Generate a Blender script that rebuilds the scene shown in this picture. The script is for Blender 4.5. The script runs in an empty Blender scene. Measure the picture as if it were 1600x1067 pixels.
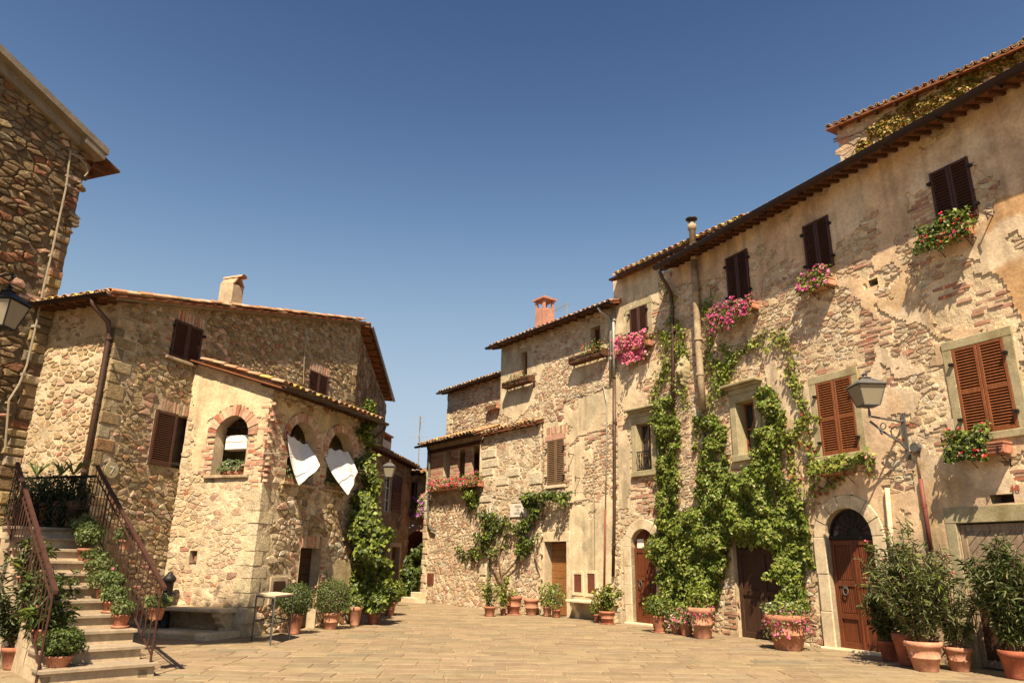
import bpy, math, random
import numpy as np
from math import sin, cos, pi, radians, atan, hypot, sqrt
from mathutils import Matrix, Vector
random.seed(7)
RNG = np.random.default_rng(11)
SC = bpy.context.scene
COL = SC.collection

# ------------------------------------------------------------------ camera
F = 1120.0; PITCH = atan(347 / F); ROLL = radians(1.0); EYE = 1.55
def ray(px, py):
    x = px - 800; y = 533.5 - py
    c, s = cos(ROLL), sin(ROLL)
    x, y = c * x - s * y, s * x + c * y
    d = np.array([x, F * cos(PITCH) - y * sin(PITCH), F * sin(PITCH) + y * cos(PITCH)])
    return d / d[1]
def ground(px, py, z=0.0):
    r = ray(px, py); t = (z - EYE) / r[2]
    return np.array([0, 0, EYE]) + r * t
cam_data = bpy.data.cameras.new('camera')
cam = bpy.data.objects.new('camera', cam_data); COL.objects.link(cam)
cam_data.sensor_width = 36; cam_data.lens = F / 1600 * 36
cam_data.clip_end = 3000; cam_data.clip_start = 0.05
R_ = Vector((1, 0, 0)); U_ = Vector((0, -sin(PITCH), cos(PITCH))); B_ = Vector((0, -cos(PITCH), -sin(PITCH)))
cr, sr = cos(ROLL), sin(ROLL)
RW = R_ * cr + U_ * sr; UW = -R_ * sr + U_ * cr
M_ = Matrix(((RW.x, UW.x, B_.x, 0), (RW.y, UW.y, B_.y, 0), (RW.z, UW.z, B_.z, EYE), (0, 0, 0, 1)))
cam.matrix_world = M_
SC.camera = cam

# ------------------------------------------------------------------ light
SUNV = Vector((-0.05, -0.75, 1.0)).normalized()      # toward the sun
sun_el = math.asin(SUNV.z); sun_az = math.atan2(SUNV.x, SUNV.y)
w = bpy.data.worlds.new('World'); SC.world = w; w.use_nodes = True
nt = w.node_tree; nt.nodes.clear()
out = nt.nodes.new('ShaderNodeOutputWorld'); bg = nt.nodes.new('ShaderNodeBackground')
sky = nt.nodes.new('ShaderNodeTexSky'); sky.sky_type = 'NISHITA'; sky.sun_disc = False
sky.sun_elevation = sun_el; sky.sun_rotation = sun_az
sky.altitude = 1200; sky.air_density = 1.0; sky.dust_density = 0.5; sky.ozone_density = 1.8
sep = nt.nodes.new('ShaderNodeSeparateColor'); com = nt.nodes.new('ShaderNodeCombineColor'); nt.links.new(sky.outputs[0], sep.inputs[0])
for i_, (m__, k_) in enumerate(((.552, 2.67), (.671, 7.67), (.806, 24.3))):      # film-like contrast of the whole sky
    p_ = nt.nodes.new('ShaderNodeMath'); p_.operation = 'POWER'; p_.inputs[1].default_value = 3.0; nt.links.new(sep.outputs[i_], p_.inputs[0])
    a_ = nt.nodes.new('ShaderNodeMath'); a_.operation = 'ADD'; a_.inputs[1].default_value = k_; nt.links.new(p_.outputs[0], a_.inputs[0])
    d_ = nt.nodes.new('ShaderNodeMath'); d_.operation = 'DIVIDE'; nt.links.new(p_.outputs[0], d_.inputs[0]); nt.links.new(a_.outputs[0], d_.inputs[1])
    q_ = nt.nodes.new('ShaderNodeMath'); q_.operation = 'MULTIPLY'; q_.inputs[1].default_value = m__ / .1613; nt.links.new(d_.outputs[0], q_.inputs[0]); nt.links.new(q_.outputs[0], com.inputs[i_])
nt.links.new(com.outputs[0], bg.inputs[0])
bg.inputs[1].default_value = 0.062
nt.links.new(bg.outputs[0], out.inputs[0])
sl = bpy.data.lights.new('sun', 'SUN'); sl.energy = 4.6; sl.angle = radians(0.5); sl.color = (1.0, 0.83, 0.60)
sun = bpy.data.objects.new('sun', sl); COL.objects.link(sun)
sun.rotation_euler = SUNV.to_track_quat('Z', 'Y').to_euler(); sun.location = (0, -20, 40)
SC.view_settings.view_transform = 'Standard'; SC.view_settings.look = 'None'
SC.view_settings.exposure = 1.38; SC.view_settings.gamma = 1.0; SC.view_settings.use_curve_mapping = False

# ------------------------------------------------------------------ noise
_T = RNG.random((256, 256))
def vnoise(x, y, seed=0):
    x = np.asarray(x, float) + seed * 17.3; y = np.asarray(y, float) + seed * 31.7
    xi = np.floor(x).astype(int); yi = np.floor(y).astype(int)
    fx = x - xi; fy = y - yi
    fx = fx * fx * (3 - 2 * fx); fy = fy * fy * (3 - 2 * fy)
    a = _T[xi % 256, yi % 256]; b = _T[(xi + 1) % 256, yi % 256]
    c = _T[xi % 256, (yi + 1) % 256]; d = _T[(xi + 1) % 256, (yi + 1) % 256]
    return (a * (1 - fx) + b * fx) * (1 - fy) + (c * (1 - fx) + d * fx) * fy
def fbm(x, y, seed=0, oct=4):
    r = 0; amp = 1; tot = 0; f = 1
    for o in range(oct):
        r = r + amp * vnoise(np.asarray(x) * f, np.asarray(y) * f, seed + o * 3); tot += amp
        amp *= 0.5; f *= 2.03
    return r / tot
def in_poly(x, y, poly):
    x = np.asarray(x); y = np.asarray(y); inside = np.zeros(x.shape, bool)
    n = len(poly)
    for i in range(n):
        x0, y0 = poly[i]; x1, y1 = poly[(i + 1) % n]
        if y0 == y1: continue
        c = ((y0 > y) != (y1 > y)) & (x < (x1 - x0) * (y - y0) / (y1 - y0) + x0)
        inside ^= c
    return inside

# ------------------------------------------------------------------ materials
def newmat(name):
    m = bpy.data.materials.new(name); m.use_nodes = True
    n = m.node_tree; b = n.nodes['Principled BSDF']
    return m, n, b
def mixmul(n, c1, c2, fac=1.0, mode='MULTIPLY'):
    k = n.nodes.new('ShaderNodeMix'); k.data_type = 'RGBA'; k.blend_type = mode
    k.inputs[0].default_value = fac
    for sock, v in ((k.inputs[6], c1), (k.inputs[7], c2)):
        if hasattr(v, 'is_output'): n.links.new(v, sock)
        else: sock.default_value = (*v[:3], 1)
    return k.outputs[2]
def mat(name, col=(.5, .5, .5), rough=.8, var=.25, scale=6.0, bump=.3, bscale=30., tint=False, metal=0., dist=.01,
        stretch=(1, 1, 1), spec=.3, dirt=None, translucent=0., streak=0.):
    m, n, b = newmat(name)
    tc = n.nodes.new('ShaderNodeTexCoord'); mp = n.nodes.new('ShaderNodeMapping')
    n.links.new(tc.outputs['Object'], mp.inputs[0]); mp.inputs['Scale'].default_value = stretch
    if tint:
        at = n.nodes.new('ShaderNodeAttribute'); at.attribute_name = 'tint'; base = at.outputs['Color']
    else: base = col
    def noise(sc, det=5, rg=.6):
        t = n.nodes.new('ShaderNodeTexNoise'); t.inputs['Scale'].default_value = sc; t.inputs['Detail'].default_value = det
        t.inputs['Roughness'].default_value = rg
        n.links.new(mp.outputs[0], t.inputs['Vector']); return t
    def ramp(src, lo, hi, p0=.3, p1=.7):
        r = n.nodes.new('ShaderNodeValToRGB'); e = r.color_ramp.elements
        e[0].position = p0; e[1].position = p1; e[0].color = (*lo, 1); e[1].color = (*hi, 1)
        n.links.new(src, r.inputs[0]); return r.outputs[0]
    t1 = noise(scale)
    c = mixmul(n, base, ramp(t1.outputs['Fac'], (1 - var,) * 3, (1 + var * .6,) * 3))
    t2 = noise(scale * 7, 6, .7)
    c = mixmul(n, c, ramp(t2.outputs['Fac'], (1 - var * .8,) * 3, (1 + var * .4,) * 3, .35, .65))
    if dirt:
        t3 = noise(scale * .45, 6, .65)
        c2 = n.nodes.new('ShaderNodeMix'); c2.data_type = 'RGBA'
        n.links.new(ramp(t3.outputs['Fac'], (0, 0, 0), (1, 1, 1), .5, .68), c2.inputs[0])
        n.links.new(c, c2.inputs[6]); n.links.new(mixmul(n, c, dirt), c2.inputs[7]); c = c2.outputs[2]
    n.links.new(c, b.inputs['Base Color'])
    b.inputs['Roughness'].default_value = rough; b.inputs['Metallic'].default_value = metal
    b.inputs['Specular IOR Level'].default_value = spec
    if bump:
        t4 = noise(bscale, 6, .65); bp = n.nodes.new('ShaderNodeBump')
        bp.inputs['Strength'].default_value = bump; bp.inputs['Distance'].default_value = dist
        if name.startswith('weathered'):
            ma = n.nodes.new('ShaderNodeMath'); ma.operation = 'MULTIPLY_ADD'; ma.inputs[1].default_value = -.72; ma.inputs[2].default_value = 1.0; n.links.new(at.outputs['Alpha'], ma.inputs[0]); n.links.new(ma.outputs[0], bp.inputs['Strength'])
        n.links.new(t4.outputs['Fac'], bp.inputs['Height']); n.links.new(bp.outputs[0], b.inputs['Normal'])
    if translucent:
        tr = n.nodes.new('ShaderNodeBsdfTranslucent'); mx = n.nodes.new('ShaderNodeMixShader')
        n.links.new(c, tr.inputs[0]); mx.inputs[0].default_value = translucent
        n.links.new(b.outputs[0], mx.inputs[1]); n.links.new(tr.outputs[0], mx.inputs[2])
        n.links.new(mx.outputs[0], n.nodes['Material Output'].inputs[0])
    return m
MT = {}
MT['wall'] = mat('weathered_mortar_and_plaster', tint=True, rough=.95, var=.26, scale=2.3, bump=1.0, bscale=17, dist=.03, spec=.12)
MT['stone'] = mat('rubble_stone', tint=True, rough=.92, var=.34, scale=6, bump=1.0, bscale=22, dist=.03, spec=.15)
MT['brick'] = mat('old_brick', tint=True, rough=.92, var=.3, scale=9, bump=.7, bscale=50, dist=.008, spec=.15)
MT['flag'] = mat('flagstone', tint=True, rough=.85, var=.2, scale=2.6, bump=.35, bscale=24, dist=.008, spec=.25)
MT['earth'] = mat('pale_sandy_joint_ground', (.285, .215, .13), rough=.95, var=.25, scale=1.4, bump=.4, bscale=30, spec=.1)
MT['step'] = mat('travertine_step', (.30, .235, .165), rough=.8, var=.22, scale=3, bump=.3, bscale=40, dirt=(.6, .52, .42), spec=.25)
MT['render'] = mat('plain_render', (.46, .36, .24), rough=.95, var=.28, scale=1.6, bump=.5, bscale=25, dirt=(.65, .58, .5), spec=.12)
MT['pale_stone'] = mat('dressed_pale_stone', (.60, .49, .335), rough=.85, var=.22, scale=3, bump=.45, bscale=26, dirt=(.72, .66, .55), spec=.2)
MT['grey_stone'] = mat('dressed_sandstone', (.36, .31, .19), rough=.9, var=.25, scale=3, bump=.5, bscale=30, dirt=(.7, .66, .55), spec=.15)
MT['tile'] = mat('terracotta_roof_tile', tint=True, rough=.9, var=.35, scale=4, bump=.5, bscale=30, dirt=(.75, .7, .5), spec=.15)
MT['terra'] = mat('terracotta_pot_clay', tint=True, rough=.85, var=.3, scale=5, bump=.3, bscale=40, dirt=(1.25, 1.4, 1.5), spec=.2)
MT['soil'] = mat('potting_soil', (.07, .045, .03), rough=1, var=.4, scale=20, bump=1)
MT['shut_dark'] = mat('dark_brown_paint', (.058, .022, .013), rough=.5, var=.25, scale=5, bump=.25, bscale=30, stretch=(6, 6, 1), spec=.3)
MT['shut_oran'] = mat('varnished_chestnut_wood', (.20, .065, .022), rough=.5, var=.3, scale=4, bump=.3, bscale=20, stretch=(6, 6, .8), spec=.35)
MT['shut_red'] = mat('faded_red_brown_paint', (.14, .045, .03), rough=.6, var=.25, scale=5, bump=.2, spec=.3)
MT['shut_tan'] = mat('dusty_brown_paint', (.16, .095, .05), rough=.65, var=.25, scale=5, bump=.2, spec=.3)
MT['door_red'] = mat('red_brown_door_wood', (.13, .036, .014), rough=.42, var=.35, scale=3, bump=.35, bscale=14, stretch=(8, 8, .7), spec=.4)
MT['door_dark'] = mat('dark_door_wood', (.055, .026, .016), rough=.5, var=.35, scale=3, bump=.35, bscale=14, stretch=(8, 8, .7), spec=.35)
MT['door_gold'] = mat('golden_brown_door_wood', (.27, .12, .04), rough=.5, var=.35, scale=3, bump=.35, bscale=14, stretch=(1, 8, 8), spec=.35)
MT['door_grey'] = mat('bleached_grey_boards', (.30, .22, .15), rough=.85, var=.4, scale=3, bump=.5, bscale=16, stretch=(5, 5, 1), spec=.15)
MT['beam'] = mat('dark_roof_timber', (.10, .045, .022), rough=.8, var=.35, scale=4, bump=.4, spec=.2)
MT['soffit'] = mat('red_brown_soffit', (.20, .075, .035), rough=.85, var=.3, scale=4, bump=.4, spec=.15)
MT['concrete'] = mat('grey_concrete_verge', (.20, .165, .12), rough=.9, var=.25, scale=3, bump=.4, bscale=40, spec=.2)
MT['gutter'] = mat('dark_brown_gutter_metal', (.05, .028, .02), rough=.5, var=.25, scale=4, bump=.1, metal=.3, spec=.4)
MT['pipe_brown'] = mat('brown_downpipe_metal', (.085, .045, .03), rough=.5, var=.3, scale=5, bump=.15, metal=.3, spec=.4)
MT['pipe_zinc'] = mat('zinc_pipe', (.33, .31, .27), rough=.55, var=.25, scale=5, bump=.1, metal=.4, spec=.4)
MT['pipe_clay'] = mat('stained_flue_pipe', (.38, .29, .19), rough=.85, var=.4, scale=3, bump=.3, dirt=(.6, .5, .4), spec=.2)
MT['pipe_red'] = mat('dull_red_pipe', (.17, .05, .035), rough=.6, var=.2, scale=5, bump=.1, spec=.3)
MT['pipe_green'] = mat('verdigris_pipe', (.09, .10, .07), rough=.7, var=.3, scale=5, bump=.1, spec=.3)
MT['iron'] = mat('black_wrought_iron', (.022, .02, .018), rough=.55, var=.25, scale=8, bump=.15, metal=.5, spec=.4)
MT['rust'] = mat('rust_brown_iron', (.062, .024, .016), rough=.7, var=.35, scale=8, bump=.25, metal=.2, spec=.3)
MT['grey_iron'] = mat('grey_painted_iron', (.11, .11, .105), rough=.6, var=.3, scale=8, bump=.2, metal=.3, spec=.4)
MT['cloth'] = mat('white_linen', (.80, .79, .76), rough=.95, var=.06, scale=3, bump=.15, bscale=60, spec=.1, translucent=.3)
MT['white'] = mat('white_enamel', (.76, .72, .64), rough=.6, var=.1, scale=4, bump=.05, spec=.3)
MT['cable'] = mat('grey_cable', (.27, .23, .17), rough=.8, var=.2, bump=0, spec=.2)
MT['wire'] = mat('dark_wire', (.06, .045, .035), rough=.8, var=.2, bump=0, spec=.2)
MT['dark_plaster'] = mat('shade_dark_plaster', (.10, .07, .045), rough=1, var=.3, bump=.3, spec=.05)  # dark colour stands in for shade in recesses and below the landing
MT['leaf'] = mat('leaf', tint=True, rough=.48, var=.25, scale=9, bump=.1, spec=.38, translucent=.28)
MT['petal'] = mat('petal', tint=True, rough=.6, var=.15, scale=9, bump=0, spec=.2, translucent=.3)
MT['stem'] = mat('woody_stem', (.16, .11, .065), rough=.9, var=.35, scale=14, bump=.4, spec=.15)
MT['green_stem'] = mat('green_stem', (.10, .13, .04), rough=.8, var=.3, scale=14, bump=.1, spec=.2)
MT['marble'] = mat('marble_sign', (.62, .58, .50), rough=.6, var=.12, scale=4, bump=.1, spec=.3)
MT['letter'] = mat('dark_letter_paint', (.10, .08, .07), rough=.8, var=.1, bump=0)
MT['red_letter'] = mat('red_number_paint', (.40, .09, .05), rough=.8, var=.2, bump=0)
MT['teal'] = mat('dark_green_letterbox', (.02, .07, .055), rough=.5, var=.15, bump=.1, spec=.4)
MT['steel'] = mat('polished_steel', (.45, .45, .45), rough=.22, var=.1, bump=0, metal=1)
m, n, b = newmat('window_glass'); b.inputs['Base Color'].default_value = (.02, .022, .025, 1)
b.inputs['Roughness'].default_value = .08; b.inputs['Specular IOR Level'].default_value = .6; MT['glass'] = m
m, n, b = newmat('frosted_lantern_glass'); b.inputs['Base Color'].default_value = (.33, .29, .21, 1)
b.inputs['Roughness'].default_value = .4; b.inputs['Transmission Weight'].default_value = .35; MT['lglass'] = m

# ------------------------------------------------------------------ mesh helpers
ORG = {}
def make(name, verts, faces, m, parent=None, tint=None, smooth=False, kind=None):
    o0 = ORG.get(parent.name, (0, 0, 0)) if parent is not None else (0, 0, 0)
    me = bpy.data.meshes.new(name)
    V = np.asarray(verts, float).reshape(-1, 3) - np.array(o0)
    me.from_pydata(V.tolist() if len(V) < 20000 else list(map(tuple, V)), [], faces)
    if tint is not None:
        a = me.attributes.new('tint', 'FLOAT_COLOR', 'POINT')
        T = np.ones((len(V), 4), np.float32); T[:, :3] = np.asarray(tint, np.float32)
        a.data.foreach_set('color', T.ravel())
    if smooth: me.polygons.foreach_set('use_smooth', [True] * len(me.polygons))
    me.materials.append(m)
    o = bpy.data.objects.new(name, me); COL.objects.link(o)
    if parent is not None:
        o.parent = parent; ORG[o.name] = o0
    else: ORG[o.name] = (0, 0, 0)
    if kind: o['kind'] = kind
    return o
def make_np(name, V, F4, m, parent=None, tint=None, smooth=False, kind=None):
    """fast path: V (n,3) world coordinates, F4 (k,3 or 4) ints"""
    o0 = ORG.get(parent.name, (0, 0, 0)) if parent is not None else (0, 0, 0)
    V = (np.asarray(V) - np.array(o0)).astype(np.float32); F4 = np.asarray(F4, np.int32); k = F4.shape[1]
    me = bpy.data.meshes.new(name)
    me.vertices.add(len(V)); me.vertices.foreach_set('co', V.ravel())
    me.loops.add(F4.size); me.loops.foreach_set('vertex_index', F4.ravel())
    me.polygons.add(len(F4)); me.polygons.foreach_set('loop_start', np.arange(0, F4.size, k, dtype=np.int32))
    if tint is not None:
        a = me.attributes.new('tint', 'FLOAT_COLOR', 'POINT')
        T = np.ones((len(V), 4), np.float32); T[:, :np.shape(tint)[-1]] = tint; a.data.foreach_set('color', T.ravel())
    me.update(calc_edges=True)
    if smooth: me.polygons.foreach_set('use_smooth', np.ones(len(F4), bool))
    me.materials.append(m)
    o = bpy.data.objects.new(name, me); COL.objects.link(o)
    if parent is not None: o.parent = parent; ORG[o.name] = o0
    else: ORG[o.name] = (0, 0, 0)
    if kind: o['kind'] = kind
    return o
def thing(name, label, cat, loc=(0, 0, 0), group=None, rz=0):
    o = bpy.data.objects.new(name, None); COL.objects.link(o); o.location = tuple(float(v) for v in loc)
    o.empty_display_size = .2; o.rotation_euler = (0, 0, rz)
    o['label'] = label; o['category'] = cat
    if group: o['group'] = group
    ORG[o.name] = tuple(float(v) for v in loc); return o
def tag(o, label, cat, group=None):
    o['label'] = label; o['category'] = cat
    if group: o['group'] = group
    return o

class Wall:
    def __init__(s, P, az, flip=False):
        s.P = np.array([P[0], P[1]], float); s.az = az
        a = radians(az); s.t = np.array([sin(a), cos(a)]); s.n = np.array([s.t[1], -s.t[0]])
        if s.n @ s.P > 0: s.n = -s.n           # faces the piazza
        if flip: s.n = -s.n
    def p(s, a, z, d=0.):
        q = s.P + s.t * a + s.n * d; return (q[0], q[1], z)
    def px(s, x, y, d=0.):
        r = ray(x, y); P = s.P + s.n * d
        t = (s.n @ P) / (s.n @ r[:2]); q = np.array([0, 0, EYE]) + r * t
        return float((q[:2] - P) @ s.t), float(q[2])
    def rect(s, TL, TR, BL, BR, d=0.):
        c = [s.px(*k, d) for k in (TL, TR, BL, BR)]
        sl = (c[0][0] + c[2][0]) / 2; sr_ = (c[1][0] + c[3][0]) / 2
        zt = (c[0][1] + c[1][1]) / 2; zb = (c[2][1] + c[3][1]) / 2
        return min(sl, sr_), max(sl, sr_), zb, zt
    def dist(s, q): return float((np.array(q[:2]) - s.P) @ s.n)
    def off(s, d): 
        w_ = Wall(s.P + s.n * d, s.az); w_.n = s.n.copy(); return w_
def bb(W, x0, y0, x1, y1, d=0.):
    """rectangle from the two vertical pixel extents measured on the middle of each side"""
    xm = (x0 + x1) / 2; ym = (y0 + y1) / 2
    a = W.px(x0, ym, d)[0]; b_ = W.px(x1, ym, d)[0]; zt = W.px(xm, y0, d)[1]; zb = W.px(xm, y1, d)[1]
    return min(a, b_), max(a, b_), zb, zt

class MB:
    def __init__(s): s.v = []; s.f = []; s.c = []
    def add(s, verts, faces, col=None):
        k = len(s.v); s.v += [tuple(map(float, q)) for q in verts]; s.f += [tuple(i + k for i in f) for f in faces]
        s.c += [col or (1, 1, 1)] * len(verts); return s
    def hexa(s, q, col=None):
        return s.add(q, [(0, 3, 2, 1), (4, 5, 6, 7), (0, 1, 5, 4), (1, 2, 6, 5), (2, 3, 7, 6), (3, 0, 4, 7)], col)
    def box(s, x0, x1, y0, y1, z0, z1, col=None):
        return s.hexa([(x0, y0, z0), (x1, y0, z0), (x1, y1, z0), (x0, y1, z0), (x0, y0, z1), (x1, y0, z1), (x1, y1, z1), (x0, y1, z1)], col)
    def wbox(s, W, a0, a1, z0, z1, d0, d1, col=None, j=0.):
        if j:
            a0 += random.uniform(-j, j); a1 += random.uniform(-j, j); z0 += random.uniform(-j, j); z1 += random.uniform(-j, j); d1 += random.uniform(-j, j) * .7
        return s.hexa([W.p(a0, z0, d0), W.p(a1, z0, d0), W.p(a1, z0, d1), W.p(a0, z0, d1), W.p(a0, z1, d0), W.p(a1, z1, d0), W.p(a1, z1, d1), W.p(a0, z1, d1)], col)
    def wbev(s, W, a0, a1, z0, z1, d0, d1, bv=.012, col=None):
        """box on a wall with a chamfered outer face"""
        o = [(a0, z0), (a1, z0), (a1, z1), (a0, z1)]; i = [(a0 + bv, z0 + bv), (a1 - bv, z0 + bv), (a1 - bv, z1 - bv), (a0 + bv, z1 - bv)]
        V = [W.p(a, z, d0) for a, z in o] + [W.p(a, z, d1 - bv) for a, z in o] + [W.p(a, z, d1) for a, z in i]
        Fc = []
        for k in range(4):
            l = (k + 1) % 4; Fc += [(k, l, 4 + l, 4 + k), (4 + k, 4 + l, 8 + l, 8 + k)]
        Fc += [(8, 9, 10, 11), (3, 2, 1, 0)]
        return s.add(V, Fc, col)
    def prism(s, W, poly, d0, d1, col=None, inset=0., zj=0.):
        n_ = len(poly); cx = sum(p[0] for p in poly) / n_; cz = sum(p[1] for p in poly) / n_
        V = [W.p(a, z, d0) for a, z in poly]
        V += [W.p(a + (cx - a) * inset * .25, z + (cz - z) * inset * .25, d1 - (.012 if inset else 0)) for a, z in poly]
        V += [W.p(a + (cx - a) * inset, z + (cz - z) * inset, d1 + random.uniform(-zj, zj)) for a, z in poly] if inset else []
        Fc = [(k, (k + 1) % n_, n_ + (k + 1) % n_, n_ + k) for k in range(n_)]
        if inset:
            Fc += [(n_ + k, n_ + (k + 1) % n_, 2 * n_ + (k + 1) % n_, 2 * n_ + k) for k in range(n_)]
            Fc += [tuple(range(2 * n_, 3 * n_))]
        else: Fc += [tuple(range(n_, 2 * n_))]
        Fc += [tuple(range(n_ - 1, -1, -1))]
        return s.add(V, Fc, col)
    def tube(s, pts, r, seg=8, col=None, cap=True):
        pts = [Vector(p) for p in pts]; n_ = len(pts); rs = r if hasattr(r, '__len__') else [r] * n_
        k0 = len(s.v); V = []; up = None
        for i, p in enumerate(pts):
            t = (pts[min(i + 1, n_ - 1)] - pts[max(i - 1, 0)])
            if t.length < 1e-9: t = Vector((0, 0, 1))
            t.normalize()
            if up is None:
                up = t.orthogonal().normalized()
            else:
                up = (up - t * up.dot(t))
                up = up.normalized() if up.length > 1e-6 else t.orthogonal().normalized()
            bq = t.cross(up)
            for q in range(seg):
                a = 2 * pi * q / seg; V.append(p + (up * cos(a) + bq * sin(a)) * rs[i])
        Fc = [(i * seg + q, i * seg + (q + 1) % seg, (i + 1) * seg + (q + 1) % seg, (i + 1) * seg + q) for i in range(n_ - 1) for q in range(seg)]
        if cap: Fc += [tuple(range(seg - 1, -1, -1)), tuple(range((n_ - 1) * seg, n_ * seg))]
        return s.add(V, Fc, col)
    def lathe(s, prof, c=(0, 0, 0), seg=20, col=None, sx=1, sy=1):
        V = []; n_ = len(prof)
        for r, z in prof:
            for q in range(seg):
                a = 2 * pi * q / seg; V.append((c[0] + r * cos(a) * sx, c[1] + r * sin(a) * sy, c[2] + z))
        Fc = [(i * seg + q, i * seg + (q + 1) % seg, (i + 1) * seg + (q + 1) % seg, (i + 1) * seg + q) for i in range(n_ - 1) for q in range(seg)]
        if prof[0][0] > 1e-4: Fc.append(tuple(range(seg - 1, -1, -1)))
        if prof[-1][0] > 1e-4: Fc.append(tuple(range((n_ - 1) * seg, n_ * seg)))
        return s.add(V, Fc, col)
    def build(s, name, m, parent=None, smooth=False, kind=None):
        return make(name, s.v, s.f, MT[m] if isinstance(m, str) else m, parent, s.c, smooth, kind)
def dup(root, loc, label, rz=None, group=None, scale=None):
    r = root.copy(); COL.objects.link(r); r.location = loc
    if rz is not None: r.rotation_euler = (0, 0, rz)
    if scale is not None: r.scale = (scale,) * 3
    r['label'] = label
    if group: r['group'] = group
    for ch in list(root.children):
        c = ch.copy(); COL.objects.link(c); c.parent = r
        for g in list(ch.children):
            d = g.copy(); COL.objects.link(d); d.parent = c
    return r
def bake(o):     # cheap smooth-by-angle
    for p in o.data.polygons: p.use_smooth = True
    return o

# ------------------------------------------------------------------ rubble
def clip(poly, mx, my, nx, ny):
    out_ = []; L = len(poly)
    for i in range(L):
        ax, ay = poly[i]; bx, by = poly[(i + 1) % L]
        da = (ax - mx) * nx + (ay - my) * ny; db = (bx - mx) * nx + (by - my) * ny
        if da <= 0: out_.append((ax, ay))
        if (da < 0 < db) or (db < 0 < da):
            t = da / (da - db); out_.append((ax + (bx - ax) * t, ay + (by - ay) * t))
    return out_
def rubble_cells(s0, s1, z0, z1, w_, h_, accept, drop=.25, jit=.42):
    ni = int((s1 - s0) / w_) + 2; nj = int((z1 - z0) / h_) + 2; site = {}
    for j in range(-2, nj + 2):
        for i in range(-2, ni + 2):
            if random.random() < drop: continue
            site[(i, j)] = (i + .5 * (j % 2) + random.uniform(-jit, jit), j + random.uniform(-jit, jit) * .9)
    res = []
    for (i, j), (x, y) in site.items():
        if not (0 <= i <= ni and 0 <= j <= nj): continue
        if not accept(s0 + x * w_, z0 + y * h_): continue
        poly = [(x - 1.3, y - 1.3), (x + 1.3, y - 1.3), (x + 1.3, y + 1.3), (x - 1.3, y + 1.3)]
        for dj in (0, -1, 1, -2, 2):
            for di in (-1, 1, 0, -2, 2):
                if di == 0 and dj == 0: continue
                q = site.get((i + di, j + dj))
                if q is None: continue
                nx = q[0] - x; ny = q[1] - y
                if nx * nx + ny * ny > 7: continue
                poly = clip(poly, (x + q[0]) / 2, (y + q[1]) / 2, nx, ny)
                if len(poly) < 3: break
            if len(poly) < 3: break
        if len(poly) >= 3: res.append([(s0 + a * w_, z0 + b_ * h_) for a, b_ in poly])
    return res
def stone_geo(W, poly, gap, h):
    """irregular proud stone: polygon pulled in by gap, corners cut, bulging face"""
    n_ = len(poly); cx = sum(p[0] for p in poly) / n_; cz = sum(p[1] for p in poly) / n_
    ring = []
    for k in range(n_):
        a = poly[k]; b_ = poly[(k + 1) % n_]
        if hypot(a[0] - b_[0], a[1] - b_[1]) < .02: continue
        if n_ > 6: ring.append((a[0], a[1])); continue
        for t in (random.uniform(.06, .2), random.uniform(.8, .94)): ring.append((a[0] + (b_[0] - a[0]) * t, a[1] + (b_[1] - a[1]) * t))
    if len(ring) < 5: return None
    r0 = []; r1 = []
    for (a, z) in ring:
        dx = a - cx; dz = z - cz; L = hypot(dx, dz) + 1e-6
        g = max(.15, 1 - gap / L); g *= random.uniform(.9, 1.05)
        r0.append((cx + dx * g, cz + dz * g)); g2 = g * (1 - min(.3, .010 / L + .03))
        r1.append((cx + dx * g2, cz + dz * g2))
    m_ = len(ring); tx = random.uniform(-.35, .35) * h; tz = random.uniform(-.4, .4) * h
    ext = max(.05, max(abs(a - cx) for a, z in ring))
    V = [W.p(a, z, -.03) for a, z in r0]
    V += [W.p(a, z, h * .9 + tx * (a - cx) / ext + tz * (z - cz) / ext + random.uniform(-.12, .12) * h) for a, z in r1]
    V.append(W.p(cx + random.uniform(-.2, .2) * ext, cz, h * random.uniform(.95, 1.15)))
    Fc = [(k, (k + 1) % m_, m_ + (k + 1) % m_, m_ + k) for k in range(m_)] + [(m_ + k, m_ + (k + 1) % m_, 2 * m_) for k in range(m_)]
    area = abs(sum(r0[k][0] * r0[(k + 1) % m_][1] - r0[(k + 1) % m_][0] * r0[k][1] for k in range(m_))) / 2
    p = W.p(cx, cz); dist2 = p[0] ** 2 + p[1] ** 2 + p[2] ** 2
    return V, Fc, area / dist2, (cx, cz)
def pick(pal):
    r = random.random() * sum(p[0] for p in pal)
    for wt, c in pal:
        r -= wt
        if r <= 0: break
    k = random.uniform(.88, 1.14); g = random.uniform(.96, 1.04)
    return (c[0] * k, c[1] * k * g, c[2] * k)
def flush_pieces(pieces, name, m, part, limit, smooth=False):
    """the pieces that show largest become objects, the rest one joined part"""
    pieces.sort(key=lambda q: -q[2])
    smooth = False
    for V, Fc, sz, col in pieces[:limit]:
        make(name, V, Fc, MT[m], part, [col] * len(V), smooth)
    rest = pieces[limit:]
    if rest:
        mb = MB()
        for V, Fc, sz, col in rest: mb.add(V, Fc, col)
        mb.build(name + '_infill', m, part, smooth, 'stuff')

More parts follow.
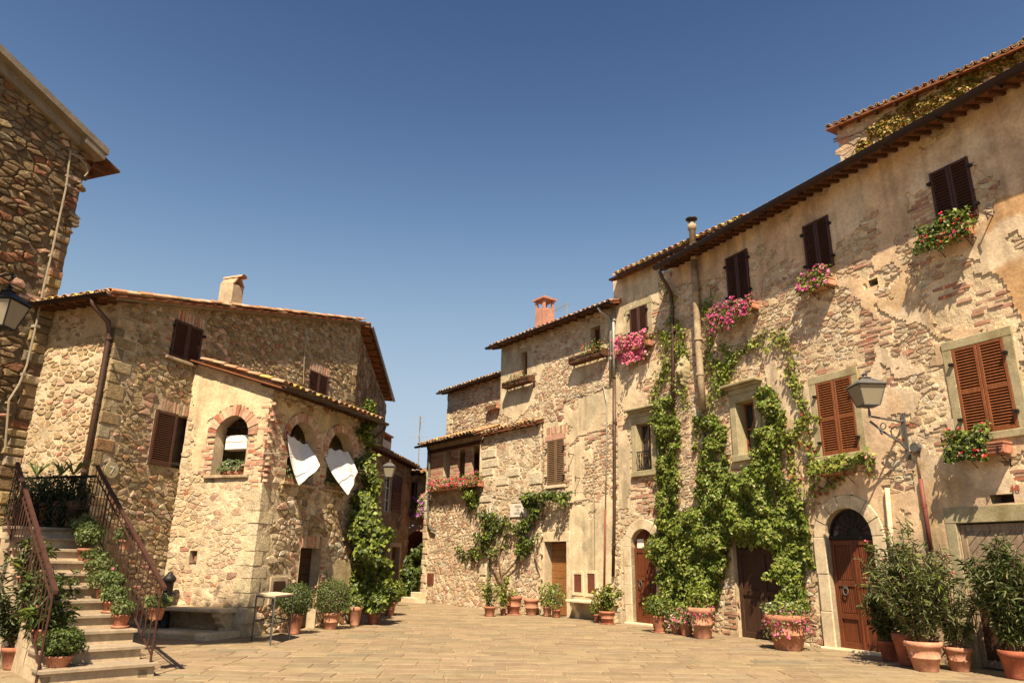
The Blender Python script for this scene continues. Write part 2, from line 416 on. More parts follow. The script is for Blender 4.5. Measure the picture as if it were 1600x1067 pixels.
class Face:
    """one wall face of a building: height-field sheet with openings, stones, bricks"""
    def __init__(s, house, W, s0, s1, ztop, z0=-.15, res=.05, name='wall', default=0., plaster=(), bare=(), warp=.12,
                 mortar=(.5, .4, .27), plast=((.52, .39, .24), (.45, .35, .23)), relief=.022, rough=.012, seed=1):
        s.house, s.W, s.s0, s.s1, s.z0, s.res, s.name = house, W, s0, s1, z0, res, name
        s.ztop = ztop if callable(ztop) else (lambda a, z=ztop: np.zeros_like(np.asarray(a, float)) + z)
        s.default = default; s.warp = warp; s.mortar = mortar; s.plast = plast; s.relief = relief; s.rough = rough; s.seed = seed; s.bald = .69
        s.pl = [[W.px(*q) for q in P] for P in plaster]; s.ba = [[W.px(*q) for q in P] for P in bare]
        s.holes = []; s.keep = []; s.stones = []; s.bricks_ = []
    def mask(s, a, z):
        a = np.asarray(a, float); z = np.asarray(z, float)
        wa = a + (fbm(a * 1.6, z * 1.6, s.seed, 4) - .5) * s.warp * 5; wz = z + (fbm(a * 1.6, z * 1.6, s.seed + 9, 4) - .5) * s.warp * 5
        m_ = np.full(a.shape, s.default)
        for P in s.pl: m_ = np.where(in_poly(wa, wz, P), 1., m_)
        for P in s.ba: m_ = np.where(in_poly(wa, wz, P), 0., m_)
        m_ = np.where(fbm(a * 1.1, z * 1.1, s.seed + 61, 4) > s.bald, 0., m_)
        return m_
    patches = ()
    def patch(s, a, z, cp):
        wa = a + (fbm(a * 1.3, z * 1.3, s.seed + 7, 4) - .5) * .5; wz = z + (fbm(a * 1.3, z * 1.3, s.seed + 19, 4) - .5) * .5
        for P, c in s.patches: cp = np.where(in_poly(wa, wz, [s.W.px(*q) for q in P])[..., None], np.array(c), cp)
        return cp
    def hole(s, r, arch=0.):
        """r = (s0,s1,z0,z1) ; arch = rise of the round head that ends at z1"""
        s.holes.append((*r, arch)); return r
    def guard(s, r, m_=0.): s.keep.append((r[0] - m_, r[1] + m_, r[2] - m_, r[3] + m_))
    def in_hole(s, a, z, pad=0.):
        a = np.asarray(a, float); z = np.asarray(z, float); k = np.zeros(a.shape, bool)
        for (h0, h1, hz0, hz1, ar) in s.holes:
            q = (a > h0 - pad) & (a < h1 + pad) & (z > hz0 - pad) & (z < hz1 + pad)
            if ar:
                c = (h0 + h1) / 2; rw = (h1 - h0) / 2 + pad; sp = hz1 - ar
                q &= (z < sp) | (((a - c) / rw) ** 2 + ((z - sp) / (ar + pad)) ** 2 < 1)
            k |= q
        return k
    def blocked(s, a, z, pad=.02):
        if s.in_hole(a, z, pad): return True
        for (h0, h1, hz0, hz1) in s.keep:
            if h0 < a < h1 and hz0 < z < hz1: return True
        return False
    def sheet(s):
        W = s.W
        def lines(a0, a1, extra):
            g = list(np.linspace(a0, a1, max(2, int((a1 - a0) / s.res) + 1)))
            for e in extra:
                if a0 < e < a1:
                    k = min(range(1, len(g) - 1), key=lambda i: abs(g[i] - e)); g[k] = e
            return np.array(sorted(g))
        zmax = float(np.max(s.ztop(np.linspace(s.s0, s.s1, 50))))
        A = lines(s.s0, s.s1, [h[0] for h in s.holes] + [h[1] for h in s.holes])
        Z = lines(s.z0, zmax, [h[2] for h in s.holes] + [h[3] for h in s.holes])
        ga, gz = np.meshgrid(A, Z, indexing='ij')
        rg = np.random.default_rng(s.seed); jx = rg.uniform(-.38, .38, ga.shape) * s.res; jz = rg.uniform(-.38, .38, ga.shape) * s.res
        lkA = np.array([any(abs(a - h[k]) < 1e-6 for h in s.holes for k in (0, 1)) for a in A]); lkA[[0, -1]] = True
        lkZ = np.array([any(abs(z - h[k]) < 1e-6 for h in s.holes for k in (2, 3)) for z in Z]); lkZ[[0, -1]] = True
        jx[lkA, :] = 0; jz[:, lkZ] = 0; lk = lkA[:, None] | lkZ[None, :]; ga0, gz0 = ga, gz
        ga = ga + jx; gz = gz + jz; top = s.ztop(ga); gz2 = np.minimum(gz, top); sd = s.seed
        cA = (A[:-1, None] + A[1:, None]) / 2 + 0 * Z[None, :-1]; cZ = (Z[None, :-1] + Z[None, 1:]) / 2 + 0 * A[:-1, None]
        m_ = s.mask(cA, cZ) > .5
        n1 = fbm(ga * 9, gz2 * 9, sd + 20, 3) - .5; n2 = fbm(ga * .8, gz2 * .8, sd + 30, 3) - .5
        d = n1 * s.rough * 2.2 + n2 * .03; dp = n2 * .03 + s.relief + n1 * .007
        lo = fbm(ga * .55, gz2 * .55, sd + 40, 4); mid = fbm(ga * 2.2, gz2 * 2.2, sd + 50, 4)
        P0, P1 = np.array(s.plast[0]), np.array(s.plast[1])
        t = np.clip((lo - .35) / .3, 0, 1)[..., None]
        cp = P0 * (1 - t) + P1 * t; cp = s.patch(ga, gz2, cp); cp = cp * (1 + (mid[..., None] - .5) * .5)
        if len(s.plast) > 2:
            t3 = (np.clip((fbm(ga * 1.1, gz2 * 1.1, sd + 77, 4) - .56) / .06, 0, 1))[..., None]; cp = cp * (1 - t3) + np.array(s.plast[2]) * t3
        stq = fbm(ga * 5.5, gz2 * .45, sd + 90, 3)[..., None]; cp = cp * (1 - np.clip((stq - .5) * 1.1, 0, .3)); foot = np.clip(1 - (gz2[..., None] - .0) / (.25 + .5 * mid[..., None]), 0, 1); cp = cp * (1 - .3 * foot)
        cm = (1 - .25 * foot) * np.array(s.mortar) * (1 + (mid[..., None] - .5) * .6)
        P_ = lambda dd: np.stack([W.P[0] + W.t[0] * ga + W.n[0] * dd, W.P[1] + W.t[1] * ga + W.n[1] * dd, gz2], -1).reshape(-1, 3)
        V = P_(d)
        na, nz = ga.shape; idx = np.arange(na * nz).reshape(na, nz)
        ok = (gz0[:-1, :-1] < top[:-1, :-1] - .002) | (gz0[1:, :-1] < top[1:, :-1] - .002)
        ok &= ~s.in_hole(cA, cZ)
        quad = np.stack([idx[:-1, :-1], idx[1:, :-1], idx[1:, 1:], idx[:-1, 1:]], -1)
        # the bare mortar bed stays under the stones only, one ring of cells runs under the plaster edge
        pm = m_.copy(); inner = pm.copy(); inner[1:] &= pm[:-1]; inner[:-1] &= pm[1:]; inner[:, 1:] &= pm[:, :-1]; inner[:, :-1] &= pm[:, 1:]
        one = np.zeros((V.shape[0], 1))
        s.obj = make_np(s.name, V, quad[ok & ~inner] if (ok & ~inner).any() else quad[ok][:1], MT['wall'], s.house, np.concatenate([cm.reshape(-1, 3), one], -1), smooth=True)
        pk = ok & pm
        if pk.any():
            Vp = P_(dp); Vb = P_(dp * 0 - .03); N_ = len(V); E_ = []
            pad = np.pad(pk, 1)
            def edge(sel, i0, i1): 
                a_, b_ = i0[sel], i1[sel]; E_.append(np.stack([a_, b_, b_ + N_, a_ + N_], -1))
            edge(pk & ~pad[:-2, 1:-1], quad[..., 0], quad[..., 3]); edge(pk & ~pad[2:, 1:-1], quad[..., 2], quad[..., 1])
            edge(pk & ~pad[1:-1, :-2], quad[..., 1], quad[..., 0]); edge(pk & ~pad[1:-1, 2:], quad[..., 3], quad[..., 2])
            # top face and edge faces share no vertices, so the broken lip stays sharp
            E = np.concatenate(E_); uq, inv = np.unique(E.ravel(), return_inverse=True); VV = np.concatenate([Vp, Vb]); CC = np.concatenate([cp.reshape(-1, 3)] * 2)
            Ve = VV[uq]; Fe = inv.reshape(E.shape) + N_
            Va = np.concatenate([Vp, Ve]); Ca = np.concatenate([cp.reshape(-1, 3), CC[uq] * .92]); Fa = np.concatenate([quad[pk], Fe])
            us, iv = np.unique(Fa.ravel(), return_inverse=True)
            make_np('plaster', Va[us], iv.reshape(Fa.shape), MT['wall'], s.obj, np.concatenate([Ca[us], np.ones((len(us), 1))], -1), smooth=True, kind='stuff')
        return s.obj
    def rubble(s, w_, h_, pal, relief=.025, gap=.012, drop=.28, region=None, zmax=None, keep=1.0, brickp=0.08, sink=None):
        if not hasattr(s, '_mg'):
            zt = float(np.max(s.ztop(np.linspace(s.s0, s.s1, 30))))
            ga, gz = np.meshgrid(np.arange(s.s0, s.s1 + .05, .05), np.arange(s.z0, zt + .05, .05), indexing='ij'); s._mg = s.mask(ga, gz)
        def plast_at(a, z):
            i = min(max(int((a - s.s0) / .05), 0), s._mg.shape[0] - 1); j = min(max(int((z - s.z0) / .05), 0), s._mg.shape[1] - 1)
            return s._mg[i, j] > .5
        def acc(a, z):
            if z > float(s.ztop(np.array(a))) - .06 or z < s.z0 + .1 or a < s.s0 + .03 or a > s.s1 - .03: return False
            if region is not None and not region(a, z): return False
            if s.blocked(a, z, .04): return False
            if random.random() > keep: return False
            return not plast_at(a, z)
        z1 = float(np.max(s.ztop(np.linspace(s.s0, s.s1, 30))))
        for poly in rubble_cells(s.s0, s.s1, s.z0, z1, w_, h_, acc, drop):
            if any(s.blocked(a, z, 0) or z > float(s.ztop(np.array(a))) for a, z in poly): 
                c0 = sum(p[0] for p in poly) / len(poly); c1 = sum(p[1] for p in poly) / len(poly)
                poly = [(c0 + (a - c0) * .55, c1 + (z - c1) * .55) for a, z in poly]
                if any(s.blocked(a, z, 0) or z > float(s.ztop(np.array(a))) for a, z in poly): continue
            g = stone_geo(s.W, poly, gap, relief * random.uniform(.5, 1.5) - (sink or 0) * random.random())
            if g is None: continue
            V, Fc, sz, c = g
            s.stones.append((V, Fc, sz, pick(BRICKS) if random.random() < brickp else pick(pal)))
    def bricks(s, r, px=True, bw=.26, bh=.062, relief=.022, miss=.12, vertical=False, force=False):
        """courses of brick in a polygon given in pixels (or wall metres)"""
        P = [s.W.px(*q) for q in r] if px else r
        a0 = min(p[0] for p in P); a1 = max(p[0] for p in P); z0 = min(p[1] for p in P); z1 = max(p[1] for p in P)
        if vertical: bw, bh = .065, min(.26, z1 - z0)
        j = 0; z = z0
        while z < z1:
            a = a0 - bw * (.5 if j % 2 else 0) * (0 if vertical else 1)
            while a < a1:
                L = bw * random.uniform(.85, 1.1); ca, cz = a + L / 2, z + bh / 2
                ok = bool(in_poly(np.array(ca + random.uniform(-.08, .08)), np.array(cz), P)) and random.random() > miss and not s.in_hole(ca, cz, .02)
                if not force: ok = ok and not s.blocked(ca, cz, 0)
                if ok:
                    mb = MB(); mb.wbox(s.W, a + .006, a + L - .006, z + .005, z + bh - .005, -.03, relief * random.uniform(.2, 1.1), j=.006)
                    p = s.W.p(ca, cz); s.bricks_.append((mb.v, mb.f[:2] + mb.f[3:], bw * bh / (p[0] ** 2 + p[1] ** 2 + p[2] ** 2), pick(BRICKS)))
                a += L
            z += bh; j += 1
        for q in [P]:
            s.keep.append((min(p[0] for p in q) + .05, max(p[0] for p in q) - .05, min(p[1] for p in q) + .02, max(p[1] for p in q) - .02))
    def finish(s, nst=300, nbr=300):
        o = s.sheet()
        flush_pieces(s.stones, 'stone', 'stone', o, nst, True)
        flush_pieces(s.bricks_, 'brick', 'brick', o, nbr)
        return o
    def niche(s, r, arch=0., depth=.34, mat_='render', back='dark_plaster', name='reveal'):
        """the sides and back of an opening"""
        h0, h1, z0, z1 = r; W = s.W; mb = MB()
        if arch:
            c = (h0 + h1) / 2; rw = (h1 - h0) / 2; sp = z1 - arch
            pts = [(h0, z0), (h0, sp)] + [(c - rw * cos(t), sp + arch * sin(t)) for t in np.linspace(0, pi, 15)[1:-1]] + [(h1, sp), (h1, z0)]
        else: pts = [(h0, z0), (h0, z1), (h1, z1), (h1, z0)]
        k = len(pts); V = [W.p(a, z, .02) for a, z in pts] + [W.p(a, z, -depth) for a, z in pts]
        mb.add(V, [(i, (i + 1) % k, k + (i + 1) % k, k + i) for i in range(k)])
        o = mb.build(name, mat_, s.house)
        if back is None: return o
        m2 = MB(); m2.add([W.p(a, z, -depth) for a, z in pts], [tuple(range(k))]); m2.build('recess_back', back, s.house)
        return o
BRICKS = [(2, (.41, .22, .145)), (3, (.46, .29, .20)), (.6, (.36, .14, .085)), (3, (.50, .36, .25)), (.6, (.30, .18, .13))]
CREAM = [(4, (.52, .40, .27)), (3, (.55, .44, .31)), (2, (.46, .335, .215)), (1.4, (.41, .315, .225)), (1, (.60, .52, .40)), (.6, (.38, .25, .155)), (1, (.49, .31, .21))]
OCHRE = [(4, (.30, .22, .115)), (3, (.35, .265, .155)), (2.4, (.24, .17, .09)), (1.4, (.40, .33, .22)), (1, (.20, .155, .095)), (1, (.30, .17, .09))]
BROWN = [(4, (.21, .145, .078)), (3, (.26, .19, .108)), (3, (.165, .11, .06)), (1.5, (.19, .15, .10)), (1, (.12, .085, .05)), (.8, (.23, .11, .06))]

# ------------------------------------------------------------------ joinery
def louvred(house, W, r, m, d=.03, rail=True, lean=0., gap=.045, name='shutter', th=.045, label=None):
    """one louvred leaf in wall coordinates; children: louvres"""
    a0, a1, z0, z1 = r; st = .055 if (a1 - a0) < .5 else .07
    mb = MB()
    mb.wbev(W, a0, a0 + st, z0, z1, d, d + th, .006); mb.wbev(W, a1 - st, a1, z0, z1, d, d + th, .006)
    mb.wbev(W, a0 + st + .001, a1 - st - .001, z1 - st, z1 - .001, d + .002, d + th - .003, .006)
    mb.wbev(W, a0 + st + .001, a1 - st - .001, z0 + .001, z0 + st * 1.3, d + .002, d + th - .003, .006)
    segs = [(z0 + st * 1.3, z1 - st)]
    if rail:
        zm = z0 + (z1 - z0) * .48; mb.wbev(W, a0 + st + .001, a1 - st - .001, zm - .035, zm + .035, d + .002, d + th - .003, .006)
        segs = [(z0 + st * 1.3, zm - .035), (zm + .035, z1 - st)]
    o = mb.build(name, m, house)
    if label: o['label'] = label
    sl_ = MB()
    for (q0, q1) in segs:
        n_ = max(2, int((q1 - q0) / gap)); g = (q1 - q0) / n_
        for i in range(n_):
            z = q0 + i * g; A0, A1 = a0 + st, a1 - st
            sl_.hexa([W.p(A0, z + g * .75, d + .004), W.p(A1, z + g * .75, d + .004), W.p(A1, z + .001, d + th - .008), W.p(A0, z + .001, d + th - .008),
                      W.p(A0, z + g * .98, d + .006), W.p(A1, z + g * .98, d + .006), W.p(A1, z + .011, d + th - .004), W.p(A0, z + .011, d + th - .004)])
    sl_.build('louvres', m, o, kind='stuff')
    return o
def shutters(F_, r, m='shut_dark', d=.035, rail=False, gap=.05, hinges=True):
    a0, a1, z0, z1 = r; mid = (a0 + a1) / 2
    louvred(F_.house, F_.W, (a0, mid - .004, z0, z1), m, d, rail, gap=gap); louvred(F_.house, F_.W, (mid + .004, a1, z0, z1), m, d, rail, gap=gap)
    if hinges:
        for a in (a0 - .02, a1 + .02):
            for q in (.18, .82):
                z = z0 + (z1 - z0) * q; MB().wbox(F_.W, a - .035, a + .035, z - .025, z + .025, .03, .1).build('hinge', 'iron', F_.house)
def surround(F_, r, m='grey_stone', wd=.14, d=.05, sill=True, lintel=None, cornice=0):
    a0, a1, z0, z1 = r; W = F_.W; o = MB()
    lin = lintel or wd
    o.wbev(W, a0 - wd, a0 - .001, z0, z1, -.2, d, .01); o.wbev(W, a1 + .001, a1 + wd, z0, z1, -.2, d, .01)
    o.wbev(W, a0 - wd, a1 + wd, z1 + .001, z1 + lin, -.2, d + .004, .01)
    if sill: o.wbev(W, a0 - wd - .02, a1 + wd + .02, z0 - wd * .8, z0 - .002, -.2, d + .05, .012)
    F_.guard((a0 - wd, a1 + wd, z0 - (wd * .8 if sill else 0), z1 + lin), .01)
    w_ = o.build('stone_surround', m, F_.house)
    if cornice:
        c = MB(); zc = z1 + lin
        c.wbev(W, a0 - wd - .05, a1 + wd + .05, zc + .14, zc + .19, -.1, d + .10, .01)
        c.wbev(W, a0 - wd - .12, a1 + wd + .12, zc + .192, zc + .26, -.1, d + .20, .015)
        c.wbev(W, a0 - wd, a1 + wd, zc + .003, zc + .138, -.1, d + .02, .01)
        c.build('cornice', m, F_.house); F_.guard((a0 - wd - .12, a1 + wd + .12, zc, zc + .27))
    return w_
def casement(F_, r, depth=.2, m='shut_tan', rows=2):
    a0, a1, z0, z1 = r; W = F_.W; mid = (a0 + a1) / 2
    fr = MB(); t = .045
    for (x0, x1) in ((a0, a0 + t), (a1 - t, a1), (mid - t * .6, mid + t * .6)): fr.wbox(W, x0, x1, z0, z1, -depth, -depth + .05)
    for z in [z0 + (z1 - z0) * k / rows for k in range(rows + 1)]:
        zz = min(max(z, z0 + t / 2), z1 - t / 2); fr.wbox(W, a0 + .001, a1 - .001, zz - t / 2, zz + t / 2, -depth + .002, -depth + .046)
    w_ = fr.build('window', m, F_.house)
    g = MB()
    g.add([W.p(a0, z0, -depth + .015), W.p(a1, z0, -depth + .015), W.p(a1, z1, -depth + .015), W.p(a0, z1, -depth + .015)], [(0, 1, 2, 3)])
    g.build('pane', 'glass', w_); return w_
def quoins(F_, side, z0, z1, pal, hi=(.2, .36), li=(.24, .5), d=.035, corner=None):
    z = z0; k = 0
    while z < z1 - .1:
        h = min(random.uniform(*hi), z1 - z); L = li[1] * random.uniform(.8, 1.1) if k % 2 else li[0] * random.uniform(.8, 1.2)
        a0, a1 = (F_.s0 - random.uniform(-.004, .015), F_.s0 + L) if side == 0 else (F_.s1 - L, F_.s1 + random.uniform(-.004, .015))
        MB().wbev(F_.W, a0, a1, z + .008, z + h - .008, -.25, random.uniform(.3, 1) * d, .022, pick(pal)).build('quoin', 'stone', F_.house)
        F_.guard((a0 - .01, a1 + .01, z, z + h)); z += h; k += 1
def arch_ring(F_, r, arch, wd, n_, m, pal=None, d=.03, d0=-.28, name='arch_stone', jambs=True, jn=5, jit=.0, proud=.0):
    a0, a1, z0, z1 = r; W = F_.W; c = (a0 + a1) / 2; rw = (a1 - a0) / 2; sp = z1 - arch
    ts = np.linspace(0, pi, n_ + 1)
    for k in range(n_):
        t0, t1 = ts[k] + .006, ts[k + 1] - .006; w2 = wd * random.uniform(1 - jit, 1 + jit)
        inn = [(c - rw * cos(t), sp + arch * sin(t)) for t in (t0, (t0 + t1) / 2, t1)]
        ou = [(c - (rw + w2) * cos(t), sp + (arch + w2) * sin(t)) for t in (t1, (t0 + t1) / 2, t0)]
        mb = MB(); mb.prism(W, inn + ou, d0, d + random.uniform(0, proud), pick(pal) if pal else None, inset=.06 if not pal else .04)
        mb.build(name, m, F_.house)
    if jambs:
        for sgn in (0, 1):
            z = z0
            for k in range(jn):
                z2 = z0 + (sp - z0) * (k + 1) / jn; ww = wd * random.uniform(.95, 1.08)
                mb = MB()
                if sgn: mb.wbev(W, a1, a1 + ww, z + .003, z2 - .003, d0, d + random.uniform(0, proud), .01, pick(pal) if pal else None)
                else: mb.wbev(W, a0 - ww, a0, z + .003, z2 - .003, d0, d + random.uniform(0, proud), .01, pick(pal) if pal else None)
                mb.build(name, m, F_.house); z = z2
        F_.guard((a0 - wd, a1 + wd, z0, sp))
    F_.holes.append((a0 - wd * .96, a1 + wd * .96, z0 if jambs else sp - .01, z1 + wd * .96, arch + wd * .96))

# ------------------------------------------------------------------ roofs
def tile_mesh(L=.44, r0=.095, r1=.075, seg=7):
    V = []; Fc = []
    for (y, r) in ((0, r0), (L, r1)):
        for q in range(seg + 1):
            a = pi * q / seg; V.append((r * cos(a), y, r * sin(a) * .85))
        for q in range(seg + 1):
            a = pi * q / seg; V.append(((r - .016) * cos(a), y, (r - .016) * sin(a) * .85))
    k = seg + 1
    for q in range(seg):
        Fc += [(q, q + 1, 2 * k + q + 1, 2 * k + q), (k + q + 1, k + q, 3 * k + q, 3 * k + q + 1), (q + 1, q, k + q, k + q + 1)]
    Fc += [(0, 2 * k, 3 * k, k), (k - 1, 2 * k - 1, 4 * k - 1, 3 * k - 1)]
    return V, Fc
TILE_MESH = {}
TPAL = [(.40, .20, .11), (.46, .26, .15), (.34, .17, .10), (.42, .31, .19), (.48, .31, .21), (.30, .22, .13), (.52, .38, .12)]
def tiles_on(house, origin, along, down, width, length, pitch=.23, exposure=.36, rows=None, lim=300, pal=None, name='roof_tile', under=True):
    """cover tiles running down the slope from the ridge to the eave; origin = eave corner, along = unit vector along eave,
       down = unit vector DOWN the slope"""
    pal = pal or range(len(TPAL))
    along = Vector(along).normalized(); up = -Vector(down).normalized(); nrm = along.cross(up)
    if nrm.z < 0: nrm = -nrm
    V, Fc = tile_mesh()
    ncol = int(width / pitch) + 1; nrow = rows or int(length / exposure) + 1; cnt = 0; rest = MB(); o0 = Vector(ORG[house.name])
    for j in range(nrow):
        for i in range(ncol):
            for lay in ((0, 1) if under else (0,)):
                ci = random.choice(list(pal)); off = .5 * pitch * lay
                if i * pitch + off > width: continue
                P = Vector(origin) + along * (i * pitch + off + random.uniform(-.012, .012)) + up * (j * exposure + random.uniform(-.02, .02) - .02) + nrm * (.03 + (0 if lay == 0 else -.035) + random.uniform(0, .012))
                X = along if lay == 0 else -along
                Zv = nrm if lay == 0 else -nrm
                tilt = .05
                Yv = (up + nrm * (-tilt if lay == 0 else -.02)).normalized()
                Zv2 = X.cross(Yv).normalized()
                if cnt < lim and lay == 0:
                    if ci not in TILE_MESH:
                        me = bpy.data.meshes.new('roof_tile'); me.from_pydata(V, [], Fc)
                        a = me.attributes.new('tint', 'FLOAT_COLOR', 'POINT'); T = np.ones((len(V), 4), np.float32); T[:, :3] = TPAL[ci]; a.data.foreach_set('color', T.ravel())
                        me.polygons.foreach_set('use_smooth', [True] * len(Fc)); me.materials.append(MT['tile']); TILE_MESH[ci] = me
                    o = bpy.data.objects.new(name, TILE_MESH[ci]); COL.objects.link(o); o.parent = house
                    o.matrix_local = Matrix(((X.x, Yv.x, Zv2.x, P.x - o0.x), (X.y, Yv.y, Zv2.y, P.y - o0.y), (X.z, Yv.z, Zv2.z, P.z - o0.z), (0, 0, 0, 1)))
                    cnt += 1
                else:
                    rest.add([P + X * v[0] + Yv * v[1] + Zv2 * v[2] for v in V], Fc, TPAL[ci])
    if rest.v: rest.build('roof_tile_bedding', 'tile', house, True, 'stuff')
def slab(pts, th, name, m, parent, down=(0, 0, -1)):
    """flat panel through pts with thickness"""
    k = len(pts); D = Vector(down) * th; mb = MB()
    mb.add([Vector(p) for p in pts] + [Vector(p) + D for p in pts], [tuple(range(k)), tuple(range(2 * k - 1, k - 1, -1))] + [(i, k + i, k + (i + 1) % k, (i + 1) % k) for i in range(k)])
    return mb.build(name, m, parent)
def core(house, pts, z0, z1s, m='render', name='rear_walls'):
    """closed mass behind the faces: footprint pts with its top at z1s (per point)"""
    k = len(pts); mb = MB(); z1s = z1s if hasattr(z1s, '__len__') else [z1s] * k
    mb.add([(p[0], p[1], z0) for p in pts] + [(p[0], p[1], z) for p, z in zip(pts, z1s)], [(i, (i + 1) % k, k + (i + 1) % k, k + i) for i in range(k)] + [tuple(range(k, 2 * k))])
    return mb.build(name, m, house)
def gutter(house, W, a0, a1, z, d, r=.075, m='gutter', slope=0.):
    mb = MB(); seg = 8; V = []
    for a in (a0, a1):
        for q in range(seg + 1):
            t = pi + pi * q / seg; V.append(W.p(a, z + r * sin(t) + slope * (a - a0), d + r * cos(t)))
    k = seg + 1
    for a in (a0, a1):
        for q in range(seg + 1):
            t = pi + pi * q / seg; V.append(W.p(a, z + (r - .008) * sin(t) + slope * (a - a0), d + (r - .008) * cos(t)))
    Fc = [(q, q + 1, k + q + 1, k + q) for q in range(seg)] + [(2 * k + q + 1, 2 * k + q, 3 * k + q, 3 * k + q + 1) for q in range(seg)]
    Fc += [(0, k, 3 * k, 2 * k), (k - 1, 2 * k - 1, 4 * k - 1, 3 * k - 1)]
    Fc += [(q, q + 1, 2 * k + q + 1, 2 * k + q) for q in range(seg)] + [(k + q, k + q + 1, 3 * k + q + 1, 3 * k + q) for q in range(seg)]
    mb.add(V, Fc); o = mb.build('gutter', m, house, True)
    a = a0 + .5
    while a < a1:
        b_ = MB(); b_.wbox(W, a - .012, a + .012, z - r - .012, z + .01, d - r - .06, d - r + .005); b_.wbox(W, a - .012, a + .012, z - r - .014, z - r - .002, d - r, d + r * .6); b_.build('gutter_bracket', m, o); a += 1.1
    return o
def eave(house, W, a0, a1, z, over, pitch_deg=16, depth=3., rafters=True, spacing=.42, mraft='beam', msoff='soffit', tiles=True, rows=3, pal=None, th=.05, lim=300, guttered=True, gm='gutter', rs=.07, gr=.075, lift=.03):
    """a roof slope that rises away from the wall W from an eave 'over' metres in front of it"""
    tp = math.tan(radians(pitch_deg)); up = lambda d: z + (over - d) * tp
    slab([W.p(a0, up(over), over), W.p(a1, up(over), over), W.p(a1, up(-depth), -depth), W.p(a0, up(-depth), -depth)], th, 'roof', msoff, house)
    if rafters:
        a = a0 + .12
        while a < a1 - .1:
            mb = MB(); h = rs * 1.3
            zz = lambda d: up(d) - th - .002
            mb.hexa([W.p(a, zz(over - .04) - h, over - .04), W.p(a + rs, zz(over - .04) - h, over - .04), W.p(a + rs, zz(-.3) - h, -.3), W.p(a, zz(-.3) - h, -.3),
                     W.p(a, zz(over - .04), over - .04), W.p(a + rs, zz(over - .04), over - .04), W.p(a + rs, zz(-.3), -.3), W.p(a, zz(-.3), -.3)])
            mb.build('rafter', mraft, house); a += spacing
    if tiles:
        d_ = Vector(W.p(0, up(over), over)) - Vector(W.p(0, up(over - 1), over - 1))
        al = Vector((W.t[0], W.t[1], 0))
        tiles_on(house, W.p(a0 + .08, up(over) + .03 + lift, over), al, d_, a1 - a0 - .16, depth + over, rows=rows, pal=pal, lim=lim)
    if guttered: gutter(house, W, a0, a1, z + .01 - (gr - .075) * .3, over + gr, r=gr, m=gm)
    return up
# ------------------------------------------------------------------ foliage
GREEN = [(.145, .19, .024), (.19, .24, .034), (.10, .14, .02), (.24, .28, .05)]
LIME = [(.21, .26, .035), (.26, .31, .05), (.15, .20, .03), (.29, .29, .07)]
DARKG = [(.055, .08, .016), (.07, .105, .02), (.09, .13, .025), (.045, .065, .014)]
OLIVE = [(.13, .16, .055), (.17, .20, .08), (.10, .13, .045), (.21, .22, .10)]
GOLD = [(.30, .20, .03), (.36, .25, .05), (.22, .18, .035), (.30, .13, .03), (.14, .16, .03), (.42, .30, .09)]
SAGE = [(.12, .16, .06), (.15, .20, .08), (.09, .13, .05), (.18, .23, .10)]
MAG = [(.62, .05, .25), (.70, .10, .35), (.55, .04, .20), (.72, .22, .45)]
PINKP = [(.72, .16, .28), (.78, .30, .40), (.60, .09, .20), (.74, .22, .34)]
REDP = [(.62, .02, .03), (.7, .04, .05), (.5, .015, .02)]
def leaf_mesh(name, P, N, size, palette, parent, m='leaf', aspect=.75, droop=.5, jit=.7, kind='stuff', shape='kite', rnd=.35):
    """P points, N outward directions; one folded leaf each"""
    P = np.asarray(P, float); N = np.asarray(N, float); n_ = len(P)
    if n_ == 0: return None
    N = N + RNG.normal(0, jit, (n_, 3)); N /= np.linalg.norm(N, axis=1, keepdims=True) + 1e-9
    D = RNG.normal(0, .6, (n_, 3)); D[:, 2] -= droop * 1.6
    D -= N * (D * N).sum(1, keepdims=True); D /= np.linalg.norm(D, axis=1, keepdims=True) + 1e-9
    S = np.cross(N, D); L = size * (1 + RNG.uniform(-rnd, rnd, (n_, 1))); Wd = L * aspect / 2
    if shape == 'kite':
        base = P; mid = P + D * L * .45; tip = P + D * L - N * L * .12
        l = mid + S * Wd + N * L * .07; r = mid - S * Wd + N * L * .07; 
        V = np.stack([base, l, tip, r], 1).reshape(-1, 3)
        i = np.arange(n_)[:, None] * 4; Fq = np.concatenate([i + [0, 1, 2], i + [0, 2, 3]]); k = 4
    else:   # five-point leaf
        base = P; a = P + D * L * .35; b = P + D * L * .75; tip = P + D * L * 1.0 - N * L * .12
        V = np.stack([base, a + S * Wd, b + S * Wd * .75 + N * L * .04, tip, b - S * Wd * .75 + N * L * .04, a - S * Wd], 1).reshape(-1, 3)
        i = np.arange(n_)[:, None] * 6; Fq = np.concatenate([i + [0, 1, 2], i + [0, 2, 3], i + [0, 3, 4], i + [0, 4, 5]]); k = 6
    pal = np.array(palette); c = pal[RNG.integers(0, len(pal), n_)] * RNG.uniform(.75, 1.25, (n_, 1))
    return make_np(name, V, Fq, MT[m], parent, np.repeat(c, k, axis=0), kind=kind)
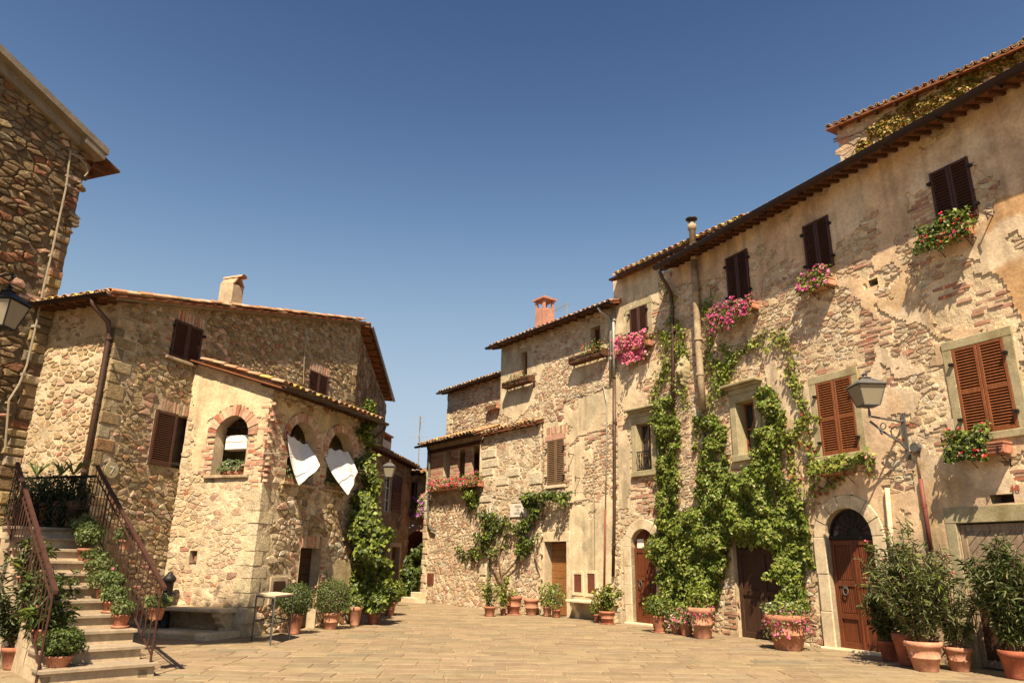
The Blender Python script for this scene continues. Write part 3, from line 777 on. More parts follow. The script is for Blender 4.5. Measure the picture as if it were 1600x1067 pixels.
def wall_pts(W, poly, n_, thick=.25, thresh=.0, sc=2.5, seed=3, px=True):
    """points in a volume on a wall inside a pixel polygon, clumped; returns P,N"""
    Q = [W.px(*q) for q in poly] if px else poly
    a0 = min(q[0] for q in Q); a1 = max(q[0] for q in Q); z0 = min(q[1] for q in Q); z1 = max(q[1] for q in Q)
    a = RNG.uniform(a0, a1, n_ * 4); z = RNG.uniform(z0, z1, n_ * 4)
    wa = a + (fbm(a * 2, z * 2, seed, 3) - .5) * .7; wz = z + (fbm(a * 2, z * 2, seed + 5, 3) - .5) * .7
    f = fbm(a * sc, z * sc, seed + 11, 3)
    ok = in_poly(wa, wz, Q) & (f + RNG.uniform(-.06, .06, len(a)) > thresh)
    a, z, f = a[ok][:n_], z[ok][:n_], f[ok][:n_]
    bump = np.clip((f - .3) * 2.2, .08, 1.1)
    d = thick * bump * (1 - RNG.random(len(a)) ** 2 * .85) + .02
    P = np.stack([W.P[0] + W.t[0] * a + W.n[0] * d, W.P[1] + W.t[1] * a + W.n[1] * d, z], 1)
    # outward plus away-from-clump direction
    e = .06; gx = fbm((a + e) * sc, z * sc, seed + 11, 3) - f; gz = fbm(a * sc, (z + e) * sc, seed + 11, 3) - f
    N = np.stack([W.n[0] - W.t[0] * gx * 6, W.n[1] - W.t[1] * gx * 6, .35 - gz * 6], 1)
    return P, N
def strand_pts(W, line, n_, width=.18, d=.06, px=True):
    Q = [W.px(*q) for q in line] if px else line; P = []
    seg = [hypot(Q[i + 1][0] - Q[i][0], Q[i + 1][1] - Q[i][1]) for i in range(len(Q) - 1)]; T = sum(seg)
    for _ in range(n_):
        r = random.random() * T; i = 0
        while i < len(seg) - 1 and r > seg[i]: r -= seg[i]; i += 1
        t = r / max(seg[i], 1e-6); t = min(t, 1)
        a = Q[i][0] + (Q[i + 1][0] - Q[i][0]) * t + random.gauss(0, width * .5); z = Q[i][1] + (Q[i + 1][1] - Q[i][1]) * t + random.gauss(0, width * .5)
        P.append(W.p(a, z, d * random.uniform(.4, 1.8)))
    return np.array(P), np.tile(np.array([W.n[0], W.n[1], .3]), (n_, 1))
def wstem(W, line, r=.02, d=.04, px=True, wig=.05, n_=None):
    Q = [W.px(*q) if px else q for q in line]; pts = []
    for i in range(len(Q) - 1):
        k = max(2, int(hypot(Q[i + 1][0] - Q[i][0], Q[i + 1][1] - Q[i][1]) / .25))
        for j in range(k):
            t = j / k; pts.append(W.p(Q[i][0] + (Q[i + 1][0] - Q[i][0]) * t + random.uniform(-wig, wig), Q[i][1] + (Q[i + 1][1] - Q[i][1]) * t + random.uniform(-wig, wig), d))
    pts.append(W.p(*Q[-1], d)); k = len(pts)
    mb = MB(); mb.tube(pts, [r * (1 - .6 * i / k) for i in range(k)], 5); return mb
def blob(c, rx, ry, rz, n_, shell=.55, seed=1, low=None):
    """points in a lumpy ellipsoid crown; normals point outward"""
    D = RNG.normal(0, 1, (n_, 3)); D /= np.linalg.norm(D, axis=1, keepdims=True)
    th = np.arctan2(D[:, 1], D[:, 0]); k = .78 + .5 * fbm(th * 1.8 + 9, D[:, 2] * 3 + 5, seed, 3)
    rad = (shell + (1 - shell) * RNG.random(n_) ** .5) * k
    P = D * rad[:, None] * np.array([rx, ry, rz]) + np.array(c)
    if low is not None: 
        ok = P[:, 2] > low; P = P[ok]; D = D[ok]
    return P, D + np.array([0, 0, .25])
TERR = [(.38, .165, .10), (.33, .135, .08), (.42, .20, .125), (.36, .15, .09)]
def pot_prof(r, h, style='plain'):
    if style == 'plain': return [(r * .66, 0), (r * .71, h * .08), (r * .93, h * .78), (r * 1.0, h * .80), (r * 1.02, h * .99), (r * .9, h), (r * .88, h * .86), (r * .5, h * .86)]
    if style == 'ring': return [(r * .60, 0), (r * .64, h * .03), (r * .78, h * .42), (r * .84, h * .43), (r * .84, h * .47), (r * .81, h * .48), (r * .92, h * .80), (r * 1.03, h * .82), (r * 1.05, h * .97), (r * .96, h), (r * .88, h * .88), (r * .5, h * .88)]
    if style == 'bell': return [(r * .62, 0), (r * .70, h * .15), (r * .86, h * .5), (r * .88, h * .52), (r * .9, h * .72), (r * 1.0, h * .86), (r * 1.08, h * .92), (r * 1.06, h), (r * .94, h * .99), (r * .86, h * .85), (r * .5, h * .85)]
def potted(name, label, cat, base, r, h, plant=None, style='ring', saucer=False, col=None, group=None, fill=True, seg=22):
    t = thing(name, label, cat, base, group); c = col or random.choice(TERR)
    MB().lathe(pot_prof(r, h, style), base, seg, c).build('pot', 'terra', t, True)
    MB().lathe([(0.001, h * .84), (r * .89, h * .845)], base, seg).build('soil', 'soil', t)
    if saucer: MB().lathe([(r * .8, .0), (r * 1.0, .004), (r * 1.06, .035), (r * 1.02, .036), (r * .85, .012)], base, seg, c).build('saucer', 'terra', t, True)
    if plant: plant(t, (base[0], base[1], base[2] + h * .86), r)
    return t
def pl_bush(hh, ww, pal, size=.045, n_=1500, seed=None, flowers=None, nf=60, shell=.45, fs=.04, aspect=.6, droop=.1, core=.5):
    def f(t, c, r):
        sd = seed or random.randint(1, 90); cc = (c[0], c[1], c[2] + hh * core)
        P, N = blob(cc, ww, ww, hh * .5, n_, shell, sd, low=c[2] - .02)
        mb = MB()
        for k in range(8):
            a = 2 * pi * k / 8 + random.random(); mb.tube([c, (c[0] + cos(a) * ww * .25, c[1] + sin(a) * ww * .25, c[2] + hh * .35), (c[0] + cos(a) * ww * .6, c[1] + sin(a) * ww * .6, c[2] + hh * random.uniform(.5, .85))], [.012, .008, .004], 4)
        mb.build('stems', 'stem', t); leaf_mesh('foliage', P, N, size, pal, t, aspect=aspect, droop=droop)
        if flowers is not None:
            P, N = blob(cc, ww * 1.04, ww * 1.04, hh * .52, nf, .9, sd, low=c[2]); flower_heads(P, N, fs, flowers, t)
    return f
def flower_heads(P, N, fs, pal, t, k=5, name='flowers'):
    V = []; 
    PP = np.repeat(P, k, axis=0) + RNG.normal(0, fs * .35, (len(P) * k, 3)); NN = np.repeat(N, k, axis=0)
    leaf_mesh(name, PP, NN, fs, pal, t, 'petal', aspect=1.0, droop=.2, jit=.5)
def pl_wispy(hh, ww, pal, stems=16, size=.11, aspect=.2, per=70, flowers=None, nf=10, droop=.25, fs=.04, leaf_from=.12, bare=.0):
    """oleander-like: many upright arching stems with narrow leaves"""
    def f(t, c, r):
        mb = MB(); P = []; N = []; tips = []
        for k in range(stems):
            a = random.uniform(0, 2 * pi); q = sqrt(random.random()); H = hh * random.uniform(.6, 1.05) * (1 - .25 * q); pts = []
            for j in range(8):
                u = j / 7; rr = ww * q * (u ** 1.3) + r * .3 * q
                pts.append(Vector((c[0] + cos(a) * rr + random.gauss(0, .012), c[1] + sin(a) * rr + random.gauss(0, .012), c[2] + H * u * (1 - .12 * q * u))))
            mb.tube(pts, [.011 * (1 - .08 * j) for j in range(8)], 4); tips.append(pts[-1])
            for _ in range(per):
                u = leaf_from + (1 - leaf_from) * random.random() ** .8; x = u * 7; i = min(int(x), 6); p = pts[i].lerp(pts[i + 1], x - i)
                b = random.uniform(0, 2 * pi); P.append(p + Vector((cos(b), sin(b), random.uniform(-.1, .4))) * random.uniform(0, .03)); N.append(Vector((-cos(b) * .3 + random.gauss(0, .3), -sin(b) * .3 + random.gauss(0, .3), 1)))
        mb.build('stems', 'stem', t)
        leaf_mesh('foliage', np.array([tuple(p) for p in P]), np.array([tuple(p) for p in N]), size, pal, t, aspect=aspect, droop=droop, jit=.45, shape='five')
        if flowers is not None: 
            Pf = np.array([tuple(p) for p in random.sample(tips, min(nf, len(tips)))]); flower_heads(Pf, np.tile([0, 0, 1.], (len(Pf), 1)), fs, flowers, t)
    return f
def pl_mix(*fs):
    def f(t, c, r):
        for g in fs: g(t, c, r)
    return f
def pl_trail(hh, ww, drop, pal, flowers, n_=900, nf=80, size=.045, fs=.04):
    """low mound that spills over the rim"""
    def f(t, c, r):
        P, N = blob((c[0], c[1], c[2] + hh * .25), ww, ww, hh * .6, n_, .4, random.randint(1, 50), low=c[2] - .05)
        m_ = n_ // 2; a = RNG.uniform(0, 2 * pi, m_); z = -RNG.random(m_) ** 1.5 * drop; k = .7 + .6 * vnoise(a * 2, a * 0 + 3, 4)
        rr = ww * (1 + .1 * RNG.random(m_)); ok = -z < drop * k
        P2 = np.stack([c[0] + cos_(a) * rr, c[1] + sin_(a) * rr, c[2] + z], 1)[ok]; N2 = np.stack([cos_(a), sin_(a), 0 * a + .3], 1)[ok]
        leaf_mesh('foliage', np.vstack([P, P2]), np.vstack([N, N2]), size, pal, t, aspect=.7)
        Pf = np.vstack([P, P2, P2]); Nf = np.vstack([N, N2, N2]); i = RNG.integers(0, len(Pf), nf); flower_heads(Pf[i] + Nf[i] * .02, Nf[i], fs, flowers, t, 3)
    return f
cos_, sin_ = np.cos, np.sin
def flower_box(name, label, W, a0, a1, z, d0, depth=.2, h=.16, pal=GREEN, flowers=REDP, nl=500, nf=70, hh=.25, hang=.1, m='terra', group=None, brackets=True, cov=(0, 1), size=.055, fs=.045, lattice=False):
    """window box on a wall: trough, brackets, plants"""
    base = W.p((a0 + a1) / 2, z, d0); t = thing(name, label, 'flower box', base, group)
    mb = MB(); c = random.choice(TERR) if m == 'terra' else None; T = .018
    if lattice:
        for k in range(3): mb.wbox(W, a0, a1, z + k * h / 3 + .006, z + (k + 1) * h / 3 - .006, d0 + depth - T, d0 + depth, c)
        mb.wbox(W, a0, a0 + T, z, z + h, d0, d0 + depth - T - .001, c); mb.wbox(W, a1 - T, a1, z, z + h, d0, d0 + depth - T - .001, c); mb.wbox(W, a0, a1, z - T, z - .001, d0, d0 + depth, c)
    else:
        mb.wbev(W, a0, a1, z, z + h * .8, d0, d0 + depth, .015, c); mb.wbev(W, a0 - .012, a1 + .012, z + h * .8 + .001, z + h, d0 - .01, d0 + depth + .012, .008, c)
    mb.build('trough', m, t)
    if brackets:
        b = MB()
        for a in (a0 + .1, a1 - .1):
            b.wbox(W, a - .01, a + .01, z - .03, z - .006 - T, 0, d0 + depth + .03); b.wbox(W, a - .01, a + .01, z - .03, z + h * .5, d0 + depth + .012, d0 + depth + .022); b.wbox(W, a - .0095, a + .0095, z - .2, z - .031, .0, .012)
            b.tube([W.p(a, z - .19, .01), W.p(a, z - .03, d0 + depth * .8)], .007, 4)
        b.wbox(W, a0 + .02, a1 - .02, z + h * .5, z + h * .5 + .02, d0 + depth + .014, d0 + depth + .026)
        b.build('bracket', 'iron', t)
    A0 = a0 + (a1 - a0) * cov[0]; A1 = a0 + (a1 - a0) * cov[1]
    a = RNG.uniform(A0 - .06, A1 + .06, nl); k = fbm(a * 6, a * 0 + 2, 5, 2); u = RNG.random(nl)
    zz = z + h * .8 + (-hang + (hh + hang) * u) * (.5 + k); d = d0 + depth * (.5 + RNG.uniform(-.6, .8, nl) * np.sqrt(np.clip(1 - (u - .4) ** 2 * 2, .1, 1)))
    low = zz < z + h; d = np.where(low, d0 + depth + .03 + RNG.random(nl) * .06, d)
    P = np.stack([W.P[0] + W.t[0] * a + W.n[0] * d, W.P[1] + W.t[1] * a + W.n[1] * d, zz], 1)
    N = np.stack([W.n[0] + 0 * a, W.n[1] + 0 * a, .2 + u], 1) + RNG.normal(0, .3, (nl, 3))
    leaf_mesh('foliage', P, N, size, pal, t, aspect=.8)
    if nf:
        i = RNG.integers(0, nl, nf); Pf = P[i] + N[i] * .045; flower_heads(Pf, N[i], fs, flowers, t, 4)
    return t
def lantern(t, c, w_=.36, h=.5, m='grey_iron'):
    """four sided tapering street lantern; c = bottom centre"""
    x, y, z = c; b = w_ * .30; tp = w_ * .5
    fr = MB()
    for sx in (-1, 1):
        for sy in (-1, 1): fr.tube([(x + sx * b, y + sy * b, z), (x + sx * tp, y + sy * tp, z + h * .62)], .012, 4)
    for (q, zz) in ((b, z), (tp, z + h * .62)):
        for (p0, p1) in (((-q, -q), (q, -q)), ((q, -q), (q, q)), ((q, q), (-q, q)), ((-q, q), (-q, -q))): fr.tube([(x + p0[0], y + p0[1], zz), (x + p1[0], y + p1[1], zz)], .014, 4)
    fr.build('lantern_frame', m, t)
    g = MB()
    for (p0, p1) in (((-1, -1), (1, -1)), ((1, -1), (1, 1)), ((1, 1), (-1, 1)), ((-1, 1), (-1, -1))):
        g2 = MB(); g2.add([(x + p0[0] * b, y + p0[1] * b, z + .01), (x + p1[0] * b, y + p1[1] * b, z + .01), (x + p1[0] * tp, y + p1[1] * tp, z + h * .6), (x + p0[0] * tp, y + p0[1] * tp, z + h * .6)], [(0, 1, 2, 3)]); g2.build('glass_pane', 'lglass', t)
    hd = MB(); e = tp * 1.18
    V = [(x - e, y - e, z + h * .63), (x + e, y - e, z + h * .63), (x + e, y + e, z + h * .63), (x - e, y + e, z + h * .63)]
    e2 = tp * .42; V += [(x - e2, y - e2, z + h * .86), (x + e2, y - e2, z + h * .86), (x + e2, y + e2, z + h * .86), (x - e2, y + e2, z + h * .86)]
    hd.add(V, [(0, 1, 5, 4), (1, 2, 6, 5), (2, 3, 7, 6), (3, 0, 4, 7), (4, 5, 6, 7), (3, 2, 1, 0)])
    hd.lathe([(e2 * .9, h * .862), (e2 * 1.15, h * .90), (e2 * .5, h * .93), (e2 * .35, h * .99), (e2 * .6, h * 1.02), (0.001, h * 1.09)], c, 12)
    hd.build('lantern_hood', m, t)
    MB().lathe([(.001, -.12), (.02, -.10), (.015, -.05), (b * .9, -.02), (b * 1.05, -.001)], c, 10).build('lantern_base', m, t)
    bl = MB().lathe([(.001, h * .5), (.03, h * .48), (.045, h * .36), (.03, h * .24), (.001, h * .22)], c, 10).build('bulb', 'white', t)
def text_obj(name, body, W, a, z, d, size, m, parent, flip=False, align='CENTER'):
    cu = bpy.data.curves.new(name, 'FONT'); cu.body = body; cu.size = size; cu.align_x = align; cu.extrude = .003; cu.space_line = 1.15
    o = bpy.data.objects.new(name, cu); COL.objects.link(o); cu.materials.append(MT[m])
    n_ = Vector((W.n[0], W.n[1], 0)); X = Vector((0, 0, 1)).cross(n_); o0 = Vector(ORG[parent.name]); p = Vector(W.p(a, z, d)) - o0
    o.parent = parent; Zv = n_; Yv = Vector((0, 0, 1))
    o.matrix_local = Matrix(((X.x, Yv.x, Zv.x, p.x), (X.y, Yv.y, Zv.y, p.y), (X.z, Yv.z, Zv.z, p.z), (0, 0, 0, 1)))
    dg = bpy.context.evaluated_depsgraph_get(); me = bpy.data.meshes.new_from_object(o.evaluated_get(dg)); me.name = name
    o2 = bpy.data.objects.new(name, me); COL.objects.link(o2); o2.parent = parent; o2.matrix_local = o.matrix_local.copy()
    bpy.data.objects.remove(o); bpy.data.curves.remove(cu); o2.name = name; return o2
# ================================================================== SETTING
W1 = Wall(ground(1310, 1015)[:2], -27)                    # long house on the right
_q = W1.p(W1.px(1053, 982)[0], 0); W2 = Wall(_q[:2], -34.5)  # house with the pink petunias
W3 = Wall(W2.p(W2.px(966, 700)[0], 0)[:2], -37)            # middle house and lean-to
CB = ground(382, 995)
WB = Wall(CB[:2], 20)                                      # loggia, long side
WA = Wall(CB[:2], -70)                                     # loggia, end wall
WF2 = Wall(WA.p(2.4, 0)[:2], 20)                           # left house, side to the piazza
sc_ = WF2.px(190, 475)[0]
WF1 = Wall(WF2.p(sc_, 0)[:2], -70)                         # left house, face behind the stairs
WT = Wall(WF1.p(WF1.px(84, 485)[0], 0)[:2], 20)                                # stone tower house at the left edge

g = MB(); g.add([(-900, -300, -.012), (900, -300, -.012), (900, 1500, -.012), (-900, 1500, -.012)], [(0, 1, 2, 3)])
gr = g.build('ground', 'earth'); gr['kind'] = 'structure'
FLAGP = [(3, (.232, .172, .105)), (3, (.24, .177, .106)), (2, (.225, .171, .108)), (1, (.25, .186, .114)), (.6, (.205, .164, .11))]
pave = MB().add([(-13, 3, -.008), (16, 3, -.008), (16, 46, -.008), (-13, 46, -.008)], [(0, 1, 2, 3)]).build('piazza_paving', 'earth'); pave['kind'] = 'structure'
pcs = []; y = 5.0; rot = radians(4)
def paving():
    global y
    while y < 44:
        rh = random.uniform(.26, .46); x = -12 + random.uniform(-.5, 0); near = y < 20
        while x < 15:
            L = random.uniform(.35, .95) * (1 if near else 1.3); g_ = .011
            wv = lambda xx, yy: yy + (vnoise(xx * .35, yy * .35, 3) - .5) * .55 + xx * .05
            cx, cy = x + L / 2, y + rh / 2
            if abs(cx) < cy * .85 + 1 and random.random() > .015:
                j = lambda: random.uniform(-.03, .03)
                lx = j(); rx = j()
                q = [(x + g_ + lx, y + g_ + j() * .5), (cx + j(), y + g_ + j() * .6), (x + L - g_ + rx, y + g_ + j() * .5), (x + L - g_ + j() * .5, y + rh - g_ + j() * .5), (cx + j(), y + rh - g_ + j() * .6), (x + g_ + j() * .5, y + rh - g_ + j() * .5)]
                q = [(a, wv(a, b)) for a, b in q]; ccx = sum(a for a, b in q) / 6; ccy = sum(b for a, b in q) / 6
                h = random.uniform(.001, .006); V = [(a, b, -.008) for a, b in q] + [(a + (ccx - a) * .03, b + (ccy - b) * .05, h + random.uniform(-.002, .002)) for a, b in q]
                Fc = [(k, (k + 1) % 6, 6 + (k + 1) % 6, 6 + k) for k in range(6)] + [tuple(range(6, 12))]
                pcs.append((V, Fc, L * rh * 1.5 / (ccy ** 3 + .1) if ccy > 8.2 and abs(ccx) < ccy * .72 else 0, pick(FLAGP)))
            x += L
        y += rh
paving()
flush_pieces(pcs, 'paving_stone', 'flag', pave, 300)

# ------------------------------------------------------------------ right house
PLR_KEEP = 1
H1 = thing('town_house', 'long three-storey house at right with peeling ochre plaster, shutters and two arched or boarded doors', 'house', W1.p(0, 0))
s_l = W1.px(1053, 982)[0]; s_r = -9.0; EZ1 = W1.px(1300, 262, .62)[1] - .08; e_l = W1.px(1026, 418, .6)[0]
plR = [[(1185, 60), (1700, -300), (1700, 1100), (1400, 1060), (1268, 1030), (1262, 800), (1225, 640), (1190, 560), (1180, 430), (1020, 450), (1020, 380)]]
bareR = [
 [(1196, 425), (1250, 398), (1262, 440), (1310, 440), (1340, 470), (1372, 500), (1366, 560), (1345, 600), (1278, 592), (1245, 600), (1200, 540), (1190, 470)],
 [(1305, 375), (1370, 338), (1378, 372), (1362, 400), (1368, 425), (1330, 440), (1304, 420)],
 [(1425, 300), (1462, 272), (1466, 360), (1440, 420), (1428, 380)],
 [(1520, 250), (1556, 285), (1556, 340), (1530, 360)],
 [(1428, 440), (1450, 400), (1520, 400), (1512, 430), (1545, 428), (1592, 470), (1600, 560), (1560, 500), (1478, 528), (1450, 520), (1445, 500)],
 [(1366, 480), (1392, 490), (1388, 535), (1365, 530)], [(1372, 568), (1398, 575), (1402, 600), (1450, 575), (1478, 570), (1485, 620), (1400, 610), (1376, 600)],
 [(1385, 655), (1420, 645), (1448, 680), (1475, 660), (1480, 720), (1440, 700), (1400, 705)],
 [(1385, 745), (1432, 735), (1436, 770), (1390, 772)], [(1590, 560), (1640, 560), (1640, 700), (1605, 690)], [(1560, 720), (1640, 700), (1640, 800), (1590, 760)],
 [(1262, 900), (1296, 900), (1300, 1030), (1266, 1030)], [(1120, 900), (1150, 900), (1152, 1010), (1116, 1010)], [(1250, 700), (1275, 720), (1272, 760), (1250, 750)]]
F1 = Face(H1, W1, s_r, s_l, EZ1 + .14, default=0., plaster=plR, bare=bareR, warp=.10, relief=.026, mortar=(.61, .48, .31), plast=((.60, .43, .27), (.54, .40, .27), (.64, .505, .35)), seed=2, res=.045)
F1.patches = [([(1538, 318), (1660, 262), (1660, 600), (1596, 480), (1552, 425), (1540, 380)], (.50, .31, .155)), ([(1385, 430), (1440, 440), (1450, 520), (1440, 590), (1400, 560)], (.54, .38, .22)), ([(1392, 620), (1480, 612), (1482, 655), (1420, 650)], (.55, .40, .23)), ([(1440, 700), (1500, 740), (1500, 860), (1450, 860)], (.56, .405, .235))]
W = W1
u1 = W.rect((1456, 269), (1516, 247), (1465, 357), (1530, 343)); u2 = W.rect((1257, 353), (1297, 337), (1262, 429), (1304, 419)); u3 = W.rect((1137, 403), (1171, 389), (1139, 481), (1173, 468))
l1 = W.rect((1277, 600), (1333, 586), (1285, 713), (1342, 706)); l2 = W.rect((1490, 547), (1569, 526), (1507, 682), (1592, 669))
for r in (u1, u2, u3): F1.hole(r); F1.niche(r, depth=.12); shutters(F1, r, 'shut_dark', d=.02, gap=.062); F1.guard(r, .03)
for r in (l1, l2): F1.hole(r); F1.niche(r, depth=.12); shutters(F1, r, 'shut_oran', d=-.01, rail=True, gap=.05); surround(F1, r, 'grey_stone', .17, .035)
# window with cornice, half under the creeper
c2 = W.rect((1152, 631), (1180, 621), (1156, 713), (1184, 705)); F1.hole(c2); F1.niche(c2, depth=.34, mat_='grey_stone'); surround(F1, c2, 'grey_stone', .2, .05, cornice=1); casement(F1, c2, .3, 'shut_oran', 2)
# arched red-brown door
d3 = W.px(1297, 900)[0], W.px(1373, 900)[0], 0, W.px(1333, 793)[1]; d3 = (min(d3[:2]), max(d3[:2]), -.02, d3[3]); a3 = (d3[1] - d3[0]) / 2
F1.hole(d3, a3); F1.niche(d3, a3, .36); arch_ring(F1, d3, a3, .27, 7, 'pale_stone', jn=3, d=.045, proud=.012)
def arched_door(F_, r, arch, m, leafs=2, fan=True, dp=-.13, label=None, glaze=False):
    a0, a1, z0, z1 = r; W = F_.W; sp = z1 - arch; c = (a0 + a1) / 2
    top = sp if fan else z1 - .02
    if fan:
        rw = (a1 - a0) / 2; fr = MB()
        P = [(c - rw * cos(t), sp + arch * sin(t)) for t in np.linspace(0, pi, 19)]
        gl = MB(); gl.add([W.p(a, z, dp - .03) for a, z in P], [tuple(range(19))]); 
        fo = MB(); fo.tube([W.p(a0 + (a - a0) * .985 + .01, z - .015, dp) for a, z in P], .03, 6); fo.wbox(W, a0, a1, sp - .05, sp + .03, dp - .04, dp + .05)
        f = fo.build('fanlight', 'iron', F_.house); gl.build('pane', 'glass', f)
        gr_ = MB()
        for t in np.linspace(0, pi, 10)[1:-1]:
            gr_.tube([W.p(c - .16 * cos(t), sp + .04 + .16 * sin(t), dp + .015), W.p(c - rw * .96 * cos(t), sp + arch * .96 * sin(t), dp + .015)], .009, 5)
        gr_.tube([W.p(c - .17 * cos(t), sp + .04 + .17 * sin(t), dp + .02) for t in np.linspace(0, 2 * pi, 17)], .012, 5); gr_.build('grille', 'rust', f)
    xs = [a0 + .012, c - .004, c + .004, a1 - .012] if leafs == 2 else [a0 + .012, a1 - .012]
    for k in range(0, len(xs), 2):
        x0, x1 = xs[k], xs[k + 1]; mb = MB(); st = .085
        def zt(a): 
            if fan: return top - .055
            rw = (a1 - a0) / 2; return sp + arch * sqrt(max(0, 1 - ((a - c) / rw) ** 2)) - .015
        def col(b0, b1, q0, d0, d1):
            n_ = 5; xs_ = np.linspace(b0, b1, n_); V = [W.p(a, q0, d0) for a in xs_] + [W.p(a, zt(a), d0) for a in xs_] + [W.p(a, q0, d1) for a in xs_] + [W.p(a, zt(a), d1) for a in xs_]
            Fc = [(i, i + 1, n_ + i + 1, n_ + i) for i in range(n_ - 1)] + [(2 * n_ + i + 1, 2 * n_ + i, 3 * n_ + i, 3 * n_ + i + 1) for i in range(n_ - 1)] + [(n_ + i, n_ + i + 1, 3 * n_ + i + 1, 3 * n_ + i) for i in range(n_ - 1)]
            Fc += [(0, n_, 3 * n_, 2 * n_), (n_ - 1, 3 * n_ - 1, 4 * n_ - 1, 2 * n_ - 1)]; mb.add(V, Fc)
        col(x0, x1, z0 + .02, dp - .03, dp)
        H_ = (sp if fan else sp) - z0
        mb.wbev(W, x0, x0 + st, z0 + .021, zt(x0) if fan else sp - .02, dp + .001, dp + .035, .006); mb.wbev(W, x1 - st, x1, z0 + .021, zt(x1) if fan else sp - .02, dp + .001, dp + .035, .006)
        for zz, hh in ((z0 + .022, .16), (z0 + H_ * .28, .10), (z0 + H_ * .56, .12), (sp - .16, .10)): mb.wbev(W, x0 + st + .001, x1 - st - .001, zz, zz + hh, dp + .001, dp + .034, .006)
        # reeded boards in the upper and lower fields
        for (q0, q1) in ((z0 + H_ * .28 + .1, z0 + H_ * .56), (z0 + H_ * .56 + .12, sp - .16)):
            a = x0 + st + .012; 
            while a < x1 - st - .03: mb.wbev(W, a, a + .032, q0 + .015, q1 - .015, dp + .001, dp + .018, .005); a += .045
        d_ = mb.build('door', m, F_.house)
        if glaze: 
            g2 = MB(); g2.wbox(W, x0 + st + .02, x1 - st - .02, sp - .03, sp + arch * .45, dp + .003, dp + .012); g2.build('pane', 'white', d_)
        k_ = MB(); zc = z0 + H_ * .52; ac = (x0 + x1) / 2
        k_.lathe([(.001, 0), (.03, .002), (.04, .015), (.001, .02)], (0, 0, 0), 10); k_.v = []; k_.f = []; k_.c = []
        k_.tube([W.p(ac + .06 * cos(t), zc + .075 * sin(t), dp + .065) for t in np.linspace(0, 2 * pi, 13)], .012, 6); k_.wbox(W, ac - .03, ac + .03, zc + .05, zc + .11, dp + .036, dp + .075)
        k_.build('door_knocker', 'grey_iron', d_)
    MB().wbev(W, c - .022, c + .022, z0 + .022, (top - .06), dp + .036, dp + .055, .006).build('cover_strip', m, F_.house) if leafs == 2 else None
arched_door(F1, d3, a3, 'door_red')
MB().wbev(W1, d3[0] - .3, d3[1] + .3, -.1, .045, -.3, .16, .02).build('door_step', 'pale_stone', H1)
# dark panelled double door under the creeper
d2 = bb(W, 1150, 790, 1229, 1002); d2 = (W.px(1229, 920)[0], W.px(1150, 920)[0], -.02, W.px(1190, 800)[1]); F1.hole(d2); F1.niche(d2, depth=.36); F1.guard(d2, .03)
mid = (d2[0] + d2[1]) / 2
for (x0, x1) in ((d2[0] + .01, mid - .004), (mid + .004, d2[1] - .01)):
    mb = MB(); mb.wbox(W, x0, x1, .01, d2[3], -.16, -.12); st = .11; mb.wbev(W, x0, x0 + st, .01, d2[3] - .01, -.119, -.085, .008); mb.wbev(W, x1 - st, x1, .01, d2[3] - .01, -.119, -.085, .008)
    for q in (.0, .33, .66, .93): zz = .012 + q * d2[3]; mb.wbev(W, x0 + st + .001, x1 - st - .001, zz, zz + .12 if q < .9 else d2[3] - .012, -.119, -.086, .008)
    mb.build('door', 'door_dark', H1)
# boarded grey double door at the right edge with sandstone frame
d4 = (s_r + .5, W.px(1513, 930)[0], -.02, W.px(1560, 815)[1]); d4 = (d4[1] - 2.3, d4[1], -.02, d4[3]); F1.hole(d4); F1.niche(d4, depth=.3)
surround(F1, d4, 'grey_stone', .2, .03, sill=False, lintel=.28)
for k in range(2):
    x0, x1 = d4[0] + k * 1.15 + .01, d4[0] + (k + 1) * 1.15 - .01; t_ = MB(); st = .1
    for (p0, p1) in ((x0, x0 + st), (x1 - st, x1)): t_.wbev(W, p0, p1, .02, d4[3] - .02, -.09, -.045, .008)
    for zz in (.02, 1.0, d4[3] - .14): t_.wbev(W, x0 + st + .001, x1 - st - .001, zz, zz + .12, -.09, -.047, .008)
    dr = t_.build('door', 'door_grey', H1)
    sg = 1 if k == 0 else -1
    def diag(x0, x1, z0, z1, nb, sg):
        for i in range(-nb, nb * 2):
            o_ = i * .17; P = [(x0 + o_, z0), (x0 + o_ + .155, z0), (x0 + o_ + .155 + (z1 - z0), z1), (x0 + o_ + (z1 - z0), z1)]
            if sg < 0: P = [((x0 + x1) - a, z) for a, z in P][::-1]
            P = clip(P, x0, 0, -1, 0)
            if len(P) > 2: P = clip(P, x1, 0, 1, 0)
            if len(P) > 2: MB().prism(W, P, -.088, -.060 + random.uniform(0, .008)).build('board', 'door_grey', dr)
    diag(x0 + st, x1 - st, 1.12, d4[3] - .14, 8, sg); MB().wbox(W, x0 + st, x1 - st, .14, 1.0, -.088, -.06).build('board', 'door_dark', dr)
# small openings
for q in ((1358, 436, 1373, 447), (1549, 772, 1586, 786)):
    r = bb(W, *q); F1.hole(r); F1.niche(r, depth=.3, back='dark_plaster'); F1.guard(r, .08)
s1_ = bb(W, 1258, 880, 1276, 920)
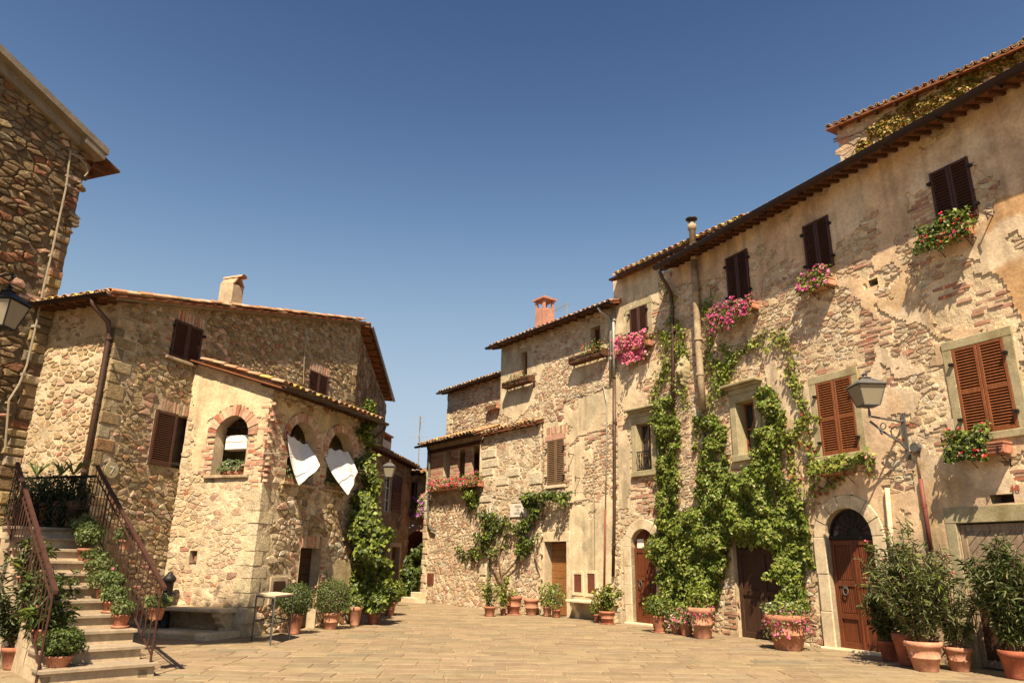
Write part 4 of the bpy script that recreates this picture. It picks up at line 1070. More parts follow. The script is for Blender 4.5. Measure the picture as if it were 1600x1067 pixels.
# brickwork that shows through
F1.bricks([(1428, 300), (1456, 280), (1462, 400), (1440, 415), (1424, 360)], miss=0.29); F1.bricks([(1340, 480), (1366, 476), (1374, 590), (1346, 596)], miss=0.34)
F1.bricks([(1368, 490), (1392, 494), (1392, 540), (1366, 540)], miss=0.29); F1.bricks([(1374, 575), (1402, 585), (1402, 612), (1376, 606)], miss=0.34); F1.bricks([(1282, 575), (1340, 565), (1338, 580), (1274, 592)], miss=0.39)
F1.bricks([(1470, 440), (1580, 430), (1600, 500), (1560, 498), (1480, 520), (1460, 490)], miss=0.69); F1.bricks([(1380, 665), (1412, 660), (1412, 700), (1384, 700)], miss=0.44)
F1.bricks([(1134, 940), (1149, 938), (1151, 1008), (1133, 1006)], miss=0.29); F1.bricks([(1455, 660), (1476, 655), (1482, 715), (1462, 700)], miss=0.49); F1.bricks([(1560, 735), (1640, 720), (1640, 790), (1592, 770)], miss=0.54)
F1.bricks([(1340, 400), (1362, 396), (1362, 420), (1340, 425)], miss=0.54)
F1.rubble(.155, .085, CREAM, relief=.018, gap=.009, drop=.3, brickp=.14, keep=.93)
F1.finish()
eave(H1, W1, s_r, e_l, EZ1 + .0, .55, 17, 5., spacing=.24, rows=4, lim=200, rs=.06, gr=.11)
core(H1, [W1.p(s_r, 0, -.4)[:2], W1.p(s_l - .02, 0, -.4)[:2], W1.p(s_l - .02, 0, -8)[:2], W1.p(s_r, 0, -8)[:2]], -.1, [EZ1, EZ1, EZ1 + 1.5, EZ1 + 1.5])
slab([W1.p(s_l - .005, 0, -.02), W1.p(s_l - .005, 0, -8), W1.p(s_l - .005, EZ1 + 1.6, -8), W1.p(s_l - .005, EZ1, -.02)], .0, 'gable_wall', 'render', H1) if False else None

# ------------------------------------------------------------------ petunia house (narrow)
H2 = thing('town_house', 'narrow house between the long drainpipes with pink petunias below its top window', 'house', W2.p(0, 0))
W = W2; s_w2 = W2.px(966, 700)[0]; EZ2 = W2.px(985, 423, .38)[1]
plM = [[(955, 440), (1045, 395), (1060, 470), (1030, 500), (1022, 465), (978, 476), (976, 520), (955, 530)], [(955, 590), (1030, 560), (1035, 640), (965, 640)], [(960, 640), (982, 640), (985, 790), (962, 800)]]
F2 = Face(H2, W2, -.1, s_w2, EZ2 + .12, default=0., plaster=plM, warp=.1, mortar=(.60, .49, .33), plast=((.60, .48, .32), (.52, .42, .28)), seed=5, res=.05)
u4 = W.rect((985, 484), (1012, 475), (986, 530), (1012, 522)); F2.hole(u4); F2.niche(u4, depth=.12); shutters(F2, u4, 'shut_dark', d=.0, gap=.06); surround(F2, u4, 'grey_stone', .2, .02)
c1 = W.rect((996, 664), (1018, 658), (997, 738), (1019, 732)); F2.hole(c1); F2.niche(c1, depth=.34, mat_='grey_stone'); surround(F2, c1, 'grey_stone', .2, .05, cornice=1); casement(F2, c1, .22, 'shut_tan', 3)
gz = c1[2] + (c1[3] - c1[2]) * .4; mb = MB()
for k in range(12):
    a = c1[0] + .03 + (c1[1] - c1[0] - .06) * k / 11; mb.tube([W.p(a, c1[2] + .03, .04), W.p(a + (.03 if k % 2 else -.03), (c1[2] + gz) / 2, .06), W.p(a, gz, .04)], .009, 5)
for zz in (c1[2] + .03, gz): mb.wbox(W, c1[0] - .02, c1[1] + .02, zz - .012, zz + .012, .03, .05)
mb.build('window_grille', 'iron', H2)
d1 = (W.px(1027, 900)[0], W.px(988, 900)[0], -.02, W.px(1007, 826)[1]); a1_ = (d1[1] - d1[0]) / 2
F2.hole(d1, a1_); F2.niche(d1, a1_, .36); arch_ring(F2, d1, a1_, .28, 7, 'pale_stone', jn=4, d=.05, proud=.012); arched_door(F2, d1, a1_, 'door_red', fan=False, glaze=True)
MB().wbev(W2, d1[0] - .25, d1[1] + .25, -.1, .05, -.3, .14, .02).build('door_step', 'pale_stone', H2)
F2.bricks([(985, 745), (1030, 735), (1032, 800), (1000, 800), (990, 780)], miss=.25); F2.bricks([(962, 600), (1020, 590), (1022, 630), (966, 632)], miss=.5); F2.bricks([(1022, 480), (1034, 475), (1036, 520), (1024, 525)], miss=.3)
F2.bricks([(965, 650), (980, 650), (982, 700), (968, 700)], miss=.4)
F2.rubble(.16, .09, CREAM, relief=.015, gap=.008, drop=.3, brickp=.10, keep=.9)
F2.finish()
eave(H2, W2, -3.6, W2.px(952, 441, .4)[0], EZ2, .32, 22, 5, spacing=30, rows=8, pal=(0, 1, 3, 6, 6, 4), lim=240, rs=.05, lift=.13, gr=.055)
core(H2, [W2.p(-3.2, 0, -.9)[:2], W2.p(s_w2, 0, -.4)[:2], W2.p(s_w2, 0, -7)[:2], W2.p(-3.2, 0, -7)[:2]], -.1, [EZ2, EZ2, EZ2 + 1.9, EZ2 + 1.9])
slab([W2.p(s_w2 - .001, 0, .02), W2.p(s_w2 - .001, 0, -7), W2.p(s_w2 - .001, EZ2 + 1.9, -7), W2.p(s_w2 - .001, EZ2 + .1, .02)], .001, 'gable_wall', 'render', H2, (W2.t[0], W2.t[1], 0))

# ------------------------------------------------------------------ middle house
H3 = thing('town_house', 'middle stone house with pink chimney and two high flower boxes', 'house', W3.p(0, 0))
W = W3; EZ3 = W3.px(850, 510, .5)[1]; s3e = W3.px(783, 600)[0]; s3l = W3.px(849, 700)[0]
zl = W3.px(800, 667, .3)[1] + .0
plC = [[(780, 545), (815, 530), (815, 545), (812, 600), (845, 560), (850, 620), (800, 660), (780, 640)], [(880, 640), (960, 600), (960, 660), (880, 700)], [(885, 620), (896, 560), (930, 500), (955, 500), (945, 560), (900, 600)],
       [(884, 700), (925, 690), (925, 780), (885, 780)], [(886, 790), (960, 780), (960, 960), (886, 970)], [(820, 600), (826, 545), (836, 540), (832, 605)]]
F3 = Face(H3, W3, .0, s3e, EZ3 + .11, default=0., plaster=plC, warp=.09, mortar=(.60, .49, .33), plast=((.62, .50, .33), (.55, .44, .29), (.48, .40, .27)), seed=8, res=.05)
w3a = W.rect((815, 552), (824.5, 549), (815.5, 588), (824.5, 585)); w3b = W.rect((923, 514), (939, 508), (924, 552), (939, 547))
for r in (w3a, w3b): F3.hole(r); F3.niche(r, depth=.3); casement(F3, r, .22, 'shut_oran', 2)
surround(F3, w3b, 'render', .2, .02, sill=False); surround(F3, w3a, 'render', .2, .02, sill=False)
w3c = W.rect((855, 690), (882, 685), (855.5, 759), (882, 756)); F3.hole(w3c); F3.niche(w3c, depth=.12); shutters(F3, w3c, 'shut_tan', d=-.02, gap=.06); MB().wbev(W, w3c[0] - .06, w3c[1] + .06, w3c[2] - .1, w3c[2] - .003, -.1, .06).build('window_sill', 'pale_stone', H3)
a = w3c[0] - .1
zz0 = w3c[3] + .22; F3.guard((w3c[0] - .1, w3c[1] + .1, w3c[3], w3c[3] + .62))
MB().wbev(W, w3c[0] - .1, w3c[1] + .1, w3c[3] + .003, w3c[3] + .2, -.1, .03, .01, (.46, .27, .19)).build('lintel', 'brick', H3)
F3.bricks([(w3c[0] - .1, zz0), (w3c[1] + .1, zz0), (w3c[1] + .1, zz0 + .38), (w3c[0] - .1, zz0 + .38)], px=False, vertical=True, miss=.0, force=True)
F3.bricks([(868, 624), (880, 622), (880, 638), (868, 640)], miss=0); F3.bricks([(905, 670), (945, 640), (948, 690), (900, 690)], miss=.45); F3.bricks([(898, 538), (908, 535), (908, 556), (899, 558)], miss=.1)
F3.bricks([(930, 770), (942, 768), (942, 800), (930, 800)], miss=.2); F3.bricks([(882, 690), (890, 688), (890, 760), (883, 760)], miss=.2)
d5 = (W.px(886, 900)[0], W.px(851, 900)[0], -.02, W.px(868, 846)[1]); F3.hole(d5); F3.niche(d5, depth=.38); surround(F3, d5, 'pale_stone', .16, .03, sill=False, lintel=.3)
mb = MB(); nbd = 10; hgt = d5[3] - .04        # door leaf standing slightly ajar, horizontal boards
for k in range(nbd): mb.wbev(W, d5[0] + .02, d5[1] - .02, .02 + hgt * k / nbd + .004, .02 + hgt * (k + 1) / nbd - .004, -.32, -.29, .006)
mb.build('door', 'door_gold', H3)
mb = MB(); mb.wbox(W, d5[0] + .01, d5[0] + .05, .02, d5[3] - .01, -.28, -.22); mb.build('door_leaf_open', 'door_dark', H3)
for (x0, x1, y0, y1) in ((898, 910, 897, 925), (919, 931, 896, 927)):
    r = bb(W, x0, y0, x1, y1); mb = MB(); wd = .09
    mb.wbev(W, r[0] - wd, r[0], r[2] - wd, r[3] + wd, -.02, .05, .006); mb.wbev(W, r[1], r[1] + wd, r[2] - wd, r[3] + wd, -.02, .05, .006); mb.wbev(W, r[0], r[1], r[3] + .001, r[3] + wd, -.02, .05, .006); mb.wbev(W, r[0], r[1], r[2] - wd, r[2] - .001, -.02, .05, .006)
    o = mb.build('meter_cupboard', 'pale_stone', H3); MB().wbev(W, r[0] + .005, r[1] - .005, r[2] + .005, r[3] - .005, -.02, .035, .008).build('cupboard_door', 'shut_red', o); F3.guard(r, .1)
F3.rubble(.155, .088, CREAM, relief=.015, gap=.008, drop=.3, brickp=.10, keep=.92, region=lambda a, z: True)
F3.finish()
eave(H3, W3, -.35, s3e + .35, EZ3, .42, 17, 4, spacing=.4, rows=4, lim=150, rs=.05, pal=(0, 1, 2, 4), gm='gutter')
core(H3, [W3.p(0, 0, -.4)[:2], W3.p(s3e - .01, 0, -.4)[:2], W3.p(s3e - .01, 0, -6)[:2], W3.p(0, 0, -6)[:2]], -.1, [EZ3, EZ3, EZ3 + 1.5, EZ3 + 1.5])
# pink chimney
pc = W3.off(-2.2); ra = pc.px(851, 500)[0]; zb_ = pc.px(851, 508)[1]; zt_ = pc.px(851, 472)[1]; hw = abs(pc.px(839.5, 490)[0] - pc.px(862, 490)[0]) * .3
ch = thing('chimney', 'pink rendered chimney with tiled cap on the middle house roof', 'chimney', pc.p(ra, zb_ - 1, 0)); MT['pink'] = mat('pink_render', (.44, .225, .16), rough=.9, var=.3, scale=2, bump=.3, dirt=(.7, .65, .6), spec=.15)
MB().wbev(pc, ra - hw, ra + hw, zb_ - 1.2, zt_ - .35, -hw, hw, .01).build('shaft', 'pink', ch)
mb = MB()
for sx in (-1, 1):
    for sy in (-1, 1): mb.wbox(pc, ra + sx * hw - (.1 if sx > 0 else 0), ra + sx * hw + (.1 if sx < 0 else 0), zt_ - .349, zt_ + .02, sy * hw - (.1 if sy > 0 else 0), sy * hw + (.1 if sy < 0 else 0))
mb.wbox(pc, ra - hw * 1.3, ra + hw * 1.3, zt_ + .021, zt_ + .1, -hw * 1.3, hw * 1.3); mb.build('cap', 'pink', ch)
mb = MB(); e = hw * 1.25; mb.add([pc.p(ra - e, zt_ + .101, -e), pc.p(ra + e, zt_ + .101, -e), pc.p(ra + e, zt_ + .101, e), pc.p(ra - e, zt_ + .101, e), pc.p(ra, zt_ + .3, 0)], [(0, 1, 4), (1, 2, 4), (2, 3, 4), (3, 0, 4), (3, 2, 1, 0)], (.4, .2, .11)); mb.build('cap_tiles', 'tile', ch)

# ------------------------------------------------------------------ lean-to house with the loggia window
H5 = thing('lean_to_house', 'low stone house with brick pillared loggia window and hanging climber', 'house', W3.p(s3l, 0))
s5e = W3.px(664, 850)[0]; W5 = W3.off(.10); sP = W5.px(755, 700)[0]; EZ5 = W5.px(712, 682, .4)[1]
zr = lambda a: np.where(np.asarray(a) < sP, zl + .04, EZ5 + .09)
F5 = Face(H5, W5, s3l - .02, s5e, zr, default=0., plaster=[], warp=.08, mortar=(.62, .51, .35), plast=((.56, .45, .3), (.5, .4, .27)), seed=12, res=.055)
W = W5
ops = [bb(W, 693, 703.5, 703.5, 758), bb(W, 716.5, 700, 726, 756), bb(W, 739, 695, 749.5, 752)]
zb5 = np.mean([o[2] for o in ops]); zt5 = np.mean([o[3] for o in ops]); band = (min(o[0] for o in ops) - .02, s5e - .1, zb5, zt5); F5.hole((band[0], W.px(693, 730)[0], zb5, zt5)); F5.niche((band[0], W.px(693, 730)[0], zb5, zt5), depth=1.3)
F5.guard((band[0] - .02, s5e + .1, zb5 - .05, zt5 + .3))
MB().wbev(W, band[0] - .25, s5e - .02, zt5 + .003, zt5 + .16, -.3, .03, .01).build('timber_lintel', 'beam', H5)
pil = [(704, 715), (727, 737), (673, 693)]
for (x0, x1) in pil:
    ym = 728; a0, a1 = sorted((W.px(x0, ym)[0], W.px(x1, ym)[0])); hgt = zt5 - zb5; n_ = int(hgt / .068); core_ = MB(); core_.wbox(W, a0 + .012, a1 - .012, zb5, zt5, -.11, -.0, (.5, .4, .3)); po = core_.build('brick_pillar', 'brick', H5)
    for k in range(n_):
        zz = zb5 + k * hgt / n_; parts = [(a0, (a0 + a1) / 2 - .004), ((a0 + a1) / 2 + .004, a1)] if (k % 2 and a1 - a0 > .3) else [(a0, a1)]
        for (b0, b1) in parts: mb = MB(); mb.wbox(W, b0 + .002, b1 - .002, zz + .006, zz + hgt / n_ - .005, -.1, .02, pick(BRICKS), j=.003); mb.build('brick', 'brick', po)
curt = MB()
for x0, x1, y0 in ((695, 701, 735), (717, 724, 728)):
    a0, a1 = sorted((W.px(x0, 740)[0], W.px(x1, 740)[0])); z1 = W.px(700, y0)[1]; curt.wbox(W, a0, a1, zb5, z1, -.5, -.47)
curt.build('white_curtain', 'cloth', H5)
F5.bricks([(762, 672), (775, 669), (775, 690), (763, 692)], miss=.3)
rb = bb(W, 669, 895, 678, 912); MB().wbev(W, *rb[:4], -.02, .06, .01).build('meter_box', 'shut_red', H5); F5.guard(rb, .02)
# dressed pale blocks of the corner beside the loggia
for k, (x0, y0, x1, y1) in enumerate(((754, 702, 775, 715), (754, 718, 779, 730), (752, 732, 771, 743), (776, 746, 795, 758), (792, 732, 812, 744), (828, 738, 846, 756), (750, 775, 768, 784), (750, 880, 760, 898), (800, 776, 824, 785))):
    r = bb(W, x0, y0, x1, y1); mb = MB(); mb.wbev(W, *r, -.03, .035, .015, (.58, .49, .35)); mb.build('dressed_block', 'stone', H5); F5.guard(r, .02)
quoins(F5, 1, 0, EZ5 - 2.2, CREAM, d=.045); F5.rubble(.19, .11, CREAM, relief=.017, gap=.008, drop=.3, brickp=.05, keep=.92)
F5.finish()
# its two small roof slopes
Wx = W5.off(0); 
def small_roof(h, W, a0, a1, z, over, depth, pit, lim=120, m='soffit', rows=None):
    up = eave(h, W, a0, a1, z, over, pit, depth, spacing=.45, rows=rows or int((depth + over) / .36), lim=lim, guttered=False, rs=.05); return up
small_roof(H5, W5, sP - .05, s5e + .3, EZ5 - .02, .35, 1.75, 20)
gutter(H5, W5, sP, s5e + .32, EZ5 - .05, .42)
small_roof(H5, W5, s3l - .05, sP - .06, zl - .02, .2, .32, 20, 90)
core(H5, [W5.p(s3l, 0, -1.4)[:2], W5.p(s5e, 0, -1.4)[:2], W5.p(s5e, 0, -6)[:2], W5.p(s3l, 0, -6)[:2]], -.1, zl)
slab([W5.p(s5e - .003, -.1, -.02), W5.p(s5e - .003, -.1, -6), W5.p(s5e - .003, EZ5, -6), W5.p(s5e - .003, EZ5, -.02)], .001, 'flank_wall', 'render', H5, (W5.t[0], W5.t[1], 0))
st = thing('stone_doorstep', 'two worn stone steps at the alley corner below the red meter box', 'steps', W5.p(s5e + .3, 0, .0))
for k in range(2): MB().wbev(W5, s5e - .45 - .0, s5e + .75 - k * .38, k * .2 - .02, (k + 1) * .2 - .003, -.6, .45 - k * .22, .015).build('step', 'pale_stone', st)
# upper block set back
H4 = thing('upper_house', 'set-back stone house top with tiled eave rising above the loggia roof', 'house', W3.p(s5e, 3, -2))
W4 = W3.off(-1.9); s4l = W4.px(699, 640)[0]; EZ4 = W4.px(735, 598, .4)[1]
F4 = Face(H4, W4, W4.px(800, 640)[0], s4l, EZ4 + .08, z0=4.5, default=0, mortar=(.52, .41, .28), seed=17, res=.06); F4.bricks([(704, 632), (716, 630), (716, 642), (705, 643)], miss=.2); quoins(F4, 1, 4.6, EZ4, CREAM); F4.rubble(.18, .1, CREAM, relief=.03, keep=.95, brickp=.08); F4.finish(200)
eave(H4, W4, W4.px(800, 640)[0], s4l + .3, EZ4, .35, 16, 3, rows=3, lim=60, spacing=.45, rs=.05)
core(H4, [W4.p(0, 0, -.2)[:2], W4.p(s4l - .01, 0, -.2)[:2], W4.p(s4l - .01, 0, -5)[:2], W4.p(0, 0, -5)[:2]], 4, EZ4)
# ------------------------------------------------------------------ left house
HL = thing('corner_house', 'tall stone house at left with monopitch tiled roof and dark brown shutters', 'house', WF2.p(sc_, 0))
W = WF2; s2e = W.px(556, 600)[0]; zA = W.px(205, 465)[1]; zB = W.px(553, 502)[1]; sA = W.px(205, 465)[0]; sB = W.px(553, 502)[0]; k2 = (zB - zA) / (sB - sA)
ztl = lambda a: zA + k2 * (np.asarray(a, float) - sA)
plL = [[(330, 470), (410, 480), (360, 580), (310, 570)], [(100, 560), (290, 560), (300, 640), (240, 640), (170, 700)]]
FL2 = Face(HL, WF2, sc_, s2e, ztl, default=0., plaster=[], warp=.1, mortar=(.34, .27, .175), plast=((.42, .35, .24), (.36, .3, .2)), seed=21, res=.055, rough=.02)
S1 = W.rect((274, 500), (318, 516), (263, 556), (307, 572)); S2 = W.rect((243, 640), (276, 648), (228, 722), (262, 731)); S3 = W.rect((483, 577), (512, 590), (479, 620), (508, 632))
FL2.hole(S1); FL2.niche(S1, depth=.12); shutters(FL2, S1, 'shut_dark', d=.0, gap=.055); FL2.hole(S3); FL2.niche(S3, depth=.12); shutters(FL2, S3, 'shut_dark', d=.0, gap=.055)
MB().wbev(W, S1[0] - .15, S1[1] + .2, S1[2] - .07, S1[2] - .003, -.1, .1).build('window_sill', 'pipe_clay', HL)
r2 = (S2[0], S2[1] + .62, S2[2], S2[3]); FL2.hole(r2); FL2.niche(r2, depth=.2)
louvred(HL, W, (S2[0], S2[1], S2[2], S2[3]), 'shut_dark', .03, False, gap=.05)
# the second leaf stands open
Wo = Wall(W.p(r2[1] - .12, 0, .02)[:2], 20 + 48); Wo.n = np.array([Wo.t[1], -Wo.t[0]]); louvred(HL, Wo, (0, .62, S2[2], S2[3]), 'shut_dark', 0, False, gap=.05)
for q in (S1, r2, S3): FL2.guard(q, .03)
for q, wd in ((S1, .2), (r2, .16), (S3, .18)):
    FL2.bricks([(q[0] - .06, q[3] + .02), (q[1] + .06, q[3] + .02), (q[1] + .06, q[3] + .32), (q[0] - .06, q[3] + .32)], px=False, vertical=True, miss=.03, force=True)
    FL2.bricks([(q[0] - wd, q[2]), (q[0] - .03, q[2]), (q[0] - .03, q[3]), (q[0] - wd, q[3])], px=False, miss=.25, bw=.2, force=True); FL2.bricks([(q[1] + .03, q[2]), (q[1] + wd, q[2]), (q[1] + wd, q[3]), (q[1] + .03, q[3])], px=False, miss=.25, bw=.2, force=True)
quoins(FL2, 1, 4.8, zB - .4, OCHRE); quoins(FL2, 0, 2.2, zA - .5, OCHRE)
zl2 = lambda a, z: not (a > .25 and z < 4.6)
FL2.rubble(.165, .10, OCHRE, relief=.028, gap=.009, drop=.25, brickp=.09, keep=.95, region=zl2)
FL2.finish()
FL1 = Face(HL, WF1, 0, 3.2, ztl(sc_) - .05, default=0., plaster=[[(120, 480), (185, 480), (175, 520), (130, 540)]], warp=.16, mortar=(.50, .40, .27), plast=((.50, .38, .24), (.42, .32, .2)), seed=23, res=.055, relief=.012)
FL1.rubble(.15, .085, [(3, (.42, .31, .18)), (3, (.38, .26, .15)), (2, (.46, .36, .24)), (1, (.30, .22, .13))], relief=.018, gap=.014, drop=.35, brickp=.08, keep=.85); FL1.finish(200)
WF3 = Wall(W.p(s2e, 0)[:2], -5); FL3 = Face(HL, WF3, 0, 12, zB - .25, z0=3, default=0, mortar=(.3, .22, .15), seed=25, res=.09); FL3.rubble(.26, .17, BROWN, keep=.9); FL3.finish(60)
eave(HL, WF1, -.28, 3.6, float(ztl(sc_)) - .02 - .5 * math.tan(math.atan(k2)), .5, math.degrees(math.atan(k2)), sB - sc_ + .35, rows=4, lim=80, spacing=.3, rs=.06)
# verge tiles along the rake
al_ = Vector(WF2.p(1, float(ztl(1)), 0)) - Vector(WF2.p(0, float(ztl(0)), 0))
Vt, Ft = tile_mesh(.46, .1, .085); pos = Vector(WF2.p(sc_ - .5, float(ztl(sc_ - .5)) + .03, .2)); al_.normalize(); cntv = 0
while (pos - Vector(WF2.p(sc_ - .5, float(ztl(sc_ - .5)) + .03, .2))).length < sB - sc_ + .72:
    for row_ in (0, .24):
        nn = Vector((WF2.n[0], WF2.n[1], 0)); X = nn; Z = X.cross(al_).normalized(); 
        if Z.z < 0: Z = -Z; X = -X
        P = pos - Vector((WF2.n[0], WF2.n[1], 0)) * row_ + Vector((0, 0, random.uniform(-.012, .012)))
        make('verge_tile', [P + X * v[0] + al_ * v[1] + Z * v[2] for v in Vt], Ft, MT['tile'], HL, [TPAL[random.randrange(6)]] * len(Vt), True)
    pos = pos + al_ * .36
mb = MB(); zf = lambda a, o_: float(ztl(a)) + o_
mb.hexa([WF2.p(sc_ - .3, zf(sc_ - .3, -.12), 0), WF2.p(s2e + .1, zf(s2e + .1, -.12), 0), WF2.p(s2e + .1, zf(s2e + .1, -.12), .17), WF2.p(sc_ - .3, zf(sc_ - .3, -.12), .17), WF2.p(sc_ - .3, zf(sc_ - .3, -.03), 0), WF2.p(s2e + .1, zf(s2e + .1, -.03), 0), WF2.p(s2e + .1, zf(s2e + .1, -.03), .2), WF2.p(sc_ - .3, zf(sc_ - .3, -.03), .2)]); mb.build('verge_course', 'concrete', HL)
eave(HL, WF3, -.05, 12, zB - .04, .3, 3, 3, rows=1, lim=30, spacing=.9, rs=.03, th=.03)
core(HL, [WF2.p(sc_ + .4, 0, -.4)[:2], WF2.p(s2e - .1, 0, -.4)[:2], WF3.p(11.9, 0, -.3)[:2], WF3.p(11.9, 0, -7)[:2], WF2.p(s2e, 0, -8)[:2], WF1.p(3.1, 0, -.4)[:2]], -.1, [float(ztl(sc_)) + .0, zB - .1, zB - .1, zB - .1, zB - .1, float(ztl(sc_))])
# downpipe at the corner
dp = MB(); P = [WF2.p(WF2.px(166, 455, .35)[0], WF2.px(166, 455, .35)[1], .35)]
a1p = WF2.px(180, 480, .1); a2p = WF2.px(131, 722, .1)
dp.tube([WF1.p(.22, float(ztl(sc_)) - .22, .55), WF1.p(.2, float(ztl(sc_)) - .35, .5), WF1.p(.1, float(ztl(sc_)) - .62, .16), WF1.p(.08, float(ztl(sc_)) - .85, .09), WF1.p(.06, 5, .09), WF1.p(.04, 2.0, .09)], .055, 10)
dpo = dp.build('downpipe', 'pipe_brown', HL, True)
for z in (6.0, 4.6, 3.2): MB().tube([WF1.p(.06, z - .03, .09), WF1.p(.06, z + .03, .09)], .068, 10).build('pipe_clamp', 'pipe_brown', dpo)
# chimney and steel vent on that roof
Wc = WF2.off(-1.2); cc = Wc.px(362, 455); z0c = float(ztl(cc[0])) - .3; z1c = Wc.px(362, 447)[1]; ztc = Wc.px(362, 434)[1]; hw = .23
ch = thing('chimney', 'squat rendered chimney with open tent-shaped tile cap on the left house roof', 'chimney', Wc.p(cc[0], z0c, 0))
MB().wbev(Wc, cc[0] - hw, cc[0] + hw, z0c - .5, z1c, -hw, hw, .015).build('shaft', 'render', ch)
mb = MB()
for sg in (-1, 1):
    mb.hexa([Wc.p(cc[0] + sg * hw * 1.02, z1c + .002, -hw * 1.05), Wc.p(cc[0] + sg * (hw * 1.02 - .05), z1c + .002, -hw * 1.05), Wc.p(cc[0] + sg * (hw * 1.02 - .05), z1c + .002, hw * 1.05), Wc.p(cc[0] + sg * hw * 1.02, z1c + .002, hw * 1.05),
             Wc.p(cc[0] + sg * .07, ztc, -hw * 1.05), Wc.p(cc[0] + sg * .02, ztc, -hw * 1.05), Wc.p(cc[0] + sg * .02, ztc, hw * 1.05), Wc.p(cc[0] + sg * .07, ztc, hw * 1.05)], (.5, .3, .2))
mb.build('tent_cap', 'tile', ch)
mb = MB(); mb.add([Wc.p(cc[0] + v[0], ztc - .02 + v[2] * .9, -hw * 1.15 + v[1] * 1.5) for v in tile_mesh(.44, .12, .12)[0]], tile_mesh()[1], (.5, .3, .2)); mb.build('cap_tile', 'tile', ch)
vs = Wc.px(330, 462); v_ = thing('roof_vent', 'shiny round steel vent cowl on the left roof beside the squat chimney', 'vent', Wc.p(vs[0], float(ztl(vs[0])), 0))
MB().lathe([(.12, -.3), (.12, .1), (.2, .12), (.23, .2), (.2, .3), (.1, .37), (.001, .39)], Wc.p(vs[0], float(ztl(vs[0])), 0), 16).build('cowl', 'steel', v_, True)
# white cable hanging over the verge
cb = MB(); q0 = WF2.px(478, 484, .25); pts = [WF2.p(q0[0], float(ztl(q0[0])) + .12, .26)] + [WF2.p(WF2.px(x, y, .06)[0], WF2.px(x, y, .06)[1], .06) for x, y in ((477, 510), (476, 540), (475, 570), (474, 600))]
tag(cb.tube(pts, .013, 5).build('roof_cable', 'cable'), 'pale cable dropping from the left roof edge down the rubble wall', 'cable')
nm = thing('house_number_plate', 'round dark house number plate reading 7 above the stair landing', 'sign', WF2.p(*WF2.px(172, 734), .05))
n7 = WF2.px(172, 734); mb = MB(); c_ = n7; ring = [(c_[0] + .17 * cos(t), c_[1] + .17 * sin(t)) for t in np.linspace(0, 2 * pi, 21)[:-1]]; mb.prism(WF2, ring, .03, .05).build('plate', 'grey_stone', nm)
text_obj('numeral', '7', WF2, c_[0], c_[1] - .08, .055, .22, 'white', nm)

# ------------------------------------------------------------------ loggia wing
HG = thing('loggia_house', 'low stone wing with arched openings, white laundry and lean-to tiled roof', 'house', WB.p(0, 0))
sBe = WB.px(566, 800)[0]; zeB = WB.px(520, 634, .4)[1] + .02; pitG = 17.5; tg = math.tan(radians(pitG)); over = .38
zwall = zeB + over * tg - .06; zhigh = zwall + 2.4 * tg
FA = Face(HG, WA, 0, 2.40, lambda a: zwall + np.asarray(a, float) * tg, default=0., plaster=[[(300, 585), (425, 620), (425, 660), (395, 650), (362, 636), (325, 660), (318, 740), (300, 740)], [(395, 660), (415, 665), (410, 700), (395, 700)]], warp=.06, mortar=(.55, .425, .28), plast=((.58, .455, .29), (.52, .41, .26)), seed=31, res=.04, relief=.018)
W = WA; rA = (W.px(386, 700)[0], W.px(335, 700)[0], W.px(362, 742)[1], W.px(362, 650)[1]); arA = (rA[1] - rA[0]) / 2
FA.hole(rA, arA); FA.niche(rA, arA, .3, back=None); arch_ring(FA, rA, arA, .26, 19, 'brick', BRICKS, d=.02, jambs=False, jit=.12, proud=.02)
for sg in (0, 1):
    b0, b1 = (rA[0] - .26, rA[0] - .0) if sg == 0 else (rA[1] + .0, rA[1] + .26)
    FA.bricks([(b0, rA[2]), (b1, rA[2]), (b1, rA[3] - arA), (b0, rA[3] - arA)], px=False, miss=.08, bw=.25, force=True)
rh = bb(W, 297, 860, 308, 879); FA.hole(rh); FA.niche(rh, depth=.25); FA.guard(rh, .04); MB().wbev(W, rh[0] + .04, rh[1] - .05, rh[2] + .01, rh[3] - .1, -.2, -.06, .02, (.3, .12, .08)).build('loose_stone', 'stone', HG)
FA.rubble(.17, .095, [(4, (.50, .385, .25)), (3, (.55, .43, .29)), (2, (.45, .32, .2)), (1, (.42, .33, .23))], relief=.011, gap=.003, drop=.3, brickp=.12, keep=.85, region=lambda a, z: a > .3)
FB = Face(HG, WB, 0, sBe, zwall, default=0., plaster=[[(430, 625), (575, 668), (570, 690), (545, 672), (520, 665), (500, 680), (485, 655), (460, 650), (445, 665), (436, 660)], [(510, 880), (545, 870), (548, 930), (520, 920)]], warp=.06, mortar=(.50, .40, .26), plast=((.50, .39, .22), (.44, .36, .23)), seed=33, res=.045, relief=.018, rough=.02)
W = WB
rB1 = (W.px(449, 700)[0], W.px(493, 700)[0], W.px(470, 756)[1], W.px(470, 658)[1]); rB2 = (W.px(511, 715)[0], W.px(551, 715)[0], rB1[2], W.px(531, 675)[1])
for r in (rB1, rB2):
    ar = (r[1] - r[0]) / 2; FB.hole(r, ar * .95); FB.niche(r, ar * .95, .3, back=None); arch_ring(FB, r, ar * .95, .22, 17, 'brick', BRICKS, d=.018, jambs=False, jit=.12, proud=.02)
    MB().wbev(W, r[0] - .1, r[1] + .1, r[2] - .07, r[2] - .003, -.3, .08).build('window_sill', 'pipe_clay', HG)
    for (b0, b1) in ((r[0] - .24, r[0]), (r[1], r[1] + .24)): FB.bricks([(b0, r[2]), (b1, r[2]), (b1, r[3] - ar), (b0, r[3] - ar)], px=False, miss=.08, bw=.24, force=True)
